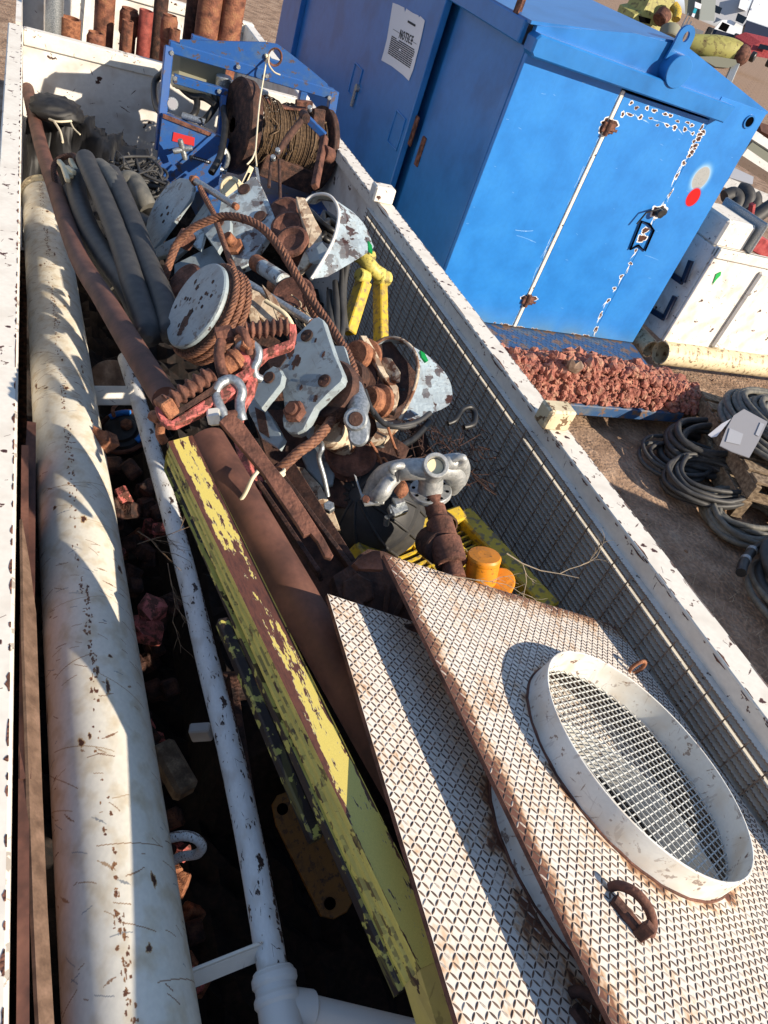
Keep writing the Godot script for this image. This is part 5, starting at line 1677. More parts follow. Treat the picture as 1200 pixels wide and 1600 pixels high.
func tread_plates():
	# upper plate: high left edge over the beam, right edge down on the grating
	for q in 2:
		var A := Vector3(0.712, 1.622, -1.005) if q == 0 else Vector3(0.564, 1.591, -0.925)
		var E := Vector3(0.716, 1.690, 0.30) if q == 0 else Vector3(0.462, 1.710, 0.30)
		var U := Vector3(0.936, -0.347, 0.012).normalized()
		var Vv := (E - A).normalized()
		U = (U - Vv * U.dot(Vv)).normalized()
		var n := Vv.cross(U).normalized()
		var lu := 0.925 if q == 0 else 0.90
		var lv := A.distance_to(E)
		var o := thing("tread_plate", ["upper white diamond tread plate with a round mesh-covered collar and rusty left edge", "lower white diamond tread plate half covered by the upper plate"][q], "tread plate", A)
		uvf = func(p: Vector3) -> Vector2: return Vector2((p - A).dot(U) / lu, (p - A).dot(Vv) / lv)
		var cc := Vector3(1.151, 1.486, -0.483) if q == 0 else Vector3(0.985, 1.455, -0.33)
		cc -= n * (cc - A).dot(n)
		var R := 0.274
		var st := S()
		var th := 0.009
		# the plate runs round the hole inside the collar
		var ring := []
		for i in 48:
			var a := TAU * i / 48
			ring.append(cc + (U * cos(a) + Vv * sin(a)) * (R - 0.002))
		var sq := []
		for i in 48:
			var d: Vector3 = ring[i] - cc
			var du := d.dot(U)
			var dv := d.dot(Vv)
			var cu := (cc - A).dot(U)
			var cv := (cc - A).dot(Vv)
			var k := 1e9
			if du > 0: k = minf(k, (lu - cu) / du)
			if du < 0: k = minf(k, cu / -du)
			if dv > 0: k = minf(k, (lv - cv) / dv)
			if dv < 0: k = minf(k, cv / -dv)
			sq.append(cc + d * k)
		var corners := [A, A + U * lu, A + U * lu + Vv * lv, A + Vv * lv]
		for i in 48:
			var j := (i + 1) % 48
			for s in [0.0, 1.0]:
				var o2: Vector3 = -n * th * s
				quad(st, ring[i] + o2, ring[j] + o2, sq[j] + o2, sq[i] + o2)
			quad(st, ring[i], ring[j], ring[j] - n * th, ring[i] - n * th)
			# fill the corner when two neighbours lie on different edges
			for c in corners:
				var pu: Vector3 = sq[i]
				var pv: Vector3 = sq[j]
				var e1: Vector3 = c - pu
				var e2: Vector3 = c - pv
				if e1.length() < 0.6 and e2.length() < 0.6 and e1.length() > 0.001 and e2.length() > 0.001:
					var on1 := absf(e1.dot(U)) < 0.001 or absf(e1.dot(Vv)) < 0.001
					var on2 := absf(e2.dot(U)) < 0.001 or absf(e2.dot(Vv)) < 0.001
					var dif := absf(e1.normalized().dot(e2.normalized())) < 0.5
					if on1 and on2 and dif:
						tri(st, pu, pv, c)
						tri(st, pu - n * th, pv - n * th, c - n * th)
		part(o, "plate", st, M.tread if q == 0 else M.tread_lower)
		uvf = null
		st = S()
		for e in 4:
			var a: Vector3 = corners[e]
			var b: Vector3 = corners[(e + 1) % 4]
			quad(st, a, b, b - n * th, a - n * th)
		part(o, "cut_edge", st, M.rust)
		tread_bumps(o, A, U, Vv, n, lu, lv, func(u, v):
			var d: Vector3 = A + U * u + Vv * v - cc
			return d.length() > R + 0.009)
		# collar
		st = S()
		var H := 0.062 if q == 0 else 0.064
		var wob := 0.0015
		var xf := Transform3D(Basis(U, n, U.cross(n)), cc)
		lathe(st, [Vector2(R, -0.004), Vector2(R, H - 0.001), Vector2(R - 0.001, H), Vector2(R - 0.004, H), Vector2(R - 0.005, H - 0.001), Vector2(R - 0.005, -th)], xf, 72)
		part(o, "collar", st, M.collar)
		st = S()
		var wl := []
		for i in 73:
			var a := TAU * i / 72
			wl.append(cc + (U * cos(a) + Vv * sin(a)) * (R + 0.0015) + n * (0.001 + 0.001 * sin(i * 2.3)))
		tube(st, wl, 0.003, 6, false)
		part(o, "weld_bead", st, M.rust)
		if q == 0:
			# open mesh floor of the collar: each strand is its own piece
			var sm := S()
			box(sm, Transform3D.IDENTITY, Vector3(1, 1, 1))
			var um2 := done(sm, M.mesh_white)
			var g := -0.004
			var U2 := U.rotated(n, 0.26)
			var V2 := Vv.rotated(n, 0.26)
			rng.seed = 72
			for k in [[V2, U2, 0.0152, 0.0026, 0.0], [U2, V2, 0.0230, 0.0017, 0.0024]]:
				var off: Vector3 = k[0]
				var dir: Vector3 = k[1]
				for i in range(-18, 19):
					var x: float = i * k[2]
					if absf(x) > R - 0.012: continue
					var hl := sqrt((R - 0.006) * (R - 0.006) - x * x)
					var jit := rng.randf_range(-0.0007, 0.0007)
					inst(o, "mesh_strand", um2, Transform3D(Basis(dir * 2.0 * hl, n * 0.0022, dir.cross(n) * k[3]), cc + off * (x + jit) + n * (g + k[4]) - o.position))
		# lifting lug made from a shackle bow, and a ring by the collar
		st = S()
		var lg: Vector3 = A + U * 0.06 + Vv * 0.93 if q == 0 else A + U * 0.35 + Vv * 0.88
		if q == 0: lg = Vector3(0.885, 1.603, -0.215)
		else: lg = Vector3(0.75, 1.60, -0.10)
		lg -= n * (lg - A).dot(n)
		var ld := (U * 0.45 + Vv * 0.9).normalized()
		var lp := []
		for k in [[-0.042, 0.004], [-0.036, 0.02], [-0.015, 0.034], [0.012, 0.034], [0.034, 0.022], [0.045, 0.004]]: lp.append(lg + ld * k[0] + n * k[1])
		tube(st, cr(lp, 4), 0.0085, 10)
		var sl := (ld.cross(n)).normalized()
		box(st, Transform3D(Basis(ld, n, ld.cross(n)), lg + n * 0.006 + sl * 0.018), Vector3(0.06, 0.012, 0.022), 0.002)
		box(st, Transform3D(Basis(ld, n, ld.cross(n)), lg + n * 0.016 + sl * 0.026 + ld * 0.03), Vector3(0.02, 0.034, 0.014), 0.002)
		part(o, "lifting_lug", st, M.rust if q == 0 else M.rust_dark)
		if q == 0:
			st = S()
			var rc := Vector3(1.478, 1.344, -0.798) + n * 0.024
			tube(st, arc(rc, U * 0.021, n * 0.026, 0, TAU, 24), 0.0055, 8, false)
			part(o, "ring", st, M.rust_orange)

func hoist():
	var ZH := -4.65
	var h := thing("winch_unit", "blue framed winch unit with a rusty drum of wire line", "winch", Vector3(1.1, 0.95, ZH))
	var st := S()
	# lower box with the controls
	st = S()
	slab(st, [Vector3(0.652, 1.453, -4.415), Vector3(0.679, 1.454, -4.412), Vector3(0.987, 1.417, -4.365), Vector3(0.980, 1.306, -4.341), Vector3(0.978, 1.141, -4.304), Vector3(0.647, 1.068, -4.328), Vector3(0.645, 1.261, -4.372)], Vector3(-0.120, 0.220, 0.968) * -0.34, 0.0)
	part(h, "control_box", st, M.hoist_blue)
	st = S()
	slab(st, [Vector3(0.655, 1.457, -4.415) + Vector3(-0.120, 0.220, 0.968) * 0.004, Vector3(0.910, 1.426, -4.377) + Vector3(-0.120, 0.220, 0.968) * 0.004, Vector3(0.908, 1.407, -4.373) + Vector3(-0.120, 0.220, 0.968) * 0.004, Vector3(0.654, 1.436, -4.411) + Vector3(-0.120, 0.220, 0.968) * 0.004], Vector3(-0.120, 0.220, 0.968) * 0.006)
	part(h, "box_lip", st, M.rust)
	st = S()
	slab(st, [Vector3(0.715, 1.383, -4.391) + Vector3(-0.120, 0.220, 0.968) * 0.001, Vector3(0.826, 1.382, -4.377) + Vector3(-0.120, 0.220, 0.968) * 0.001, Vector3(0.827, 1.341, -4.368) + Vector3(-0.120, 0.220, 0.968) * 0.001, Vector3(0.712, 1.339, -4.382) + Vector3(-0.120, 0.220, 0.968) * 0.001], Vector3(-0.120, 0.220, 0.968) * 0.004)
	part(h, "red_tag", st, M.red_tag)
	st = S()
	var vc: Vector3 = Vector3(0.764, 1.320, -4.371) + Vector3(-0.120, 0.220, 0.968) * 0.11
	cyl(st, Vector3(0.765, 1.314, -4.369), vc, 0.012, 8)
	for a in 4:
		var d := Vector3(cos(a * PI / 2 + 0.4), sin(a * PI / 2 + 0.4), 0.1)
		tube(st, [vc, vc + d * 0.03, vc + d * 0.052], [0.014, 0.016, 0.013], 8)
	part(h, "hand_valve", st, M.galv)
	st = S()
	slab(st, [Vector3(0.814, 1.294, -4.359) + Vector3(-0.120, 0.220, 0.968) * 0.002, Vector3(0.925, 1.290, -4.344) + Vector3(-0.120, 0.220, 0.968) * 0.002, Vector3(0.924, 1.274, -4.341) + Vector3(-0.120, 0.220, 0.968) * 0.002, Vector3(0.813, 1.277, -4.355) + Vector3(-0.120, 0.220, 0.968) * 0.002], Vector3(-0.120, 0.220, 0.968) * 0.006)
	var nm := part(h, "name_plate", st, M.black)
	st = S()
	for i in 9: slab(st, [Vector3(0.825, 1.288, -4.356) + Vector3(-0.120, 0.220, 0.968) * 0.0085 + (Vector3(0.916, 1.285, -4.344) - Vector3(0.825, 1.288, -4.356)) * (i / 9.0), Vector3(0.832, 1.288, -4.355) + Vector3(-0.120, 0.220, 0.968) * 0.0085 + (Vector3(0.916, 1.285, -4.344) - Vector3(0.825, 1.288, -4.356)) * (i / 9.0), Vector3(0.833, 1.282, -4.354) + Vector3(-0.120, 0.220, 0.968) * 0.0085 + (Vector3(0.916, 1.285, -4.344) - Vector3(0.825, 1.288, -4.356)) * (i / 9.0), Vector3(0.826, 1.282, -4.355) + Vector3(-0.120, 0.220, 0.968) * 0.0085 + (Vector3(0.916, 1.285, -4.344) - Vector3(0.825, 1.288, -4.356)) * (i / 9.0)], Vector3(-0.120, 0.220, 0.968) * 0.001)
	part(nm, "marks", st, M.paper)
	# frame
	st = S()
	var tl: Vector3 = Vector3(0.682, 1.728, -4.650)
	var tr: Vector3 = Vector3(1.632, 1.708, -4.650)
	var bl: Vector3 = Vector3(0.665, 1.236, -4.500)
	bar(st, tl, bl, 0.045, 0.05, Vector3(0, 0, 1), 0.004)
	part(h, "post", st, M.hoist_blue)
	st = S()
	bar(st, tr + Vector3(0, 0.02, 0), Vector3(1.643, 1.473, -4.620), 0.05, 0.05, Vector3(0, 0, 1), 0.004)
	part(h, "post", st, M.hoist_blue)
	st = S()
	bar(st, tl, tr, 0.05, 0.055, Vector3.UP, 0.004)
	part(h, "top_beam", st, M.hoist_blue)
	st = S()
	bar(st, Vector3(0.722, 1.583, -4.640), Vector3(1.020, 1.574, -4.640), 0.035, 0.045, Vector3.UP, 0.003)
	part(h, "cross_rail", st, M.hoist_blue)
	st = S()
	var pl := [Vector3(0.731, 1.732, -4.645), Vector3(0.733, 1.775, -4.645), Vector3(0.894, 1.809, -4.645), Vector3(1.183, 1.875, -4.645), Vector3(1.247, 1.881, -4.645), Vector3(1.324, 1.855, -4.645), Vector3(1.462, 1.803, -4.645), Vector3(1.577, 1.756, -4.645), Vector3(1.592, 1.718, -4.645)]
	var hc: Vector3 = Vector3(1.246, 1.817, -4.645)
	slab(st, pl, Vector3(0, 0, 0.014), 0.0, [arc(hc, Vector3(0.038, 0, 0), Vector3(0, 0.043, 0), 0.3, TAU * 0.97, 22)])
	var lp := part(h, "lifting_plate", st, M.hoist_blue)
	st = S()
	tube(st, arc(hc + Vector3(0, 0, 0.007), Vector3(0.040, 0, 0), Vector3(0, 0.045, 0), 0, TAU, 28), 0.008, 8, false)
	part(lp, "hole_rim", st, M.rust)
	for i in 6:
		st = S()
		hexnut(st, [Vector3(0.725, 1.589, -4.620), Vector3(0.968, 1.581, -4.620), Vector3(0.694, 1.707, -4.620), Vector3(1.600, 1.692, -4.620), Vector3(1.214, 1.718, -4.620), Vector3(1.051, 1.725, -4.620)][i], Vector3(0, 0, 1), 0.013, 0.012)
		part(h, "bolt", st, M.galv)
	st = S()
	bar(st, Vector3(0.993, 1.566, -4.600), Vector3(0.980, 1.238, -4.450), 0.03, 0.04, Vector3(0, 0, 1), 0.003)
	bar(st, Vector3(1.013, 1.380, -4.500), Vector3(0.979, 1.194, -4.400), 0.05, 0.03, Vector3(0, 0, 1), 0.003)
	part(h, "lever_arm", st, M.hoist_blue)
	st = S()
	cyl(st, Vector3(0.972, 1.326, -4.380), Vector3(0.985, 1.357, -4.340), 0.018, 8)
	cyl(st, Vector3(0.966, 1.254, -4.360), Vector3(1.019, 1.243, -4.360), 0.016, 8)
	tube(st, cr([Vector3(0.988, 1.364, -4.360), Vector3(1.016, 1.324, -4.360), Vector3(1.012, 1.263, -4.360)], 4), 0.014, 8)
	part(h, "linkage", st, M.galv)
	# rear rails of the frame
	st = S()
	bar(st, tl + Vector3(0.18, -0.02, -0.42), tr + Vector3(-0.05, -0.02, -0.42), 0.04, 0.05, Vector3.UP, 0.004)
	bar(st, tr + Vector3(-0.03, 0, 0), tr + Vector3(-0.05, -0.02, -0.42), 0.04, 0.05, Vector3.UP, 0.004)
	bar(st, tr + Vector3(-0.05, -0.02, -0.42), tr + Vector3(-0.05, -0.62, -0.42), 0.045, 0.045, Vector3(0, 0, 1), 0.004)
	part(h, "rear_frame", st, M.hoist_blue)
	# motor box and lines behind
	st = S()
	box(st, Transform3D(Basis(Vector3.UP, 0.1), Vector3(0.877, 1.594, -4.880)), Vector3(0.30, 0.20, 0.2), 0.03)
	part(h, "motor_cover", st, M.khaki)
	st = S()
	box(st, Transform3D(Basis(Vector3.FORWARD, 0.05), Vector3(0.874, 1.534, -4.800)), Vector3(0.30, 0.045, 0.18), 0.012)
	part(h, "tray", st, M.cream)
	st = S()
	cyl(st, Vector3(0.724, 1.443, -4.660), Vector3(0.716, 1.478, -4.550), 0.034, 20, 0.004)
	var gg := part(h, "gauge", st, M.galv)
	st = S()
	cyl(st, Vector3(0.716, 1.478, -4.549), Vector3(0.716, 1.479, -4.545), 0.026, 20)
	part(gg, "dial", st, M.sleeve)
	st = S()
	for q in [[Vector3(0.763, 1.537, -4.890), Vector3(0.787, 1.516, -4.778), Vector3(0.846, 1.496, -4.720), Vector3(0.905, 1.511, -4.694), Vector3(0.959, 1.512, -4.583)], [Vector3(0.856, 1.509, -4.801), Vector3(0.872, 1.479, -4.686), Vector3(0.842, 1.434, -4.587), Vector3(0.790, 1.409, -4.598)], [Vector3(0.955, 1.542, -4.766), Vector3(0.970, 1.511, -4.651), Vector3(0.907, 1.443, -4.552), Vector3(0.864, 1.434, -4.496)], [Vector3(0.738, 1.534, -4.980), Vector3(0.682, 1.457, -5.021), Vector3(0.668, 1.402, -4.902), Vector3(0.672, 1.380, -4.726), Vector3(0.691, 1.413, -4.591)], [Vector3(0.993, 1.546, -4.668), Vector3(0.992, 1.477, -4.451), Vector3(0.946, 1.374, -4.231), Vector3(0.888, 1.300, -4.124)]]: tube(st, cr(q, 6), 0.019, 8)
	part(h, "air_hose", st, M.black)
	st = S()
	cyl(st, Vector3(0.777, 1.432, -4.550), Vector3(0.893, 1.436, -4.500), 0.018, 12)
	cyl(st, Vector3(1.011, 1.634, -4.750), Vector3(1.022, 1.476, -4.750), 0.045, 14, 0.005)
	part(h, "pipe_fitting", st, M.galv)
	# drum: rusty flanges, wound line, guards
	var a: Vector3 = Vector3(1.123, 1.439, -4.550)
	var c: Vector3 = Vector3(1.588, 1.397, -4.620)
	var dd := (c - a).normalized()
	var Ld := a.distance_to(c)
	var xf := along(a, dd)
	st = S()
	lathe(st, [Vector2(0.04, -0.07), Vector2(0.235, -0.07), Vector2(0.25, -0.06), Vector2(0.25, 0.0), Vector2(0.24, 0.006), Vector2(0.04, 0.006)], xf, 40)
	part(h, "drum_flange", st, M.rust_dark)
	st = S()
	lathe(st, [Vector2(0.04, Ld - 0.004), Vector2(0.235, Ld - 0.004), Vector2(0.24, Ld), Vector2(0.24, Ld + 0.03), Vector2(0.04, Ld + 0.03)], xf, 40)
	part(h, "drum_flange", st, M.rust_dark)
	st = S()
	var turns := int((Ld - 0.02) / 0.0085)
	for i in turns:
		var y := 0.012 + i * 0.0085
		var rr := 0.182 + 0.010 * sin(i * 0.5) + (0.006 if i % 3 == 0 else 0.0)
		lathe(st, [Vector2(rr - 0.004, y - 0.0043), Vector2(rr, y - 0.002), Vector2(rr + 0.0012, y), Vector2(rr, y + 0.002), Vector2(rr - 0.004, y + 0.0043)], xf, 36)
	rng.seed = 801
	for i in 9:
		var y := rng.randf_range(0.03, Ld - 0.06)
		var t0 := rng.randf_range(0.0, 3.0)
		var pts := []
		for k in 14:
			var an := t0 + k * 0.14
			pts.append(xf * Vector3(0.198 * cos(an), y + k * rng.randf_range(0.0015, 0.006), 0.198 * sin(an)))
		tube(st, pts, 0.0045, 5)
	part(h, "wire_line", st, M.drum_rope)
	st = S()
	bar(st, Vector3(1.219, 1.315, -4.400), Vector3(1.568, 1.253, -4.440), 0.05, 0.13, Vector3.UP, 0.005)
	part(h, "drum_guard", st, M.rust_dark)
	st = S()
	bar(st, Vector3(1.518, 1.647, -4.500), Vector3(1.564, 1.245, -4.420), 0.03, 0.07, Vector3(1, 0, 0), 0.004)
	part(h, "drum_guard", st, M.rust_dark)
	st = S()
	bar(st, Vector3(1.120, 1.629, -4.620), Vector3(1.257, 1.597, -4.550), 0.05, 0.012, Vector3.UP, 0.002)
	bar(st, Vector3(1.259, 1.590, -4.550), Vector3(1.503, 1.621, -4.550), 0.05, 0.012, Vector3.UP, 0.002)
	bar(st, Vector3(1.383, 1.642, -4.530), Vector3(1.481, 1.654, -4.530), 0.03, 0.03, Vector3.UP, 0.003)
	part(h, "top_guard", st, M.rust)
	# swinging brake arm
	st = S()
	tube(st, [Vector3(1.331, 1.675, -4.152), Vector3(1.232, 1.599, -4.024), Vector3(1.151, 1.512, -3.920)], [0.016, 0.019, 0.014], 10)
	cyl(st, Vector3(1.339, 1.672, -4.206), Vector3(1.327, 1.675, -4.109), 0.026, 12, 0.004)
	tube(st, [Vector3(1.130, 1.507, -3.913), Vector3(1.086, 1.431, -3.703)], 0.009, 8)
	tube(st, [Vector3(1.166, 1.509, -3.892), Vector3(1.119, 1.423, -3.582)], 0.008, 8)
	part(h, "brake_arm", st, M.rust_dark)
	st = S()
	bar(st, Vector3(1.343, 1.672, -4.127), Vector3(1.434, 1.626, -4.069), 0.028, 0.035, Vector3.UP, 0.003)
	part(h, "arm_link", st, M.hoist_blue)
	st = S()
	bar(st, Vector3(1.434, 1.619, -4.062), Vector3(1.317, 1.477, -3.699), 0.035, 0.035, Vector3(0, 0, 1), 0.004)
	cyl(st, Vector3(1.410, 1.574, -3.959), Vector3(1.465, 1.557, -3.983), 0.04, 12, 0.004)
	part(h, "side_lever", st, M.rust)
	for q in [Vector3(1.345, 1.715, -4.135), Vector3(1.130, 1.512, -3.873), Vector3(1.154, 1.542, -3.900)]:
		st = S()
		cyl(st, q, q + Vector3(-0.05, 0.1, 0.1).normalized() * 0.03, 0.013, 10, 0.002)
		part(h, "bolt", st, M.galv)
	# base under the drum
	st = S()
	box(st, Transform3D(Basis(Vector3.UP, 0.08), Vector3(1.319, 1.108, -4.450) + Vector3(0, -0.08, -0.1)), Vector3(0.85, 0.2, 0.5), 0.01)
	part(h, "base_frame", st, M.hoist_blue)
	# cord tied through the plate
	st = S()
	tube(st, cr([Vector3(1.211, 1.858, -4.757), Vector3(1.206, 1.814, -4.657), Vector3(1.169, 1.734, -4.499), Vector3(1.119, 1.639, -4.290), Vector3(1.059, 1.498, -3.968)], 5), 0.0048, 6)
	tube(st, cr([Vector3(1.196, 1.844, -4.693), Vector3(1.209, 1.821, -4.631), Vector3(1.203, 1.787, -4.572), Vector3(1.229, 1.764, -4.534), Vector3(1.264, 1.760, -4.522)], 5), 0.0045, 6)
	tube(st, cr([Vector3(1.053, 1.509, -3.952), Vector3(1.033, 1.482, -3.909), Vector3(1.004, 1.460, -3.876)], 5), 0.0045, 6)
	tube(st, cr([Vector3(1.053, 1.509, -3.952), Vector3(1.051, 1.483, -3.898), Vector3(1.048, 1.470, -3.856)], 5), 0.0045, 6)
	rock(st, Vector3(1.194, 1.814, -4.620), 0.012)
	solo("cord", "thin pale cord tied to the winch's lifting plate and hanging down", "cord", st, M.cable)
	# hanging tag plates and a pale cap at the cord's end
	st = S()
	slab(st, [Vector3(0.986, 1.493, -3.752), Vector3(1.004, 1.489, -3.739), Vector3(0.945, 1.391, -3.641), Vector3(0.925, 1.394, -3.654)], Vector3(-0.252, 0.756, 0.605) * 0.012, 0.002)
	var tg := solo("hanging_bracket", "cream slotted bracket hanging at the cord's end below the drum", "bracket", st, M.cream)
	st = S()
	slab(st, [Vector3(0.979, 1.466, -3.721) + Vector3(-0.252, 0.756, 0.605) * 0.0125, Vector3(0.988, 1.466, -3.718) + Vector3(-0.252, 0.756, 0.605) * 0.0125, Vector3(0.962, 1.424, -3.676) + Vector3(-0.252, 0.756, 0.605) * 0.0125, Vector3(0.953, 1.426, -3.682) + Vector3(-0.252, 0.756, 0.605) * 0.0125], Vector3(-0.252, 0.756, 0.605) * 0.002)
	part(tg, "slot", st, M.slot_dark)
	st = S()
	slab(st, [Vector3(1.010, 1.495, -3.744), Vector3(1.025, 1.494, -3.737), Vector3(1.034, 1.446, -3.673), Vector3(1.019, 1.448, -3.682)], Vector3(-0.252, 0.756, 0.605) * 0.012, 0.002)
	solo("hanging_bracket", "small grey bracket right of the cream slotted bracket", "bracket", st, M.galv)
	st = S()
	cyl(st, Vector3(0.935, 1.349, -3.787), Vector3(0.912, 1.377, -3.738), 0.058, 28, 0.006)
	lathe(st, [Vector2(0.04, 0), Vector2(0.05, 0), Vector2(0.05, 0.006), Vector2(0.04, 0.006)], along(Vector3(0.912, 1.377, -3.738), Vector3(0.912, 1.377, -3.738) - Vector3(0.935, 1.349, -3.787)), 28)
	solo("round_cap", "round cream plastic cap lying below the winch drum", "cap", st, M.cream)

func hoses_and_tarp():
	# bundle of thick grey hoses
	var g := "thick grey hoses bundled beside the rusty pipe"
	var runs := [
		[Vector3(0.221, 1.484, -3.449), Vector3(0.240, 1.488, -3.262), Vector3(0.270, 1.494, -2.980), Vector3(0.297, 1.509, -2.607), Vector3(0.308, 1.529, -2.276), Vector3(0.320, 1.536, -2.069), Vector3(0.319, 1.540, -1.954)],
		[Vector3(0.187, 1.399, -3.465), Vector3(0.189, 1.387, -3.260), Vector3(0.215, 1.404, -2.933), Vector3(0.260, 1.441, -2.612), Vector3(0.299, 1.483, -2.358), Vector3(0.318, 1.494, -2.179), Vector3(0.321, 1.497, -2.060)],
		[Vector3(0.170, 1.322, -3.478), Vector3(0.184, 1.324, -3.248), Vector3(0.224, 1.339, -2.938), Vector3(0.271, 1.385, -2.654), Vector3(0.306, 1.417, -2.440)],
		[Vector3(0.317, 1.490, -3.316), Vector3(0.332, 1.498, -3.121), Vector3(0.356, 1.507, -2.787), Vector3(0.370, 1.518, -2.492), Vector3(0.383, 1.539, -2.235), Vector3(0.385, 1.551, -2.039), Vector3(0.384, 1.557, -1.956)],
		[Vector3(0.274, 1.474, -3.405), Vector3(0.312, 1.494, -3.249), Vector3(0.342, 1.495, -3.008), Vector3(0.360, 1.490, -2.694), Vector3(0.377, 1.499, -2.394)]]
	var labs := ["grey hose in the middle of the bundle, its end rising highest", "grey hose left of the middle one in the tied bundle", "leftmost grey hose of the bundle, dull and short", "rightmost grey hose of the bundle, reaching lowest", "grey hose lying under the right side of the bundle"]
	for i in 5:
		var st := S()
		var p := cr(runs[i], 5)
		var r := []
		for k in p.size():
			var t := float(k) / (p.size() - 1)
			r.append(0.037 * minf(1.0, sqrt(maxf(0.0, 1.0 - pow(maxf(0.0, t - 0.94) / 0.062, 2.0)))) + 0.002)
		tube(st, p, r, 16)
		solo("grey_hose", labs[i], "hose", st, M.rubber if i != 4 else M.rubber_dust, g)
	var st := S()
	tube(st, cr([Vector3(0.258, 1.426, -2.446), Vector3(0.275, 1.464, -2.410), Vector3(0.299, 1.491, -2.358), Vector3(0.330, 1.488, -2.349), Vector3(0.346, 1.456, -2.370)], 6), 0.0045, 6)
	solo("hose_tie", "pale string tied round the grey hose bundle", "string", st, M.cable)
	st = S()
	tube(st, cr([Vector3(0.453, 1.275, -3.473), Vector3(0.421, 1.296, -3.514), Vector3(0.387, 1.310, -3.550), Vector3(0.387, 1.348, -3.586), Vector3(0.413, 1.376, -3.595), Vector3(0.445, 1.374, -3.572), Vector3(0.469, 1.356, -3.463), Vector3(0.490, 1.332, -3.426)], 6), 0.042, 14)
	solo("hose_bend", "short dusty hose bent double beside the winch box", "hose", st, M.rubber_dust, g)
	for i in 3:
		st = S()
		tube(st, cr([[Vector3(0.433, 1.267, -3.555), Vector3(0.479, 1.295, -3.474), Vector3(0.510, 1.297, -3.379), Vector3(0.507, 1.314, -3.244)], [Vector3(0.407, 1.277, -3.429), Vector3(0.452, 1.302, -3.346), Vector3(0.495, 1.309, -3.248)], [Vector3(0.419, 1.333, -3.168), Vector3(0.433, 1.336, -2.932), Vector3(0.424, 1.322, -2.695), Vector3(0.402, 1.341, -2.422)]][i], 5), 0.036, 12)
		solo("black_hose", ["black hose end just under the bent dusty hose", "second black hose end under the bent dusty hose", "black hose running down in shadow right of the grey bundle"][i], "hose", st, M.black)
	st = S()
	rope(st, [Vector3(0.141, 1.328, -3.349), Vector3(0.113, 1.345, -3.460), Vector3(0.105, 1.377, -3.572), Vector3(0.133, 1.409, -3.614), Vector3(0.182, 1.441, -3.581), Vector3(0.192, 1.451, -3.508)], 0.013)
	rope(st, [Vector3(0.141, 1.328, -3.349), Vector3(0.164, 1.338, -3.190), Vector3(0.191, 1.339, -3.096)], 0.013)
	solo("rope_end", "frayed dark wire rope looped round the top of the grey hoses", "wire rope", st, M.rust_dark)
	st = S()
	for i in 4: bar(st, [Vector3(0.123, 1.424, -3.528), Vector3(0.136, 1.429, -3.478), Vector3(0.150, 1.435, -3.444), Vector3(0.170, 1.423, -3.572)][i], [Vector3(0.167, 1.436, -3.358), Vector3(0.150, 1.439, -3.295), Vector3(0.176, 1.449, -3.363), Vector3(0.185, 1.430, -3.446)][i], 0.02, 0.02, Vector3.UP, 0.004)
	solo("cream_stub", "cream plastic stubs lying at the head of the grey hoses", "plastic stub", st, M.cream)
	# black tarp bag crumpled against the end wall
	rng.seed = 811
	var f := FastNoiseLite.new()
	f.seed = 812; f.frequency = 5.5; f.fractal_octaves = 4
	st = S()
	st.set_smooth_group(1)
	var N := 46
	var K := 26
	# ridge of the heap runs from the bag by the pipe to the winch box
	var ridge: Array = cr([Vector3(0.013, 1.215, -4.933), Vector3(0.097, 1.264, -4.923), Vector3(0.185, 1.296, -4.818), Vector3(0.281, 1.287, -4.745), Vector3(0.389, 1.280, -4.590), Vector3(0.493, 1.288, -4.452), Vector3(0.641, 1.305, -4.293)], 8)
	var P := func(i: int, k: int) -> Vector3:
		var t := float(i) / N * (ridge.size() - 1)
		var a: Vector3 = ridge[int(t)]
		var b: Vector3 = ridge[mini(int(t) + 1, ridge.size() - 1)]
		var c := a.lerp(b, t - int(t))
		var s := 2.0 * k / K - 1.0
		var q := c + Vector3(0.0, -0.36 * pow(absf(s), 1.4), s * 0.44)
		var n := f.get_noise_3d(q.x * 1.6, q.y, q.z * 0.8)
		return q + Vector3(0.3, 1.0, 0.25) * (n * 0.11 + absf(f.get_noise_3d(q.x * 3.0 + q.z * 2.0, q.y, 4.0)) * 0.07 - 0.05)
	for i in N:
		for k in K: quad(st, P.call(i, k), P.call(i + 1, k), P.call(i + 1, k + 1), P.call(i, k + 1))
	solo("black_tarp", "crumpled glossy black tarp heaped against the white end wall", "tarp", st, M.tarp)
	st = S()
	lump(st, Vector3(0.143, 1.287, -4.654), Vector3(0.13, 0.055, 0.13), 814, 0.25)
	solo("black_bag", "black padded bag lid on top of the tarp by the rusty pipe", "bag", st, M.tarp)
	st = S()
	tube(st, cr([Vector3(0.105, 1.286, -4.480), Vector3(0.143, 1.300, -4.422), Vector3(0.210, 1.314, -4.436)], 4), 0.006, 6)
	tube(st, cr([Vector3(0.127, 1.302, -4.404), Vector3(0.152, 1.294, -4.303), Vector3(0.162, 1.277, -4.204)], 4), 0.006, 6)
	tube(st, cr([Vector3(0.204, 1.309, -4.435), Vector3(0.216, 1.308, -4.350), Vector3(0.245, 1.302, -4.294)], 3), 0.004, 5)
	solo("bag_cord", "tan drawstring tied round the black bag", "cord", st, M.cable)
	# tangle of thin dark lines and chain by the winch
	rng.seed = 815
	st = S()
	for i in 26:
		var c: Vector3 = Vector3(0.499, 1.309, -3.780)
		var p := []
		for k in 5: p.append(c + Vector3(rng.randf_range(-0.14, 0.12), rng.randf_range(-0.06, 0.08), rng.randf_range(-0.2, 0.16)))
		tube(st, cr(p, 5), rng.randf_range(0.003, 0.008), 5)
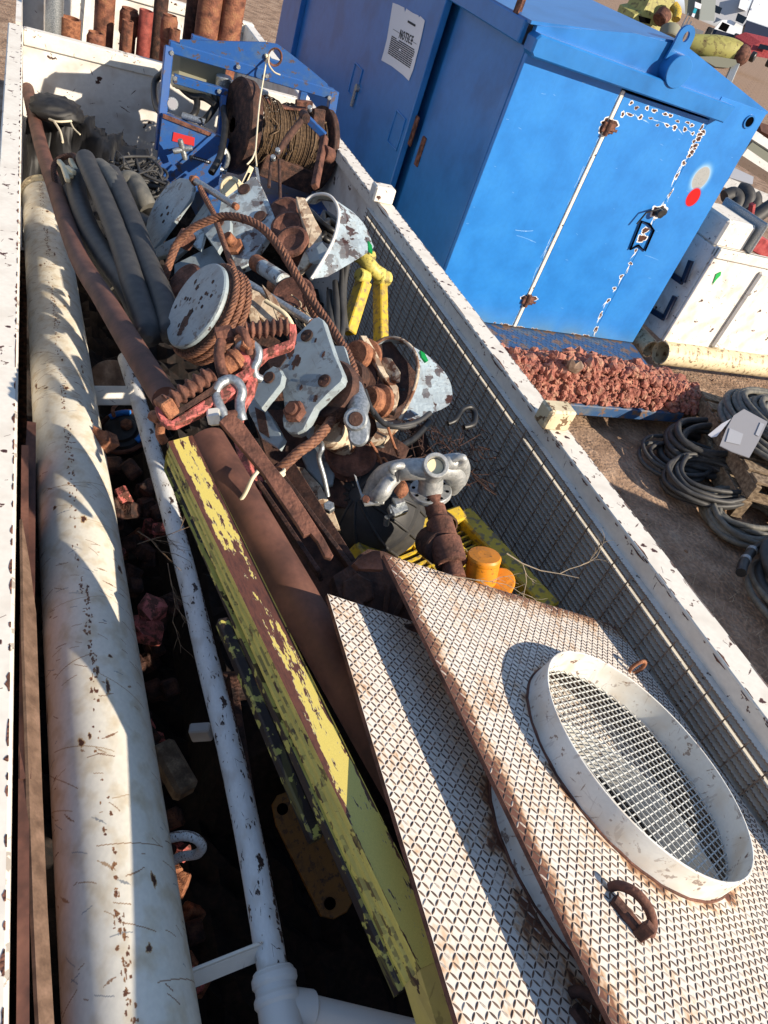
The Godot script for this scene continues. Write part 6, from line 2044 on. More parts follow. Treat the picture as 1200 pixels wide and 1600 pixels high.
	solo("wire_tangle", "tangle of thin dark wires lying between the hoses and winch", "wire", st, M.rubber)

# a lumpy rounded body
func lump(st: SurfaceTool, c: Vector3, sz: Vector3, sd: int, k: float):
	var f := FastNoiseLite.new()
	f.seed = sd; f.frequency = 1.1; f.fractal_octaves = 3
	st.set_smooth_group(1)
	var P := func(i: int, j: int) -> Vector3:
		var th := PI * i / 16.0
		var ph := TAU * (j % 28) / 28.0
		var d := Vector3(sin(th) * cos(ph), cos(th), sin(th) * sin(ph))
		var q := Vector3(signf(d.x) * pow(absf(d.x), 0.7), d.y, signf(d.z) * pow(absf(d.z), 0.7))
		return c + q * sz * (1.0 + k * f.get_noise_3d(d.x * 1.5, d.y * 1.5, d.z * 1.5))
	for i in 16:
		for j in 28: quad(st, P.call(i, j), P.call(i, j + 1), P.call(i + 1, j + 1), P.call(i + 1, j))
	st.set_smooth_group(-1)

# an irregular flake of bare rust on a flat face
func patch(st: SurfaceTool, c: Vector3, n: Vector3, r: float, sd: int, dir := Vector3.RIGHT, k := 1.6):
	rng.seed = sd
	var x := (dir - n * dir.dot(n)).normalized()
	var y := n.cross(x)
	var o := []
	for i in 18:
		var a := TAU * i / 18
		var q := r * rng.randf_range(0.5, 1.15)
		o.append(c + x * cos(a) * q * k + y * sin(a) * q)
	slab(st, o, n * 0.0006)

func sheave(n: String, label: String, c: Vector3, nrm: Vector3, R: float, T: float, m: Material) -> Node3D:
	var o := thing(n, label, "sheave", c)
	var xf := along(c, nrm)
	var st := S()
	lathe(st, [Vector2(0, T * 0.5), Vector2(R * 0.94, T * 0.5), Vector2(R, T * 0.42), Vector2(R, T * 0.36), Vector2(R * 0.88, T * 0.22), Vector2(R * 0.88, T * 0.10), Vector2(R * 0.97, 0), Vector2(R * 0.88, -T * 0.1), Vector2(R * 0.88, -T * 0.3), Vector2(R, -T * 0.45), Vector2(R * 0.9, -T * 0.5), Vector2(0, -T * 0.5)], xf, 56)
	part(o, "wheel", st, m)
	return o

func blocks():
	# --- front block: the big pale plate with four bolts
	var o := thing("hook_block", "pale grey-blue block with four rusty bolts, nearest of the rigging blocks", "pulley block", Vector3(0.657, 1.587, -1.444))
	var n: Vector3 = Vector3(-0.701, 0.660, 0.270)
	var st := S()
	slab(st, [Vector3(0.703, 1.754, -1.731), Vector3(0.717, 1.771, -1.736), Vector3(0.728, 1.780, -1.730), Vector3(0.737, 1.782, -1.712), Vector3(0.741, 1.767, -1.665), Vector3(0.747, 1.746, -1.598), Vector3(0.755, 1.732, -1.543), Vector3(0.756, 1.726, -1.528), Vector3(0.750, 1.716, -1.518), Vector3(0.721, 1.683, -1.510), Vector3(0.692, 1.646, -1.498), Vector3(0.675, 1.620, -1.478), Vector3(0.662, 1.599, -1.461), Vector3(0.648, 1.585, -1.462), Vector3(0.630, 1.574, -1.480), Vector3(0.622, 1.574, -1.502), Vector3(0.622, 1.584, -1.527), Vector3(0.630, 1.601, -1.548), Vector3(0.630, 1.635, -1.632), Vector3(0.614, 1.640, -1.684), Vector3(0.631, 1.668, -1.707)], n * 0.028, 0.003)
	part(o, "front_plate", st, M.block)
	st = S()
	var dpt := n * -0.12
	slab(st, [Vector3(0.710, 1.761, -1.729) + dpt, Vector3(0.739, 1.780, -1.702) + dpt, Vector3(0.755, 1.723, -1.521) + dpt, Vector3(0.690, 1.640, -1.487) + dpt, Vector3(0.645, 1.583, -1.464) + dpt, Vector3(0.615, 1.594, -1.569) + dpt], n * 0.02)
	part(o, "back_plate", st, M.block)
	for q in [Vector3(0.699, 1.736, -1.698), Vector3(0.718, 1.695, -1.548)]:
		st = S()
		cyl(st, q + n * 0.027, q + n * 0.034, 0.0185, 20, 0.003)
		cyl(st, q + n * 0.034 + Vector3(0.004, 0.004, 0), q + n * 0.036 + Vector3(0.004, 0.004, 0), 0.004, 8)
		cyl(st, q + n * 0.034 + Vector3(-0.007, -0.005, 0), q + n * 0.036 + Vector3(-0.007, -0.005, 0), 0.004, 8)
		part(o, "pin_head", st, M.rust_dark)
	st = S()
	hexnut(st, Vector3(0.652, 1.611, -1.516) + n * 0.028, n, 0.03, 0.022)
	cyl(st, Vector3(0.652, 1.611, -1.516) + n * 0.05, Vector3(0.652, 1.611, -1.516) + n * 0.062, 0.017, 16, 0.002)
	part(o, "bolt", st, M.rust)
	st = S()
	hexnut(st, Vector3(0.630, 1.660, -1.693) + n * 0.0, n, 0.034, 0.03)
	part(o, "bolt", st, M.rust_dark)
	for k in 7:
		st = S()
		patch(st, [Vector3(0.660, 1.688, -1.681), Vector3(0.668, 1.684, -1.650), Vector3(0.725, 1.731, -1.619), Vector3(0.670, 1.654, -1.573), Vector3(0.694, 1.658, -1.519), Vector3(0.714, 1.741, -1.670), Vector3(0.672, 1.708, -1.700)][k] + n * 0.0281, n, [0.011, 0.013, 0.006, 0.005, 0.006, 0.004, 0.005][k], 930 + k, Vector3(0.4, 0.3, -0.6), 1.8)
		part(o, "rust_patch", st, M.rust_dark)
	# ear link with its pin
	st = S()
	slab(st, [Vector3(0.579, 1.573, -1.612) + n * 0.055, Vector3(0.616, 1.626, -1.643) + n * 0.055, Vector3(0.634, 1.644, -1.643) + n * 0.055, Vector3(0.646, 1.651, -1.626) + n * 0.055, Vector3(0.652, 1.646, -1.601) + n * 0.055, Vector3(0.645, 1.631, -1.580) + n * 0.055, Vector3(0.599, 1.570, -1.552) + n * 0.055], n * 0.02, 0.003)
	var ear := part(o, "ear_link", st, M.block)
	st = S()
	cyl(st, Vector3(0.624, 1.623, -1.618) + n * 0.07, Vector3(0.624, 1.623, -1.618) + n * 0.081, 0.0165, 20, 0.002)
	part(ear, "pin", st, M.rust_dark)
	st = S()
	slab(st, [Vector3(0.568, 1.600, -1.705), Vector3(0.597, 1.614, -1.665), Vector3(0.579, 1.573, -1.612), Vector3(0.599, 1.570, -1.552), Vector3(0.616, 1.558, -1.478), Vector3(0.603, 1.537, -1.462), Vector3(0.573, 1.527, -1.514), Vector3(0.553, 1.543, -1.604), Vector3(0.552, 1.565, -1.662)], n * 0.022, 0.003)
	part(o, "neck_plate", st, M.block)
	st = S()
	slab(st, [Vector3(0.568, 1.560, -1.606) + n * 0.023, Vector3(0.587, 1.567, -1.575) + n * 0.023, Vector3(0.590, 1.539, -1.500) + n * 0.023, Vector3(0.571, 1.533, -1.534) + n * 0.023], n * 0.002)
	part(o, "rust_patch", st, M.rust_dark)
	st = S()
	lathe(st, [Vector2(0, 0), Vector2(0.085, 0), Vector2(0.095, 0.02), Vector2(0.08, 0.04), Vector2(0.095, 0.06), Vector2(0.085, 0.085), Vector2(0, 0.085)], along(Vector3(0.701, 1.685, -1.569) + n * -0.105, n), 36)
	part(o, "sheave", st, M.rust_dark)

	# --- big disc with rope in its grooves
	var dn := Vector3(-0.86, 0.46, 0.05).normalized()
	o = sheave("rope_sheave", "round grey sheave wheel with rusty rope wound in its groove", Vector3(0.477, 1.652, -1.933), dn, 0.135, 0.075, M.rust_dark)
	st = S()
	var dc: Vector3 = Vector3(0.473, 1.655, -1.931) + dn * 0.036
	lathe(st, [Vector2(0, 0.0), Vector2(0.126, 0.0), Vector2(0.131, 0.005), Vector2(0.131, 0.014), Vector2(0.127, 0.018), Vector2(0, 0.018)], along(dc, dn), 56)
	part(o, "cover_disc", st, M.block)
	var db := along(dc, dn)
	for k in [[0.3, 0.05], [0.75, 0.045], [0.5, 0.075], [0.2, 0.085], [2.4, 0.07]]:
		st = S()
		cyl(st, db * Vector3(k[1] * cos(k[0] * 2), 0.017, k[1] * sin(k[0] * 2)), db * Vector3(k[1] * cos(k[0] * 2), 0.0190, k[1] * sin(k[0] * 2)), 0.006, 12)
		part(o, "bolt_hole", st, M.rust_dark)
	st = S()
	for k in 3:
		var y := 0.012 + k * -0.0215
		var pts := []
		for i in 64: pts.append(along(Vector3(0.477, 1.652, -1.933), dn) * Vector3(0.139 * cos(i * 0.1), y + 0.012, 0.139 * sin(i * 0.1)))
		rope(st, pts, 0.0105, 0.07, 5, 5)
	part(o, "wound_rope", st, M.wire_rope)
	for k in 9:
		st = S()
		rng.seed = 900 + k
		var la := rng.randf() * TAU
		var lr := rng.randf_range(0.02, 0.115)
		patch(st, db * Vector3(lr * cos(la), 0.0181, lr * sin(la)), dn, rng.randf_range(0.003, 0.009), 910 + k, db.basis.x, 1.3)
		part(o, "rust_patch", st, M.rust_dark)
	st = S()
	var ld: Vector3 = (Vector3(0.432, 1.598, -1.881) - Vector3(0.472, 1.662, -1.915))
	ld = (ld - dn * ld.dot(dn)).normalized()
	patch(st, dc + dn * 0.0181 + ld * 0.05, dn, 0.018, 921, ld, 2.2)
	patch(st, dc + dn * 0.0183 + ld * 0.085, dn, 0.015, 922, ld, 1.2)
	part(o, "rust_patch", st, M.rust_dark)
	st = S()
	hexnut(st, Vector3(0.453, 1.628, -1.819), Vector3(0.6, 0.6, 0.3), 0.018, 0.03)
	part(o, "bolt", st, M.cream)

	# --- tan cheek plates between disc and front block
	var cheeks := [[Vector3(0.580, 1.701, -2.046), Vector3(0.603, 1.701, -2.025), Vector3(0.613, 1.672, -1.955), Vector3(0.620, 1.641, -1.883), Vector3(0.595, 1.632, -1.885), Vector3(0.583, 1.668, -1.973)], [Vector3(0.595, 1.696, -2.021), Vector3(0.624, 1.697, -1.999), Vector3(0.665, 1.682, -1.931), Vector3(0.676, 1.661, -1.875), Vector3(0.646, 1.648, -1.876), Vector3(0.615, 1.659, -1.924)], [Vector3(0.635, 1.712, -2.021), Vector3(0.669, 1.701, -1.966), Vector3(0.687, 1.679, -1.905), Vector3(0.692, 1.662, -1.863), Vector3(0.669, 1.659, -1.877), Vector3(0.653, 1.688, -1.954)]]
	o = thing("cheek_plates", "rust-streaked cream cheek plates standing between the round sheave and front block", "pulley block", Vector3(0.650, 1.625, -1.915))
	for i in 3:
		st = S()
		slab(st, cheeks[i], Vector3(-0.349, 0.848, 0.399) * 0.02 + Vector3(0.0, 0.0, 0), 0.002)
		part(o, "cheek", st, M.block_tan)
	st = S()
	slab(st, [Vector3(0.575, 1.705, -2.058) + Vector3(0, -0.1, 0), Vector3(0.729, 1.691, -1.893) + Vector3(0, -0.1, 0), Vector3(0.697, 1.626, -1.783) + Vector3(0, -0.1, 0), Vector3(0.561, 1.587, -1.820) + Vector3(0, -0.1, 0)], Vector3(0, -0.05, 0))
	part(o, "body", st, M.rust_dark)
	st = S()
	tube(st, cr([Vector3(0.623, 1.719, -1.929), Vector3(0.646, 1.719, -1.899), Vector3(0.667, 1.718, -1.869), Vector3(0.684, 1.704, -1.844), Vector3(0.689, 1.688, -1.826)], 4), 0.007, 8)
	part(o, "handle_bar", st, M.cream)

	# --- rear block: oval side plates, chipped plate with bolts, rollers
	o = thing("rear_block", "rear grey block with an oval side plate and a badly chipped square plate", "pulley block", Vector3(0.630, 1.425, -2.656))
	var on: Vector3 = Vector3(-0.866, 0.489, 0.102)
	st = S()
	slab(st, [Vector3(0.430, 1.367, -2.878), Vector3(0.430, 1.386, -2.968), Vector3(0.448, 1.434, -3.045), Vector3(0.478, 1.498, -3.092), Vector3(0.514, 1.561, -3.094), Vector3(0.551, 1.617, -3.048), Vector3(0.574, 1.644, -2.978), Vector3(0.582, 1.643, -2.910), Vector3(0.570, 1.615, -2.872), Vector3(0.524, 1.530, -2.857), Vector3(0.480, 1.450, -2.848), Vector3(0.444, 1.386, -2.849)], on * 0.014, 0.002)
	part(o, "oval_plate", st, M.block)
	st = S()
	slab(st, [Vector3(0.586, 1.647, -2.895) + on * -0.06, Vector3(0.583, 1.628, -2.827) + on * -0.06, Vector3(0.567, 1.588, -2.773) + on * -0.06, Vector3(0.535, 1.528, -2.756) + on * -0.06, Vector3(0.483, 1.442, -2.785) + on * -0.06, Vector3(0.441, 1.372, -2.807) + on * -0.06, Vector3(0.464, 1.422, -2.848) + on * -0.06, Vector3(0.526, 1.536, -2.873) + on * -0.06], on * 0.012, 0.002)
	part(o, "oval_plate", st, M.block)
	for q in [Vector3(0.506, 1.522, -2.973), Vector3(0.488, 1.489, -2.971), Vector3(0.490, 1.484, -2.925), Vector3(0.505, 1.513, -2.936)]:
		st = S()
		cyl(st, q + on * 0.013, q + on * 0.0148, 0.008, 12)
		part(o, "bolt_hole", st, M.rust_dark)
	st = S()
	slab(st, [Vector3(0.443, 1.383, -2.840), Vector3(0.485, 1.450, -2.807), Vector3(0.525, 1.510, -2.753), Vector3(0.529, 1.505, -2.695), Vector3(0.493, 1.446, -2.717), Vector3(0.450, 1.385, -2.794)], on * 0.02, 0.003)
	part(o, "lug_plate", st, M.block)
	var rn: Vector3 = Vector3(-0.582, 0.733, 0.351)
	st = S()
	slab(st, [Vector3(0.668, 1.639, -2.800), Vector3(0.723, 1.689, -2.814), Vector3(0.774, 1.738, -2.832), Vector3(0.786, 1.743, -2.824), Vector3(0.797, 1.733, -2.783), Vector3(0.815, 1.704, -2.693), Vector3(0.828, 1.678, -2.618), Vector3(0.821, 1.660, -2.591), Vector3(0.788, 1.616, -2.554), Vector3(0.756, 1.576, -2.523), Vector3(0.729, 1.542, -2.498), Vector3(0.705, 1.524, -2.501), Vector3(0.682, 1.516, -2.521), Vector3(0.669, 1.528, -2.567), Vector3(0.659, 1.554, -2.639), Vector3(0.649, 1.587, -2.724)], rn * 0.03, 0.003)
	part(o, "square_plate", st, M.block_worn)
	for q in [Vector3(0.745, 1.697, -2.794), Vector3(0.784, 1.661, -2.655)]:
		st = S()
		cyl(st, q + rn * 0.029, q + rn * 0.037, 0.024, 20, 0.003)
		part(o, "pin_head", st, M.rust_dark)
	st = S()
	hexnut(st, Vector3(0.700, 1.560, -2.583) + rn * 0.03, rn, 0.033, 0.022)
	cyl(st, Vector3(0.697, 1.562, -2.593) + rn * 0.045, Vector3(0.689, 1.561, -2.603) + rn * 0.085, 0.02, 14, 0.003)
	part(o, "bolt", st, M.rust_orange)
	st = S()
	slab(st, [Vector3(0.648, 1.565, -2.680) + rn * 0.05, Vector3(0.665, 1.591, -2.706) + rn * 0.05, Vector3(0.689, 1.606, -2.697) + rn * 0.05, Vector3(0.703, 1.601, -2.664) + rn * 0.05, Vector3(0.700, 1.582, -2.630) + rn * 0.05, Vector3(0.653, 1.518, -2.572) + rn * 0.05, Vector3(0.619, 1.535, -2.665) + rn * 0.05], rn * 0.02, 0.003)
	var el := part(o, "ear_link", st, M.block)
	st = S()
	cyl(st, Vector3(0.668, 1.580, -2.677) + rn * 0.07, Vector3(0.668, 1.580, -2.677) + rn * 0.075, 0.018, 16, 0.002)
	part(el, "pin", st, M.rust_dark)
	st = S()
	slab(st, [Vector3(0.489, 1.441, -2.684) + rn * -0.03, Vector3(0.616, 1.540, -2.680) + rn * -0.03, Vector3(0.654, 1.520, -2.577) + rn * -0.03, Vector3(0.646, 1.492, -2.532) + rn * -0.03, Vector3(0.540, 1.392, -2.499) + rn * -0.03, Vector3(0.483, 1.389, -2.585) + rn * -0.03], rn * 0.02, 0.003)
	part(o, "lower_body", st, M.block)
	st = S()
	slab(st, [Vector3(0.599, 1.554, -2.738) + rn * 0.01, Vector3(0.638, 1.585, -2.740) + rn * 0.01, Vector3(0.648, 1.565, -2.680) + rn * 0.01, Vector3(0.621, 1.534, -2.661) + rn * 0.01], rn * 0.04, 0.003)
	slab(st, [Vector3(0.588, 1.504, -2.651) + rn * 0.01, Vector3(0.555, 1.504, -2.707) + rn * 0.01, Vector3(0.579, 1.547, -2.757) + rn * 0.01, Vector3(0.608, 1.548, -2.712) + rn * 0.01], rn * 0.015, 0.002)
	part(o, "knuckle", st, M.block_worn)
	st = S()
	cyl(st, Vector3(0.495, 1.552, -2.590), Vector3(0.516, 1.602, -2.593), 0.030, 18, 0.004)
	part(o, "stub_pin", st, M.rust)
	st = S()
	cyl(st, Vector3(0.454, 1.483, -2.446), Vector3(0.468, 1.501, -2.453), 0.012, 8, 0.002)
	part(o, "bolt", st, M.rust_orange)
	st = S()
	slab(st, [Vector3(0.466, 1.474, -2.430), Vector3(0.490, 1.498, -2.436), Vector3(0.494, 1.501, -2.436), Vector3(0.486, 1.487, -2.429), Vector3(0.472, 1.473, -2.424)], Vector3(0.01, -0.02, -0.01))
	part(o, "bright_edge", st, M.white_rail)
	# rusty sheave pack seen end-on right of the chipped plate
	st = S()
	var ax := Vector3(0.876, 1.718, -2.494) - Vector3(0.870, 1.682, -2.739)
	for k in 3:
		var c: Vector3 = Vector3(0.876, 1.681, -2.658).lerp(Vector3(0.859, 1.660, -2.450), k * 0.5)
		lathe(st, [Vector2(0, -0.02), Vector2(0.05, -0.02), Vector2(0.058, -0.01), Vector2(0.048, 0.0), Vector2(0.048, 0.03), Vector2(0.062, 0.04), Vector2(0.062, 0.055), Vector2(0.05, 0.06), Vector2(0.03, 0.05), Vector2(0, 0.05)], along(c, Vector3(-0.55, 0.75, 0.3)), 32)
	part(o, "sheave_pack", st, M.rust)
	st = S()
	slab(st, [Vector3(0.874, 1.770, -2.612), Vector3(0.904, 1.776, -2.601), Vector3(0.925, 1.743, -2.521), Vector3(0.944, 1.721, -2.462), Vector3(0.941, 1.702, -2.426), Vector3(0.904, 1.660, -2.367), Vector3(0.861, 1.628, -2.332), Vector3(0.839, 1.620, -2.332), Vector3(0.878, 1.668, -2.401), Vector3(0.897, 1.694, -2.442), Vector3(0.881, 1.729, -2.524)], Vector3(-0.302, 0.855, 0.422) * 0.03, 0.003)
	part(o, "frame_strap", st, M.block_tan)
	# white roller with a rusty end
	st = S()
	cyl(st, Vector3(0.720, 1.612, -2.406), Vector3(0.760, 1.655, -2.206), 0.027, 22, 0.004)
	var rl := part(o, "roller", st, M.block_worn)
	st = S()
	cyl(st, Vector3(0.717, 1.609, -2.420), Vector3(0.729, 1.621, -2.362), 0.0285, 22, 0.003)
	part(rl, "roller_cap", st, M.rust_orange)
	st = S()
	slab(st, [Vector3(0.709, 1.571, -2.283), Vector3(0.762, 1.605, -2.204), Vector3(0.815, 1.657, -2.217), Vector3(0.800, 1.639, -2.194), Vector3(0.758, 1.595, -2.180), Vector3(0.736, 1.579, -2.211)], Vector3(0.02, -0.06, -0.02))
	part(o, "lower_plate", st, M.block)

	# --- two guard hoods on the right
	var hoods := ["pale blue rope guard hood with a green mark, further back", "pale blue rope guard hood with a green mark, nearer the manifold"]
	for q in 2:
		o = thing("guard_hood", hoods[q], "guard", Vector3(0.972, 1.746, -2.272) if q == 0 else Vector3(1.045, 1.591, -1.619), "rope guard hoods")
		var A: Array = [Vector3(0.917, 1.757, -2.656), Vector3(0.947, 1.786, -2.664), Vector3(0.976, 1.810, -2.636), Vector3(0.996, 1.819, -2.585), Vector3(1.000, 1.805, -2.508), Vector3(0.975, 1.774, -2.420), Vector3(0.934, 1.737, -2.335), Vector3(0.850, 1.675, -2.211)] if q == 0 else [Vector3(0.997, 1.616, -1.919), Vector3(1.032, 1.646, -1.924), Vector3(1.065, 1.667, -1.891), Vector3(1.088, 1.670, -1.834), Vector3(1.083, 1.657, -1.763), Vector3(1.059, 1.634, -1.697), Vector3(1.028, 1.607, -1.646), Vector3(0.977, 1.580, -1.577)]
		var Bb: Array = [Vector3(0.991, 1.734, -2.738), Vector3(1.019, 1.754, -2.738), Vector3(1.055, 1.774, -2.672), Vector3(1.079, 1.789, -2.578), Vector3(1.097, 1.786, -2.472), Vector3(1.094, 1.771, -2.368), Vector3(1.071, 1.761, -2.312), Vector3(0.910, 1.685, -2.226)] if q == 0 else [Vector3(1.079, 1.594, -1.966), Vector3(1.105, 1.612, -1.965), Vector3(1.130, 1.635, -1.909), Vector3(1.151, 1.654, -1.822), Vector3(1.168, 1.656, -1.736), Vector3(1.167, 1.644, -1.664), Vector3(1.136, 1.623, -1.604), Vector3(1.022, 1.589, -1.571)]
		st = S()
		shell(st, A, Bb, 0.008)
		part(o, "hood", st, M.block_worn)
		st = S()
		tube(st, cr(A, 4), 0.006, 6)
		part(o, "rim", st, M.white_rail if q == 0 else M.block_tan)
		# green paint mark
		st = S()
		if q == 0: slab(st, [Vector3(1.076, 1.772, -2.366), Vector3(1.080, 1.769, -2.338), Vector3(1.071, 1.757, -2.293), Vector3(1.065, 1.758, -2.306), Vector3(1.066, 1.764, -2.334)], Vector3(0.004, 0.003, 0.002))
		else: slab(st, [Vector3(1.108, 1.668, -1.826), Vector3(1.117, 1.668, -1.812), Vector3(1.118, 1.665, -1.778), Vector3(1.110, 1.661, -1.772), Vector3(1.102, 1.663, -1.794)], Vector3(0.003, 0.005, 0.002))
		part(o, "green_mark", st, M.green_mark)
		st = S()
		if q == 0: slab(st, [Vector3(0.872, 1.695, -2.383), Vector3(0.892, 1.717, -2.391), Vector3(0.908, 1.707, -2.355), Vector3(0.889, 1.684, -2.315), Vector3(0.877, 1.678, -2.333)], Vector3(0.02, 0.03, 0.03), 0.003)
		else: slab(st, [Vector3(0.975, 1.635, -1.814), Vector3(0.988, 1.642, -1.796), Vector3(0.992, 1.641, -1.732), Vector3(0.979, 1.628, -1.698), Vector3(0.971, 1.616, -1.722), Vector3(0.979, 1.627, -1.743)], Vector3(0.01, 0.02, 0.02), 0.003)
		part(o, "latch_plate", st, M.block if q == 0 else M.block_tan)
	# the nearer hood's sheave frame
	o = thing("strap_block", "tan rusted strap frame with brass-brown rollers beside the nearer guard hood", "pulley block", Vector3(0.942, 1.556, -1.655))
	st = S()
	slab(st, [Vector3(0.918, 1.657, -1.872), Vector3(0.938, 1.661, -1.869), Vector3(0.959, 1.641, -1.818), Vector3(0.981, 1.611, -1.747), Vector3(1.009, 1.595, -1.700), Vector3(1.006, 1.579, -1.670), Vector3(0.989, 1.554, -1.631), Vector3(0.968, 1.553, -1.642), Vector3(0.987, 1.575, -1.673), Vector3(0.987, 1.586, -1.696), Vector3(0.959, 1.609, -1.755), Vector3(0.938, 1.636, -1.821)], Vector3(-0.251, 0.862, 0.441) * 0.03, 0.003)
	part(o, "strap", st, M.block_tan)
	for q in [[Vector3(0.891, 1.649, -1.807), Vector3(0.963, 1.610, -1.845), 0.043], [Vector3(0.891, 1.603, -1.641), Vector3(0.962, 1.574, -1.658), 0.040], [Vector3(0.864, 1.607, -1.754), Vector3(0.941, 1.548, -1.800), 0.05]]:
		st = S()
		cyl(st, q[0], q[1], q[2], 24, 0.006)
		lathe(st, [Vector2(q[2], 0), Vector2(q[2] * 1.35, 0.006), Vector2(q[2] * 1.35, 0.02), Vector2(q[2], 0.026)], along(q[0].lerp(q[1], 0.45), q[1] - q[0]), 24)
		part(o, "roller", st, M.rust_orange if q[2] < 0.045 else M.rust_dark)
	st = S()
	box(st, Transform3D(Basis.from_euler(Vector3(0.3, 0.5, 0.2)), Vector3(1.029, 1.539, -1.825)), Vector3(0.2, 0.1, 0.24), 0.01)
	part(o, "core", st, M.rust_dark)
	st = S()
	slab(st, [Vector3(0.899, 1.582, -1.585), Vector3(0.944, 1.591, -1.564), Vector3(0.970, 1.592, -1.547), Vector3(0.894, 1.581, -1.481), Vector3(0.854, 1.549, -1.477), Vector3(0.890, 1.577, -1.525)], Vector3(0.02, -0.03, -0.02), 0.002)
	part(o, "foot_plate", st, M.block_tan)
	st = S()
	cyl(st, Vector3(0.734, 1.579, -1.509), Vector3(0.817, 1.515, -1.546), 0.045, 22, 0.005)
	part(o, "spacer", st, M.block_tan)

	# --- wire ropes
	var g := "rusty wire ropes over the blocks"
	st = S()
	rope(st, [Vector3(0.420, 1.503, -2.411), Vector3(0.434, 1.547, -2.444), Vector3(0.457, 1.602, -2.480), Vector3(0.492, 1.658, -2.479), Vector3(0.538, 1.705, -2.462), Vector3(0.591, 1.745, -2.434), Vector3(0.643, 1.773, -2.365), Vector3(0.685, 1.779, -2.297), Vector3(0.721, 1.766, -2.200), Vector3(0.751, 1.739, -2.092), Vector3(0.784, 1.712, -1.983), Vector3(0.813, 1.696, -1.873), Vector3(0.829, 1.687, -1.761), Vector3(0.827, 1.683, -1.667), Vector3(0.815, 1.678, -1.594)], 0.0142)
	var rp := solo("wire_rope", "rusty laid wire rope arching over the blocks down to the steel socket", "wire rope", st, M.wire_rope, g)
	st = S()
	rope(st, [Vector3(0.580, 1.674, -2.849), Vector3(0.595, 1.658, -2.778), Vector3(0.609, 1.648, -2.697), Vector3(0.610, 1.643, -2.600), Vector3(0.606, 1.645, -2.452), Vector3(0.601, 1.651, -2.308), Vector3(0.597, 1.657, -2.224)], 0.0105)
	solo("wire_rope", "thinner rusty wire rope hanging from the rear galvanised rod", "wire rope", st, M.wire_rope, g)
	st = S()
	rope(st, [Vector3(0.790, 1.686, -2.063), Vector3(0.798, 1.671, -1.981), Vector3(0.805, 1.659, -1.920), Vector3(0.815, 1.641, -1.850)], 0.0135)
	solo("wire_rope", "second rusty wire rope strand lying beside the long arching one", "wire rope", st, M.wire_rope, g)
	st = S()
	rope(st, [Vector3(0.567, 1.542, -1.371), Vector3(0.593, 1.569, -1.380), Vector3(0.625, 1.594, -1.397), Vector3(0.662, 1.609, -1.417), Vector3(0.706, 1.622, -1.462), Vector3(0.736, 1.625, -1.506)], 0.0145)
	solo("wire_rope", "short rusty wire rope length passing under the front block", "wire rope", st, M.wire_rope, g)
	# frayed old rope hanks behind the front block
	rng.seed = 821
	st = S()
	for i in 34:
		var c: Vector3 = Vector3(0.797, 1.644, -2.048)
		var p := []
		var s := Vector3(rng.randf_range(-0.05, 0.05), rng.randf_range(-0.05, 0.03), rng.randf_range(-0.09, 0.09))
		for k in 4: p.append(c + s + Vector3(0.02 * k + rng.randf_range(-0.02, 0.02), -0.02 * k, 0.035 * k + rng.randf_range(-0.02, 0.02)))
		tube(st, cr(p, 4), 0.0028, 4)
	solo("frayed_fibre", "tuft of frayed dry rope fibre behind the front block", "rope fibre", st, M.straw)

	# --- galvanised socket with its pin
	o = thing("rope_socket", "galvanised forged rope socket ending the arching wire rope", "rope socket", Vector3(0.794, 1.635, -1.476))
	st = S()
	var sa: Vector3 = Vector3(0.815, 1.680, -1.597)
	var sb: Vector3 = Vector3(0.788, 1.661, -1.474)
	var sc: Vector3 = Vector3(0.783, 1.624, -1.412)
	tube(st, [sa, sa.lerp(sb, 0.3), sa.lerp(sb, 0.75), sb, sb.lerp(sc, 0.4), sc], [0.018, 0.023, 0.034, 0.026, 0.032, 0.026], 18)
	part(o, "socket_body", st, M.galv)
	st = S()
	var vd := (Vector3(0, 2.7, 0) - sb).normalized() + Vector3(-0.1, 0.2, 0.1)
	cyl(st, Vector3(0.779, 1.653, -1.458), Vector3(0.779, 1.653, -1.458) + vd.normalized() * 0.052, 0.031, 22, 0.005)
	cyl(st, Vector3(0.781, 1.630, -1.419), Vector3(0.781, 1.630, -1.419) + vd.normalized() * 0.03, 0.027, 22, 0.005)
	part(o, "jaw", st, M.galv)
	st = S()
	cyl(st, Vector3(0.779, 1.653, -1.458), Vector3(0.779, 1.653, -1.458) + vd.normalized() * 0.055, 0.019, 20, 0.002)
	part(o, "pin", st, M.rust_dark)
	# --- galvanised tie rods
	for q in [[Vector3(0.575, 1.661, -2.947), Vector3(0.673, 1.697, -2.670), "galvanised tie rod across the rear block beside the winch box"], [Vector3(0.557, 1.679, -2.180), Vector3(0.749, 1.704, -1.861), "galvanised tie rod running from the round sheave to the front block"]]:
		o = thing("tie_rod", q[2], "rod", q[0], "galvanised tie rods")
		st = S()
		cyl(st, q[0], q[1], 0.0125, 16, 0.002)
		part(o, "rod", st, M.galv)
		st = S()
		var d: Vector3 = (q[1] - q[0]).normalized()
		cyl(st, q[0] - d * 0.02, q[0] + d * 0.004, 0.013, 8, 0.002)
		cyl(st, q[0] + d * 0.006, q[0] + d * 0.014, 0.0185, 16, 0.002)
		cyl(st, q[1] - d * 0.002, q[1] + d * 0.02, 0.0125, 8, 0.002)
		part(o, "collar", st, M.rust_orange)
	# --- yellow two-legged strut behind the hoods
	o = thing("yellow_strut", "bright yellow two-legged strut with rusty forked joints by the grating", "strut", Vector3(1.134, 1.493, -2.231))
	st = S()
	bar(st, Vector3(1.093, 1.637, -2.334), Vector3(1.025, 1.504, -2.192), 0.045, 0.05, Vector3(0.2, 0.3, 0.9), 0.004)
	part(o, "leg", st, M.yellow_clean)
	st = S()
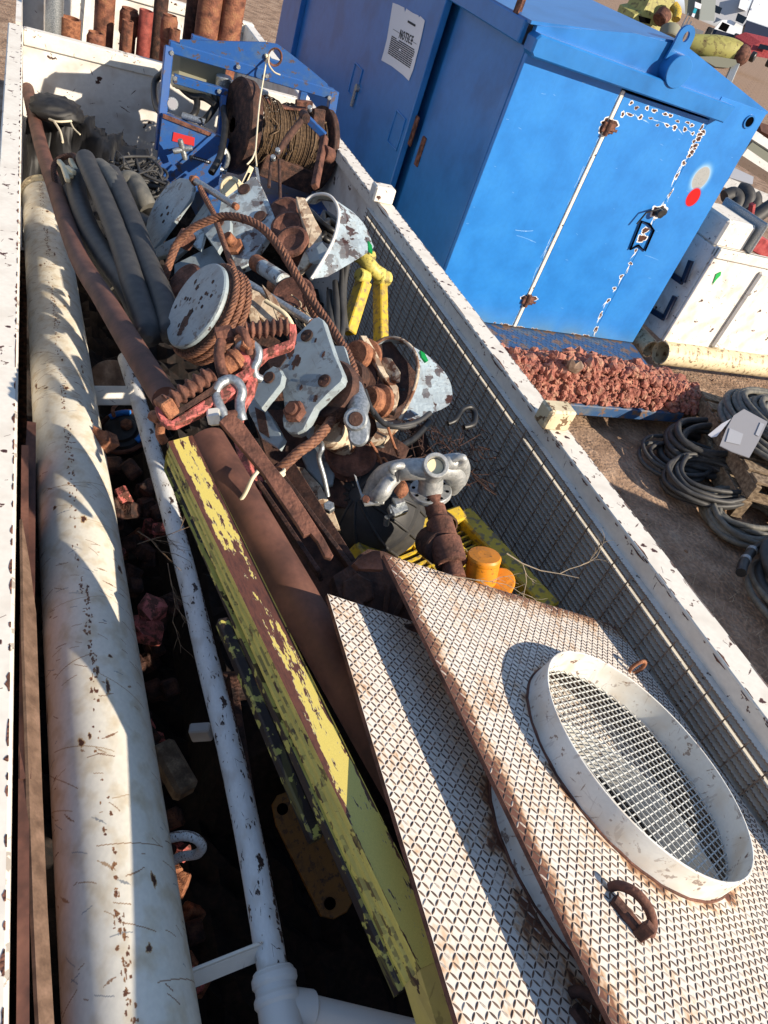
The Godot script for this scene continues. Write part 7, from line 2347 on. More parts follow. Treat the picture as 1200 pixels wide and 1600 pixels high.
	bar(st, Vector3(1.172, 1.632, -2.367), Vector3(1.132, 1.506, -2.123), 0.040, 0.045, Vector3(0.2, 0.3, 0.9), 0.004)
	part(o, "leg", st, M.yellow_clean)
	st = S()
	tube(st, cr([Vector3(1.072, 1.701, -2.408), Vector3(1.097, 1.697, -2.373), Vector3(1.128, 1.679, -2.350), Vector3(1.172, 1.656, -2.360)], 4), [0.026, 0.025, 0.024, 0.024, 0.026, 0.027, 0.026, 0.025, 0.025, 0.026, 0.027, 0.028, 0.024], 10)
	cyl(st, Vector3(1.092, 1.689, -2.444), Vector3(1.122, 1.711, -2.384), 0.022, 12, 0.003)
	cyl(st, Vector3(1.147, 1.658, -2.348), Vector3(1.198, 1.647, -2.365), 0.028, 12, 0.004)
	cyl(st, Vector3(1.060, 1.667, -2.323), Vector3(1.105, 1.651, -2.339), 0.024, 12, 0.004)
	part(o, "fork_joint", st, M.yellow)
	# --- black control hoses by the hoods
	for i in 4:
		st = S()
		tube(st, cr([[Vector3(0.960, 1.601, -2.296), Vector3(0.944, 1.574, -2.205), Vector3(0.926, 1.553, -2.090)], [Vector3(0.979, 1.631, -2.313), Vector3(0.964, 1.589, -2.206), Vector3(0.945, 1.548, -2.103)], [Vector3(1.011, 1.681, -2.369), Vector3(0.991, 1.614, -2.257), Vector3(0.984, 1.563, -2.169), Vector3(0.957, 1.536, -2.084)], [Vector3(1.029, 1.703, -2.378), Vector3(1.007, 1.641, -2.303), Vector3(0.997, 1.583, -2.224), Vector3(0.992, 1.542, -2.143)]][i], 5), 0.0115, 8)
		solo("control_hose", ["leftmost of four thin black hoses behind the wire rope", "second of four thin black hoses behind the wire rope", "third thin black hose, close to the yellow strut", "thin black hose under the further guard hood"][i], "hose", st, M.rubber, "thin hoses by the yellow strut")
	st = S()
	tube(st, cr([Vector3(0.874, 1.627, -1.644), Vector3(0.871, 1.619, -1.578), Vector3(0.889, 1.605, -1.537), Vector3(0.922, 1.609, -1.503), Vector3(0.997, 1.615, -1.520), Vector3(1.058, 1.621, -1.562)], 6), 0.0075, 8)
	tube(st, cr([Vector3(0.877, 1.614, -1.569), Vector3(0.898, 1.606, -1.517), Vector3(0.948, 1.608, -1.501), Vector3(0.994, 1.609, -1.517)], 6), 0.0078, 8)
	solo("control_hose", "looped pair of black hoses hanging under the nearer guard hood", "hose", st, M.rubber)
	st = S()
	for i in 7:
		rng.seed = 830 + i
		var p := []
		for k in 5: p.append(Vector3(1.065, 1.538, -1.831) + Vector3(0.05 * (k - 2), 0.02 * sin(k + i), rng.randf_range(-0.1, 0.1)))
		tube(st, cr(p, 4), 0.013, 6)
	for i in 7:
		rng.seed = 840 + i
		var p := []
		for k in 5: p.append(Vector3(1.019, 1.672, -2.707) + Vector3(0.04 * (k - 2), 0.02 * sin(k + i), rng.randf_range(-0.1, 0.1)))
		tube(st, cr(p, 4), 0.012, 6)
	solo("hose_tangle", "dark hoses tangled inside the two guard hoods", "hose", st, M.black)
	# more wheels and fittings wedged into the gaps of the heap
	var wz := [[Vector3(0.794, 1.620, -2.151), Vector3(-0.5, 0.8, 0.3), 0.07, "rusty grooved sheave wedged behind the galvanised rod"], [Vector3(0.494, 1.527, -2.308), Vector3(-0.8, 0.5, 0.2), 0.08, "rusty grooved sheave half hidden behind the round sheave"], [Vector3(0.833, 1.466, -1.520), Vector3(-0.2, 0.9, 0.3), 0.075, "rusty grooved sheave in shadow above the black dome"]]
	for q in wz:
		st = S()
		var r: float = q[2]
		lathe(st, [Vector2(0, 0.0), Vector2(r * 0.3, 0), Vector2(r * 0.32, 0.008), Vector2(r * 0.9, 0.004), Vector2(r, 0.008), Vector2(r * 0.82, 0.022), Vector2(r, 0.036), Vector2(r * 0.9, 0.042), Vector2(0, 0.04)], along(q[0], q[1]), 32)
		solo("old_sheave", q[3], "sheave", st, M.rust, "rusty sheaves wedged in the heap")
	st = S()
	for q in [[Vector3(0.670, 1.561, -2.452), Vector3(0.675, 1.588, -2.244), Vector3(0.709, 1.588, -2.146), Vector3(0.749, 1.570, -2.026), Vector3(0.769, 1.548, -1.915)], [Vector3(0.821, 1.572, -1.750), Vector3(0.832, 1.569, -1.893), Vector3(0.842, 1.584, -2.022), Vector3(0.819, 1.597, -2.157)], [Vector3(0.870, 1.511, -1.584), Vector3(0.937, 1.507, -1.534), Vector3(1.051, 1.489, -1.595), Vector3(1.153, 1.498, -1.688)]]: tube(st, cr(q, 6), 0.012, 8)
	solo("control_hose", "black hoses threaded through the dark gaps of the heap", "hose", st, M.black)
	# dark mass of lower gear that everything lies on
	o = thing("buried_block", "grey block body mostly buried under the front block and ropes", "pulley block", Vector3(0.702, 1.357, -1.474))
	st = S()
	slab(st, [Vector3(0.631, 1.406, -1.520), Vector3(0.660, 1.425, -1.538), Vector3(0.705, 1.430, -1.515), Vector3(0.742, 1.415, -1.459), Vector3(0.767, 1.389, -1.388), Vector3(0.779, 1.365, -1.330), Vector3(0.760, 1.362, -1.339), Vector3(0.716, 1.377, -1.400), Vector3(0.663, 1.386, -1.455)], Vector3(-0.302, 0.855, 0.422) * 0.02, 0.003)
	part(o, "worn_cheek", st, M.block_tan)
	st = S()
	slab(st, [Vector3(0.701, 1.449, -1.557), Vector3(0.758, 1.482, -1.583), Vector3(0.808, 1.485, -1.553), Vector3(0.776, 1.425, -1.454), Vector3(0.749, 1.414, -1.452), Vector3(0.713, 1.431, -1.511)], Vector3(-0.302, 0.855, 0.422) * 0.015 , 0.003)
	part(o, "grey_cheek", st, M.block)
	st = S()
	tube(st, cr([Vector3(0.691, 1.591, -1.442), Vector3(0.692, 1.586, -1.421), Vector3(0.688, 1.559, -1.414), Vector3(0.707, 1.515, -1.390), Vector3(0.724, 1.468, -1.365)], 5), 0.007, 8)
	hexnut(st, Vector3(0.730, 1.438, -1.348), Vector3(-0.3, 0.9, 0.3), 0.016, 0.02)
	part(o, "latch_rod", st, M.galv)
	st = S()
	slab(st, [Vector3(0.587, 1.486, -1.714), Vector3(0.877, 1.556, -1.648), Vector3(1.002, 1.531, -1.508), Vector3(0.834, 1.404, -1.371), Vector3(0.624, 1.389, -1.491)], Vector3(-0.302, 0.855, 0.422) * -0.08)
	part(o, "body", st, M.rust_dark)

func turnbuckles():
	# lower load screw lying across the beam's far end
	var o := thing("load_screw", "rusty load screw with coarse thread lying on the yellow beam's far end", "turnbuckle", Vector3(0.336, 1.709, -1.385))
	var n: Vector3 = Vector3(-0.252, 0.855, 0.453)
	var st := S()
	screw(st, Vector3(0.285, 1.707, -1.382) + n * 0.03, Vector3(0.380, 1.761, -1.431) + n * 0.03, 0.0143, 0.0078, 0.021)
	part(o, "threaded_rod", st, M.rust)
	st = S()
	box(st, Transform3D(along(Vector3.ZERO, Vector3(0.380, 1.761, -1.431) - Vector3(0.285, 1.707, -1.382)).basis, Vector3(0.282, 1.704, -1.378) + n * 0.025), Vector3(0.042, 0.03, 0.05), 0.004)
	part(o, "nut", st, M.rust_orange)
	st = S()
	slab(st, [Vector3(0.257, 1.698, -1.380), Vector3(0.266, 1.703, -1.385), Vector3(0.281, 1.692, -1.355), Vector3(0.291, 1.691, -1.348), Vector3(0.332, 1.712, -1.365), Vector3(0.382, 1.740, -1.390), Vector3(0.436, 1.770, -1.416), Vector3(0.446, 1.765, -1.402), Vector3(0.434, 1.754, -1.387), Vector3(0.405, 1.739, -1.375), Vector3(0.376, 1.726, -1.366), Vector3(0.356, 1.713, -1.353), Vector3(0.331, 1.702, -1.346), Vector3(0.297, 1.686, -1.336), Vector3(0.280, 1.683, -1.339), Vector3(0.267, 1.686, -1.352)], n * 0.026, 0.003)
	part(o, "frame", st, M.rust_pink)
	st = S()
	slab(st, [Vector3(0.292, 1.698, -1.360) + n * 0.0265, Vector3(0.297, 1.695, -1.352) + n * 0.0265, Vector3(0.386, 1.742, -1.391) + n * 0.0265, Vector3(0.407, 1.758, -1.409) + n * 0.0265, Vector3(0.391, 1.753, -1.409) + n * 0.0265], n * 0.002)
	part(o, "web_shadow_slot", st, M.rust_dark)
	st = S()
	cyl(st, Vector3(0.254, 1.667, -1.414), Vector3(0.271, 1.670, -1.392), 0.013, 8, 0.002)
	tube(st, cr([Vector3(0.273, 1.667, -1.387), Vector3(0.274, 1.635, -1.386), Vector3(0.285, 1.614, -1.385)], 4), 0.011, 8)
	part(o, "hook_end", st, M.rust_orange)
	# upper load screw
	n = Vector3(-0.350, 0.821, 0.451)
	o = thing("load_screw", "second rusty load screw, pink-painted frame, resting against the front block", "turnbuckle", Vector3(0.519, 1.786, -1.548))
	st = S()
	screw(st, Vector3(0.483, 1.803, -1.565) + n * 0.03, Vector3(0.577, 1.836, -1.551) + n * 0.03, 0.0165, 0.006, 0.0165)
	part(o, "threaded_rod", st, M.rust)
	st = S()
	cyl(st, Vector3(0.414, 1.776, -1.570) + n * 0.03, Vector3(0.452, 1.791, -1.567) + n * 0.03, 0.0225, 8, 0.003, true)
	cyl(st, Vector3(0.452, 1.791, -1.567) + n * 0.03, Vector3(0.483, 1.803, -1.565) + n * 0.03, 0.012, 12)
	part(o, "nut", st, M.rust)
	st = S()
	slab(st, [Vector3(0.578, 1.843, -1.563), Vector3(0.593, 1.845, -1.556), Vector3(0.593, 1.837, -1.540), Vector3(0.584, 1.817, -1.512), Vector3(0.575, 1.810, -1.506), Vector3(0.524, 1.786, -1.501), Vector3(0.503, 1.769, -1.487), Vector3(0.492, 1.754, -1.468), Vector3(0.496, 1.747, -1.452), Vector3(0.485, 1.728, -1.425), Vector3(0.466, 1.706, -1.402), Vector3(0.455, 1.684, -1.369), Vector3(0.447, 1.685, -1.378), Vector3(0.454, 1.711, -1.419), Vector3(0.474, 1.741, -1.458), Vector3(0.483, 1.763, -1.492), Vector3(0.502, 1.784, -1.516), Vector3(0.574, 1.820, -1.524)], n * 0.024, 0.003)
	part(o, "frame", st, M.rust_pink)
	st = S()
	slab(st, [Vector3(0.451, 1.770, -1.529), Vector3(0.461, 1.779, -1.539), Vector3(0.472, 1.781, -1.533), Vector3(0.491, 1.766, -1.490), Vector3(0.500, 1.760, -1.473), Vector3(0.485, 1.745, -1.458), Vector3(0.469, 1.735, -1.452), Vector3(0.433, 1.713, -1.440), Vector3(0.429, 1.723, -1.461), Vector3(0.467, 1.747, -1.474)], n * 0.04, 0.003)
	part(o, "yoke", st, M.rust_pink)
	st = S()
	cyl(st, Vector3(0.425, 1.739, -1.493) + n * 0.03, Vector3(0.464, 1.766, -1.511) + n * 0.03, 0.024, 16, 0.003)
	lathe(st, [Vector2(0.024, 0), Vector2(0.030, 0.004), Vector2(0.030, 0.012), Vector2(0.024, 0.016)], along(Vector3(0.446, 1.753, -1.502) + n * 0.03, Vector3(0.464, 1.766, -1.511) - Vector3(0.425, 1.739, -1.493)), 20)
	part(o, "barrel", st, M.rust_orange)
	st = S()
	hexnut(st, Vector3(0.480, 1.778, -1.522) + n * 0.04, n + Vector3(0.3, 0, 0), 0.018, 0.024)
	part(o, "nut", st, M.rust_orange)
	# rusty shackle arm reaching down
	st = S()
	tube(st, cr([Vector3(0.410, 1.806, -1.527), Vector3(0.401, 1.795, -1.493), Vector3(0.401, 1.781, -1.453), Vector3(0.408, 1.768, -1.422), Vector3(0.415, 1.757, -1.407)], 5), 0.0125, 12)
	tube(st, cr([Vector3(0.451, 1.835, -1.541), Vector3(0.457, 1.840, -1.514), Vector3(0.465, 1.823, -1.492), Vector3(0.470, 1.806, -1.487)], 5), 0.0105, 10)
	part(o, "bow_arm", st, M.rust)
	# galvanised shackles
	var s := thing("bow_shackle", "galvanised bow shackle with a white nut on the rusty flat bar", "shackle", Vector3(0.405, 1.727, -1.343), "bow shackles")
	st = S()
	tube(st, cr([Vector3(0.400, 1.718, -1.323), Vector3(0.395, 1.733, -1.341), Vector3(0.385, 1.747, -1.361), Vector3(0.382, 1.757, -1.386), Vector3(0.390, 1.774, -1.397), Vector3(0.411, 1.783, -1.405), Vector3(0.428, 1.784, -1.394), Vector3(0.437, 1.772, -1.377), Vector3(0.433, 1.754, -1.363), Vector3(0.432, 1.742, -1.338), Vector3(0.436, 1.730, -1.325)], 6), 0.0118, 14)
	part(s, "bow", st, M.galv)
	st = S()
	cyl(st, Vector3(0.377, 1.723, -1.343), Vector3(0.435, 1.741, -1.336), 0.0105, 12, 0.001)
	part(s, "bolt", st, M.rust)
	st = S()
	hexnut(st, Vector3(0.390, 1.728, -1.340), Vector3(0.364, 1.717, -1.346) - Vector3(0.390, 1.728, -1.340), 0.021, 0.028)
	part(s, "nut", st, M.white_rail)
	s = thing("bow_shackle", "grey bow shackle behind the upper load screw's yoke", "shackle", Vector3(0.484, 1.780, -1.453), "bow shackles")
	st = S()
	tube(st, cr([Vector3(0.451, 1.789, -1.511), Vector3(0.451, 1.806, -1.513), Vector3(0.462, 1.821, -1.506), Vector3(0.478, 1.824, -1.499), Vector3(0.489, 1.817, -1.484), Vector3(0.488, 1.801, -1.470), Vector3(0.480, 1.785, -1.460), Vector3(0.486, 1.767, -1.453), Vector3(0.500, 1.761, -1.452)], 6), 0.0100, 12)
	part(s, "bow", st, M.galv)

func rust_steel():
	# flat rusty bar
	var n: Vector3 = Vector3(-0.250, 0.881, 0.401)
	var st := S()
	slab(st, [Vector3(0.378, 1.736, -1.296), Vector3(0.392, 1.745, -1.308), Vector3(0.405, 1.750, -1.310), Vector3(0.425, 1.747, -1.290), Vector3(0.447, 1.733, -1.246), Vector3(0.471, 1.718, -1.196), Vector3(0.507, 1.699, -1.134), Vector3(0.540, 1.675, -1.061), Vector3(0.561, 1.660, -1.013), Vector3(0.575, 1.646, -0.975), Vector3(0.569, 1.642, -0.970), Vector3(0.557, 1.642, -0.976), Vector3(0.546, 1.654, -1.009), Vector3(0.535, 1.659, -1.027), Vector3(0.521, 1.654, -1.025), Vector3(0.509, 1.663, -1.054), Vector3(0.486, 1.678, -1.101), Vector3(0.455, 1.700, -1.168), Vector3(0.421, 1.716, -1.225)], n * 0.016, 0.002)
	solo("flat_bar", "long rusty flat bar hung from the shackle, its end torn and forked", "bar", st, M.rust)
	# red channel under it
	var o := thing("red_channel", "dull red steel channel lying under the rusty flat bar", "channel", Vector3(0.576, 1.452, -1.418))
	st = S()
	bar(st, Vector3(0.534, 1.476, -1.576), Vector3(0.547, 1.432, -1.342), 0.05, 0.03, Vector3(0.5, 0.6, 0.3), 0.002)
	part(o, "flange", st, M.rust_pink)
	st = S()
	slab(st, [Vector3(0.519, 1.462, -1.419), Vector3(0.544, 1.469, -1.379), Vector3(0.541, 1.453, -1.320), Vector3(0.532, 1.436, -1.295), Vector3(0.523, 1.430, -1.325)], Vector3(0.02, -0.05, -0.01), 0.002)
	part(o, "end_piece", st, M.rust_pink)
	# dark brown trough beam running under the plates
	o = thing("brown_channel", "dark brown steel channel beam running under the diamond plates", "channel", Vector3(0.665, 1.435, -1.266))
	st = S()
	bar(st, Vector3(0.587, 1.467, -1.440), Vector3(0.710, 1.423, -0.950), 0.14, 0.012, Vector3(-0.5, 0.7, 0.4), 0.001)
	part(o, "web", st, M.rust_dark)
	st = S()
	bar(st, Vector3(0.603, 1.487, -1.418), Vector3(0.708, 1.484, -1.054), 0.012, 0.06, Vector3(-0.3, 0.8, 0.4), 0.002)
	part(o, "flange", st, M.rust_dark)
	st = S()
	bar(st, Vector3(0.548, 1.458, -1.412), Vector3(0.623, 1.470, -1.082), 0.012, 0.05, Vector3(-0.3, 0.8, 0.4), 0.002)
	part(o, "flange", st, M.rust_dark)
	# brown gear housing under the tread plates
	o = thing("brown_housing", "dark brown cast housing with a big hex bolt under the diamond plates", "housing", Vector3(0.722, 1.483, -1.044))
	n = Vector3(-0.199, 0.896, 0.398)
	st = S()
	slab(st, [Vector3(0.641, 1.496, -1.057), Vector3(0.681, 1.512, -1.072), Vector3(0.708, 1.526, -1.092), Vector3(0.733, 1.537, -1.102), Vector3(0.770, 1.539, -1.090), Vector3(0.827, 1.536, -1.053), Vector3(0.898, 1.533, -1.011), Vector3(0.904, 1.514, -0.966), Vector3(0.823, 1.459, -0.883), Vector3(0.732, 1.441, -0.887), Vector3(0.686, 1.465, -0.965), Vector3(0.649, 1.478, -1.013)], n * -0.10, 0.0)
	part(o, "body", st, M.rust_dark)
	st = S()
	hexnut(st, Vector3(0.691, 1.488, -1.013), n, 0.04, 0.02)
	part(o, "hex_bolt", st, M.rust_dark)
	st = S()
	tube(st, arc(Vector3(0.775, 1.487, -0.969) + n * 0.01, Vector3(0.09, 0.01, 0), Vector3(0, 0.02, 0.09), 0.0, TAU, 30), 0.012, 8, false)
	bar(st, Vector3(0.765, 1.504, -1.013), Vector3(0.743, 1.470, -0.947), 0.012, 0.02, n, 0.002)
	bar(st, Vector3(0.806, 1.504, -0.991), Vector3(0.758, 1.466, -0.930), 0.012, 0.02, n, 0.002)
	part(o, "hand_ring", st, M.rust_dark)
	st = S()
	slab(st, [Vector3(0.663, 1.570, -1.028), Vector3(0.680, 1.588, -1.034), Vector3(0.704, 1.602, -1.030), Vector3(0.724, 1.603, -1.019), Vector3(0.711, 1.603, -0.966), Vector3(0.664, 1.578, -1.005)], Vector3(0, -0.02, -0.01), 0.002)
	part(o, "cap", st, M.rust)
	# pale stick and thin twine beside the flat bar
	st = S()
	tube(st, cr([Vector3(0.430, 1.527, -1.234), Vector3(0.441, 1.554, -1.238), Vector3(0.454, 1.586, -1.243), Vector3(0.465, 1.620, -1.253), Vector3(0.481, 1.632, -1.269)], 4), 0.005, 6)
	solo("twine", "pale twine crossing the rusty pipe by the flat bar", "twine", st, M.cable)
	st = S()
	for k in 5: tube(st, cr([Vector3(0.495, 1.435, -1.501) + Vector3(0.008 * k, 0, 0), Vector3(0.496, 1.433, -1.469) + Vector3(0.007 * k, 0, 0), Vector3(0.491, 1.418, -1.442) + Vector3(0.008 * k, 0, 0)], 3), 0.004, 5)
	for k in 3: tube(st, arc(Vector3(0.558, 1.553, -1.357) + Vector3(0, -0.005 * k, 0.005 * k), Vector3(0.02, 0.01, 0), Vector3(0, 0.01, 0.02), 0.5 * k, 4.0, 8), 0.005, 6)
	solo("knotted_twine", "pale knotted twine caught on the flat bar's edge", "twine", st, M.cable)

func manifold():
	var o := thing("silver_manifold", "cast silver manifold with branching necks and a round open port", "manifold", Vector3(0.934, 1.522, -1.322))
	var m: Material = M.cast
	var st := S()
	tube(st, cr([Vector3(0.838, 1.470, -1.337), Vector3(0.847, 1.493, -1.353), Vector3(0.852, 1.521, -1.360), Vector3(0.862, 1.555, -1.356), Vector3(0.884, 1.586, -1.339), Vector3(0.909, 1.611, -1.316), Vector3(0.944, 1.623, -1.303), Vector3(0.987, 1.624, -1.306), Vector3(1.027, 1.612, -1.314), Vector3(1.057, 1.576, -1.322), Vector3(1.065, 1.534, -1.338)], 6), 0.029, 20)
	tube(st, cr([Vector3(0.837, 1.502, -1.322), Vector3(0.844, 1.530, -1.312), Vector3(0.859, 1.552, -1.323), Vector3(0.874, 1.572, -1.332)], 5), 0.023, 16)
	tube(st, cr([Vector3(0.987, 1.633, -1.315), Vector3(1.003, 1.649, -1.304), Vector3(1.040, 1.640, -1.316), Vector3(1.073, 1.597, -1.331), Vector3(1.079, 1.557, -1.334)], 5), 0.023, 16)
	part(o, "body", st, m)
	st = S()
	var pc: Vector3 = Vector3(0.956, 1.625, -1.298)
	var pdir := Vector3(-0.28, 0.78, 0.50).normalized()
	lathe(st, [Vector2(0.0, -0.04), Vector2(0.034, -0.04), Vector2(0.031, 0.026), Vector2(0.034, 0.030), Vector2(0.034, 0.044), Vector2(0.032, 0.046), Vector2(0.0245, 0.046), Vector2(0.023, 0.043), Vector2(0.023, 0.026), Vector2(0.0, 0.026)], along(pc, pdir), 32)
	var port := part(o, "port", st, m)
	st = S()
	cyl(st, pc + pdir * 0.027, pc + pdir * 0.030, 0.021, 20)
	part(port, "plug", st, M.cream)
	st = S()
	tube(st, cr([Vector3(0.885, 1.616, -1.321), Vector3(0.858, 1.622, -1.314), Vector3(0.846, 1.613, -1.314), Vector3(0.857, 1.602, -1.312)], 4), 0.010, 10)
	tube(st, cr([Vector3(0.998, 1.654, -1.297), Vector3(1.011, 1.674, -1.292), Vector3(1.023, 1.677, -1.287), Vector3(1.025, 1.663, -1.288), Vector3(1.012, 1.647, -1.296)], 4), 0.010, 10)
	part(o, "lifting_eye", st, m)
	st = S()
	for q in [[Vector3(0.856, 1.610, -1.304), Vector3(0.870, 1.582, -1.299)], [Vector3(0.864, 1.614, -1.303), Vector3(0.868, 1.582, -1.300)]]: bar(st, q[0], q[1], 0.005, 0.004, Vector3(-0.3, 0.8, 0.5))
	part(o, "painted_mark", st, M.ink)
	st = S()
	var fd := Vector3(-0.15, 0.72, 0.68).normalized()
	lathe(st, [Vector2(0, 0), Vector2(0.056, 0), Vector2(0.058, 0.003), Vector2(0.058, 0.013), Vector2(0.056, 0.015), Vector2(0.034, 0.015), Vector2(0.032, 0.06), Vector2(0, 0.06)], along(Vector3(0.984, 1.537, -1.302), Vector3(-0.25, 0.93, -0.1)), 40)
	var fl := part(o, "flange", st, m)
	st = S()
	for k in 8:
		st = S()
		var xf := along(Vector3(0.984, 1.537, -1.302), Vector3(-0.25, 0.93, -0.1))
		cyl(st, xf * Vector3(0.046 * cos(k * TAU / 8), 0.013, 0.046 * sin(k * TAU / 8)), xf * Vector3(0.046 * cos(k * TAU / 8), 0.0162, 0.046 * sin(k * TAU / 8)), 0.005, 10)
		part(fl, "bolt_hole", st, M.slot_dark)
	st = S()
	slab(st, [Vector3(0.792, 1.523, -1.391), Vector3(0.797, 1.522, -1.384), Vector3(0.806, 1.501, -1.339), Vector3(0.831, 1.502, -1.313), Vector3(0.855, 1.510, -1.299), Vector3(0.853, 1.505, -1.294), Vector3(0.808, 1.484, -1.308), Vector3(0.802, 1.494, -1.331)], Vector3(-0.496, 0.744, 0.447) * 0.01, 0.002)
	var ft := part(o, "foot_flange", st, m)
	st = S()
	hexnut(st, Vector3(0.814, 1.495, -1.320) + Vector3(-0.496, 0.744, 0.447) * 0.01, Vector3(-0.496, 0.744, 0.447), 0.011, 0.009)
	part(ft, "bolt", st, M.rust)
	st = S()
	hexnut(st, Vector3(0.839, 1.504, -1.307) + Vector3(-0.496, 0.744, 0.447) * 0.01, Vector3(-0.496, 0.744, 0.447), 0.009, 0.006)
	part(ft, "bolt", st, M.galv)
	# small bleed valve hanging below
	st = S()
	box(st, Transform3D(Basis.from_euler(Vector3(0.4, 0.3, 0.3)), Vector3(0.896, 1.492, -1.288)), Vector3(0.05, 0.035, 0.035), 0.005)
	bar(st, Vector3(0.888, 1.522, -1.306), Vector3(0.894, 1.514, -1.280), 0.03, 0.02, Vector3(-0.3, 0.8, 0.5), 0.003)
	cyl(st, Vector3(0.870, 1.486, -1.285), Vector3(0.910, 1.499, -1.286), 0.014, 10, 0.002)
	tube(st, [Vector3(0.871, 1.469, -1.283), Vector3(0.877, 1.440, -1.283)], 0.008, 8)
	part(o, "bleed_valve", st, M.galv)
	st = S()
	tube(st, cr([Vector3(0.897, 1.551, -1.328), Vector3(0.893, 1.552, -1.301), Vector3(0.881, 1.538, -1.296)], 4), [0.014, 0.015, 0.016, 0.017, 0.018, 0.018, 0.017, 0.016, 0.014], 10)
	part(o, "rusty_elbow", st, M.rust_orange)
	# rusty pipe with couplings screwed under the flange
	var p := thing("coupled_pipe", "rusty pipe with stepped couplings standing out of the silver flange", "pipe", Vector3(1.013, 1.460, -1.211))
	var a: Vector3 = Vector3(0.983, 1.541, -1.292)
	var b: Vector3 = Vector3(0.974, 1.481, -1.043)
	st = S()
	cyl(st, a, b, 0.027, 24, 0.002)
	part(p, "pipe", st, M.rust)
	for q in [[0.32, 0.55, 0.036], [0.56, 0.84, 0.042]]:
		st = S()
		cyl(st, a.lerp(b, q[0]), a.lerp(b, q[1]), q[2], 24, 0.003)
		part(p, "coupling", st, M.rust)
	st = S()
	cyl(st, Vector3(0.975, 1.456, -1.202), Vector3(0.962, 1.501, -1.130), 0.045, 20, 0.004)
	part(p, "side_branch", st, M.rust_dark)
	# black ribbed dome
	var d := thing("black_dome", "black ribbed rubber-like dome housing behind the silver manifold", "housing", Vector3(0.887, 1.354, -1.424))
	var dc: Vector3 = Vector3(0.886, 1.382, -1.435)
	var dx := along(dc, Vector3(-0.62, 0.62, 0.30))
	st = S()
	lathe(st, [Vector2(0, 0.085), Vector2(0.052, 0.08), Vector2(0.098, 0.06), Vector2(0.130, 0.025), Vector2(0.143, -0.02), Vector2(0.143, -0.14)], dx, 40, false, true)
	part(d, "dome", st, M.rubber)
	for k in 12:
		st = S()
		var an := TAU * k / 12
		var pts := []
		for pr in [[0.022, 0.084], [0.07, 0.074], [0.117, 0.045], [0.139, 0.01], [0.146, -0.03], [0.146, -0.13]]: pts.append(dx * Vector3(pr[0] * cos(an), pr[1], pr[0] * sin(an)))
		tube(st, cr(pts, 3), 0.0045, 6)
		part(d, "rib", st, M.rubber)
	st = S()
	lathe(st, [Vector2(0.143, -0.05), Vector2(0.152, -0.045), Vector2(0.152, -0.03), Vector2(0.143, -0.025)], dx, 40)
	part(d, "band", st, M.rubber)
	# yellow steel tray with a grating floor
	var t := thing("yellow_tray", "yellow steel tray frame with grating floor under the rusty coupled pipe", "tray", Vector3(1.080, 1.377, -1.241))
	st = S()
	var y0 := 1.255
	var c0: Vector3 = Vector3(0.836, 1.300, -1.303)
	var c1: Vector3 = Vector3(1.335, 1.200, -1.568)
	var c2: Vector3 = Vector3(1.499, 1.180, -1.150)
	bar(st, c0, c1, 0.055, 0.06, Vector3(0.1, 0.95, 0.25), 0.006)
	part(t, "frame_side", st, M.yellow_clean)
	st = S()
	bar(st, c1 + (c1 - c0).normalized() * 0.02, c2, 0.065, 0.06, Vector3(-0.15, 0.95, 0.1), 0.006)
	part(t, "frame_side", st, M.yellow_clean)
	var du := (c0 - c1)
	var dv := (c2 - c1)
	for i in 13:
		st = S()
		var o3 := c1 + dv * (0.06 + i * 0.05) + Vector3(0, -0.03, 0)
		bar(st, o3, o3 + du * 0.95, 0.006, 0.02, Vector3.UP)
		part(t, "floor_bar", st, M.yellow_clean)
	for i in 5:
		st = S()
		var o3 := c1 + du * (0.16 + i * 0.18) + Vector3(0, -0.022, 0)
		bar(st, o3, o3 + dv * 0.7, 0.006, 0.008, Vector3.UP)
		part(t, "cross_bar", st, M.yellow_clean)
	# orange caps
	var labs := ["orange plastic pipe cap, upper one beside the rusty pipe", "orange plastic pipe cap, lower one by the tread plate edge"]
	for q in 2:
		st = S()
		var cc: Vector3 = [Vector3(1.054, 1.507, -1.075), Vector3(1.110, 1.454, -1.034)][q]
		var cd: Vector3 = [Vector3(-0.12, 0.95, -0.25), Vector3(-0.5, 0.7, 0.4)][q]
		var r: float = [0.043, 0.036][q]
		lathe(st, [Vector2(r * 0.86, -0.075), Vector2(r, -0.07), Vector2(r, -0.012), Vector2(r * 1.03, -0.008), Vector2(r * 1.03, 0.0), Vector2(r * 0.95, 0.006), Vector2(r * 0.4, 0.008), Vector2(0, 0.007)], along(cc + Vector3(0, 0.02, 0), cd), 32)
		var oc := solo("orange_cap", labs[q], "cap", st, M.orange, "orange pipe caps")
	st = S()
	cyl(st, Vector3(1.068, 1.455, -1.062), Vector3(1.065, 1.411, -1.023), 0.03, 16)
	solo("capped_pipe", "short pipe stub under the upper orange cap", "pipe", st, M.orange)

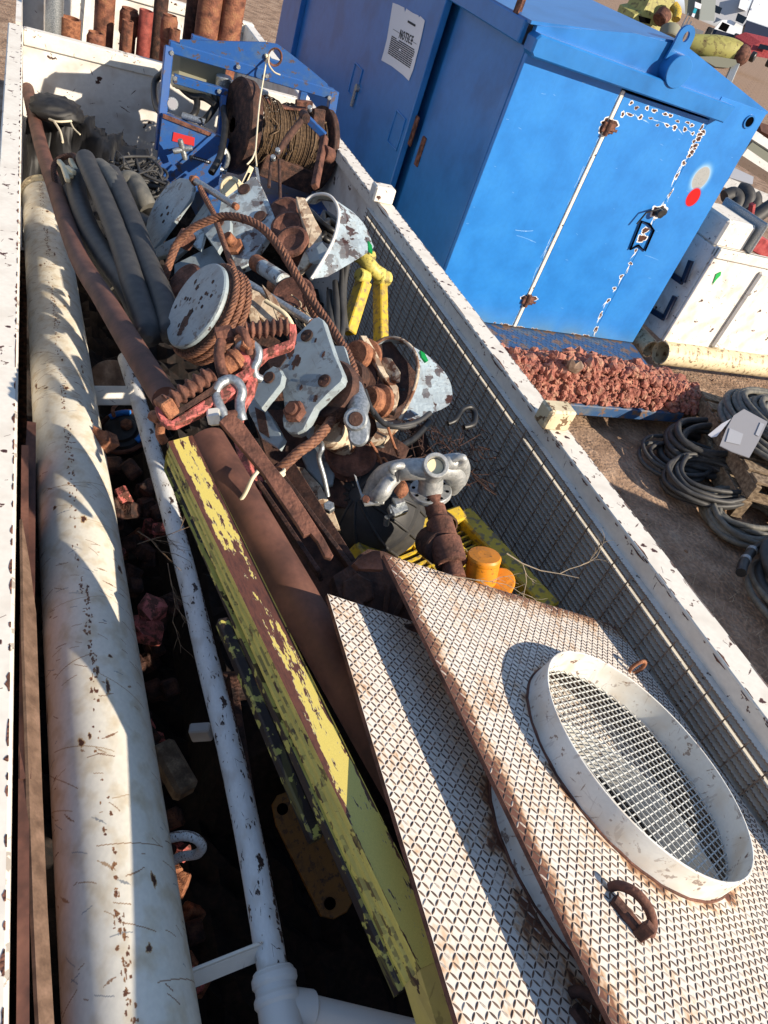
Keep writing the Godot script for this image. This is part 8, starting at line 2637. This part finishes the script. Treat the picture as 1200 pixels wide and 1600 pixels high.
func bottom_blocks():
	# rusty square-cut steel blocks spilled in the bottom, between the pipes and the beam
	rng.seed = 851
	var st := S()
	box(st, Transform3D.IDENTITY, Vector3(0.05, 0.045, 0.065), 0.006)
	var m1 := done(st, M.rust_orange)
	st = S()
	box(st, Transform3D.IDENTITY, Vector3(0.06, 0.05, 0.05), 0.007)
	var m2 := done(st, M.rust_dark)
	st = S()
	box(st, Transform3D.IDENTITY, Vector3(0.04, 0.04, 0.075), 0.006)
	var m3 := done(st, M.rust_pink)
	for i in 110:
		var t := rng.randf()
		var p := Vector3(rng.randf_range(0.22, 0.42), 0.0, lerpf(-2.0, -0.15, t))
		p.y = 0.90 - 0.40 * clampf(t * 1.5, 0, 1) + rng.randf_range(-0.05, 0.10) - absf(p.x - 0.30) * 0.3
		if t < 0.2: p.y += 0.05
		var mi := MeshInstance3D.new()
		mi.name = numbered("rust_block")
		mi.mesh = [m1, m2, m3][[0, 1, 1, 1, 2, 1][i % 6]]
		mi.transform = Transform3D(Basis.from_euler(Vector3(rng.randf() * 6, rng.randf() * 6, rng.randf() * 6)), p)
		add_child(mi)
		meta(mi, "small square-cut rusty steel block spilled in the bin bottom beside the thin white pipe", "block", "rusty blocks in the bin bottom")
	# bed of dark scrap below
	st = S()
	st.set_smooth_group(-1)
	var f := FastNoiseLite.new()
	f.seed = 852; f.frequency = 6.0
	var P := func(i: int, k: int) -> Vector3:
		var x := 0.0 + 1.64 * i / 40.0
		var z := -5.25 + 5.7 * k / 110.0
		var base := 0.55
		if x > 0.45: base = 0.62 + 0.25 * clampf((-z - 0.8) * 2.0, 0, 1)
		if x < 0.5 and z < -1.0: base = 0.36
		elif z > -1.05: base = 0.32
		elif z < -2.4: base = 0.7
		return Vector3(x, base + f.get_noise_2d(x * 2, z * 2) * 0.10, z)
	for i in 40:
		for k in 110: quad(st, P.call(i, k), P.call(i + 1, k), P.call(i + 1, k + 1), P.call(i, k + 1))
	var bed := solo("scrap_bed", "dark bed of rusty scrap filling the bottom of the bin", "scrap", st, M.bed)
	bed.set_meta("kind", "stuff")
	# flanged valve head with blue bands, and a worn disc behind the crossbar
	var o := thing("banded_valve", "round black valve head with bright blue bands beside the crossbar", "valve", Vector3(0.263, 1.288, -1.854))
	var c: Vector3 = Vector3(0.319, 0.950, -2.290)
	var d := Vector3(-0.35, 0.9, 0.25).normalized()
	var xf := along(c, d)
	st = S()
	lathe(st, [Vector2(0, 0.01), Vector2(0.05, 0.01), Vector2(0.055, 0.0), Vector2(0.075, 0.0), Vector2(0.085, -0.012), Vector2(0.085, -0.05), Vector2(0.07, -0.08)], xf, 36)
	part(o, "head", st, M.black)
	for k in 3:
		st = S()
		tube(st, arc(c + d * (0.004), xf.basis.x * 0.077, xf.basis.z * 0.077, k * 2.1 + 0.4, k * 2.1 + 1.4, 12), 0.011, 6)
		part(o, "blue_band", st, M.blue_stripe)
	st = S()
	tube(st, arc(c + d * -0.01, xf.basis.x * 0.092, xf.basis.z * 0.092, 0, TAU, 32), 0.009, 8, false)
	part(o, "clamp_ring", st, M.rust)
	st = S()
	hexnut(st, c + d * 0.0 + xf.basis.x * 0.02, d, 0.022, 0.03)
	part(o, "nut", st, M.rust_orange)
	st = S()
	tube(st, cr([Vector3(0.286, 1.000, -2.306), Vector3(0.284, 1.000, -2.345), Vector3(0.300, 1.000, -2.378)], 4), 0.007, 8)
	part(o, "bail", st, M.rust_orange)
	st = S()
	cyl(st, Vector3(0.305, 0.950, -2.584), Vector3(0.301, 0.980, -2.566), 0.09, 36, 0.006)
	solo("brown_disc", "brown worn round disc standing behind the far crossbar", "disc", st, M.stone)
	# pieces glimpsed in the dark
	for q in [[Vector3(0.287, 1.080, -1.258), 0.06, M.rust_pink, "pinkish rusty casting in the dark left of the thin white pipe"], [Vector3(0.295, 1.119, -1.291), 0.045, M.rust_pink, "second pinkish casting in the dark, above the first"], [Vector3(0.208, 1.207, -1.891), 0.05, M.rust_orange, "orange-rust lump below the blue-banded valve"]]:
		st = S()
		rock(st, q[0], q[1])
		solo("rusty_casting", q[3], "casting", st, q[2])
	st = S()
	bar(st, Vector3(0.302, 0.962, -0.985), Vector3(0.353, 0.944, -0.857), 0.06, 0.06, Vector3.UP, 0.01)
	solo("wooden_stub", "short wooden stub lying in shadow between fat and thin pipe", "timber", st, M.wood)
	st = S()
	bar(st, Vector3(0.391, 0.917, -1.036), Vector3(0.440, 0.936, -1.021), 0.03, 0.05, Vector3.UP, 0.004)
	solo("white_bracket", "small dirty white bracket in shadow behind the thin pipe", "bracket", st, M.white_wall)
	st = S()
	bar(st, Vector3(0.460, 1.138, -1.045), Vector3(0.434, 1.144, -0.609), 0.02, 0.05, Vector3.UP, 0.003)
	solo("edge_strip", "narrow rust-brown steel strip in shadow right of the thin pipe", "strip", st, M.rust_dark)

func twig(st: SurfaceTool, p: Vector3, d: Vector3, L: float, r: float, depth: int):
	var pts := [p]
	var q := p
	var dir := d
	for k in 4:
		dir = (dir + Vector3(rng.randf_range(-1, 1), rng.randf_range(-1, 1), rng.randf_range(-1, 1)) * 0.28).normalized()
		q += dir * L / 4.0
		pts.append(q)
		if depth > 0 and rng.randf() < 0.85:
			var side := (dir + Vector3(rng.randf_range(-1, 1), rng.randf_range(-0.6, 0.8), rng.randf_range(-1, 1)) * 0.9).normalized()
			twig(st, q, side, L * rng.randf_range(0.35, 0.6), r * 0.65, depth - 1)
	tube(st, pts, [r, r * 0.9, r * 0.8, r * 0.7, r * 0.5], 5)

func small_things():
	rng.seed = 861
	var st := S()
	twig(st, Vector3(0.949, 1.713, -0.912), (Vector3(1.100, 1.648, -0.810) - Vector3(0.949, 1.713, -0.912)).normalized(), 0.17, 0.0017, 3)
	if false: twig(st, Vector3(0.894, 1.700, -0.966), (Vector3(1.118, 1.704, -0.989) - Vector3(0.894, 1.700, -0.966)).normalized(), 0.16, 0.0014, 2)
	twig(st, Vector3(0.853, 1.613, -0.941), (Vector3(0.983, 1.666, -0.906) - Vector3(0.853, 1.613, -0.941)).normalized(), 0.15, 0.0013, 2)
	solo("dry_twig", "bare dry branching twig lying beside the orange caps", "twig", st, M.straw)
	st = S()
	twig(st, Vector3(0.219, 1.485, -1.182), Vector3(0.9, 0.1, -0.2), 0.13, 0.0012, 2)
	twig(st, Vector3(0.217, 1.520, -1.187), Vector3(0.9, -0.1, 0.5), 0.13, 0.0012, 2)
	twig(st, Vector3(0.267, 1.527, -1.084), Vector3(0.3, -0.1, 0.9), 0.13, 0.0012, 2)
	solo("dry_twig", "thin dry weed stalks caught across the thin white pipe", "twig", st, M.drum_rope)
	# black hook and bits along the grating
	st = S()
	tube(st, cr([Vector3(1.151, 1.569, -1.588), Vector3(1.177, 1.579, -1.596), Vector3(1.211, 1.593, -1.632), Vector3(1.245, 1.597, -1.644), Vector3(1.257, 1.587, -1.626), Vector3(1.238, 1.577, -1.584), Vector3(1.200, 1.570, -1.572)], 5), 0.009, 8)
	solo("black_hook", "black bent wire hook hanging on the grating by the nearer hood", "hook", st, M.black)
	var wl := ["rusty bent wire hanging left below the rope socket", "rusty bent wire hanging right below the rope socket", "small rusty wire loop under the rope socket"]
	var wq := [[Vector3(0.837, 1.591, -1.451), Vector3(0.862, 1.566, -1.442), Vector3(0.887, 1.529, -1.436)], [Vector3(0.903, 1.607, -1.499), Vector3(0.920, 1.577, -1.475), Vector3(0.952, 1.530, -1.471)], [Vector3(0.899, 1.500, -1.477), Vector3(0.915, 1.513, -1.479), Vector3(0.925, 1.503, -1.463), Vector3(0.915, 1.487, -1.454), Vector3(0.902, 1.490, -1.466)]]
	for i in 3:
		st = S()
		tube(st, cr(wq[i], 4), 0.004, 6)
		solo("bent_wire", wl[i], "wire", st, M.rust_orange, "bent wires below the socket")
	# rags and sweepings in the gap by the grating
	rng.seed = 865
	st = S()
	for i in 70:
		var c: Vector3 = Vector3(1.306, 1.317, -1.828) + Vector3(rng.randf_range(-0.2, 0.2), rng.randf_range(-0.05, 0.05), rng.randf_range(-0.25, 0.25))
		var p := []
		for k in 4: p.append(c + Vector3(rng.randf_range(-0.05, 0.05), rng.randf_range(-0.02, 0.03), rng.randf_range(-0.05, 0.05)))
		tube(st, cr(p, 3), 0.0016, 4)
	var ch := solo("dead_weeds", "dead weed stems matted in the shadow by the grating", "weeds", st, M.rust_dark)
	ch.set_meta("kind", "stuff")
	# fittings heaped in the dark middle under the blocks
	for i in 14:
		rng.seed = 870 + i
		var c := Vector3(rng.randf_range(0.5, 1.5), rng.randf_range(1.0, 1.15), rng.randf_range(-3.6, -1.0))
		st = S()
		var d := Vector3(rng.randf_range(-1, 1), rng.randf_range(-0.3, 0.3), rng.randf_range(-1, 1)).normalized()
		pipe_end(st, c, c + d * rng.randf_range(0.15, 0.35), rng.randf_range(0.03, 0.06), 0.006, 14, 0.05)
		solo("scrap_fitting", "rust-dark pipe fitting lost in shadow under the rigging blocks", "pipe fitting", st, M.rust_dark, "fittings under the blocks")
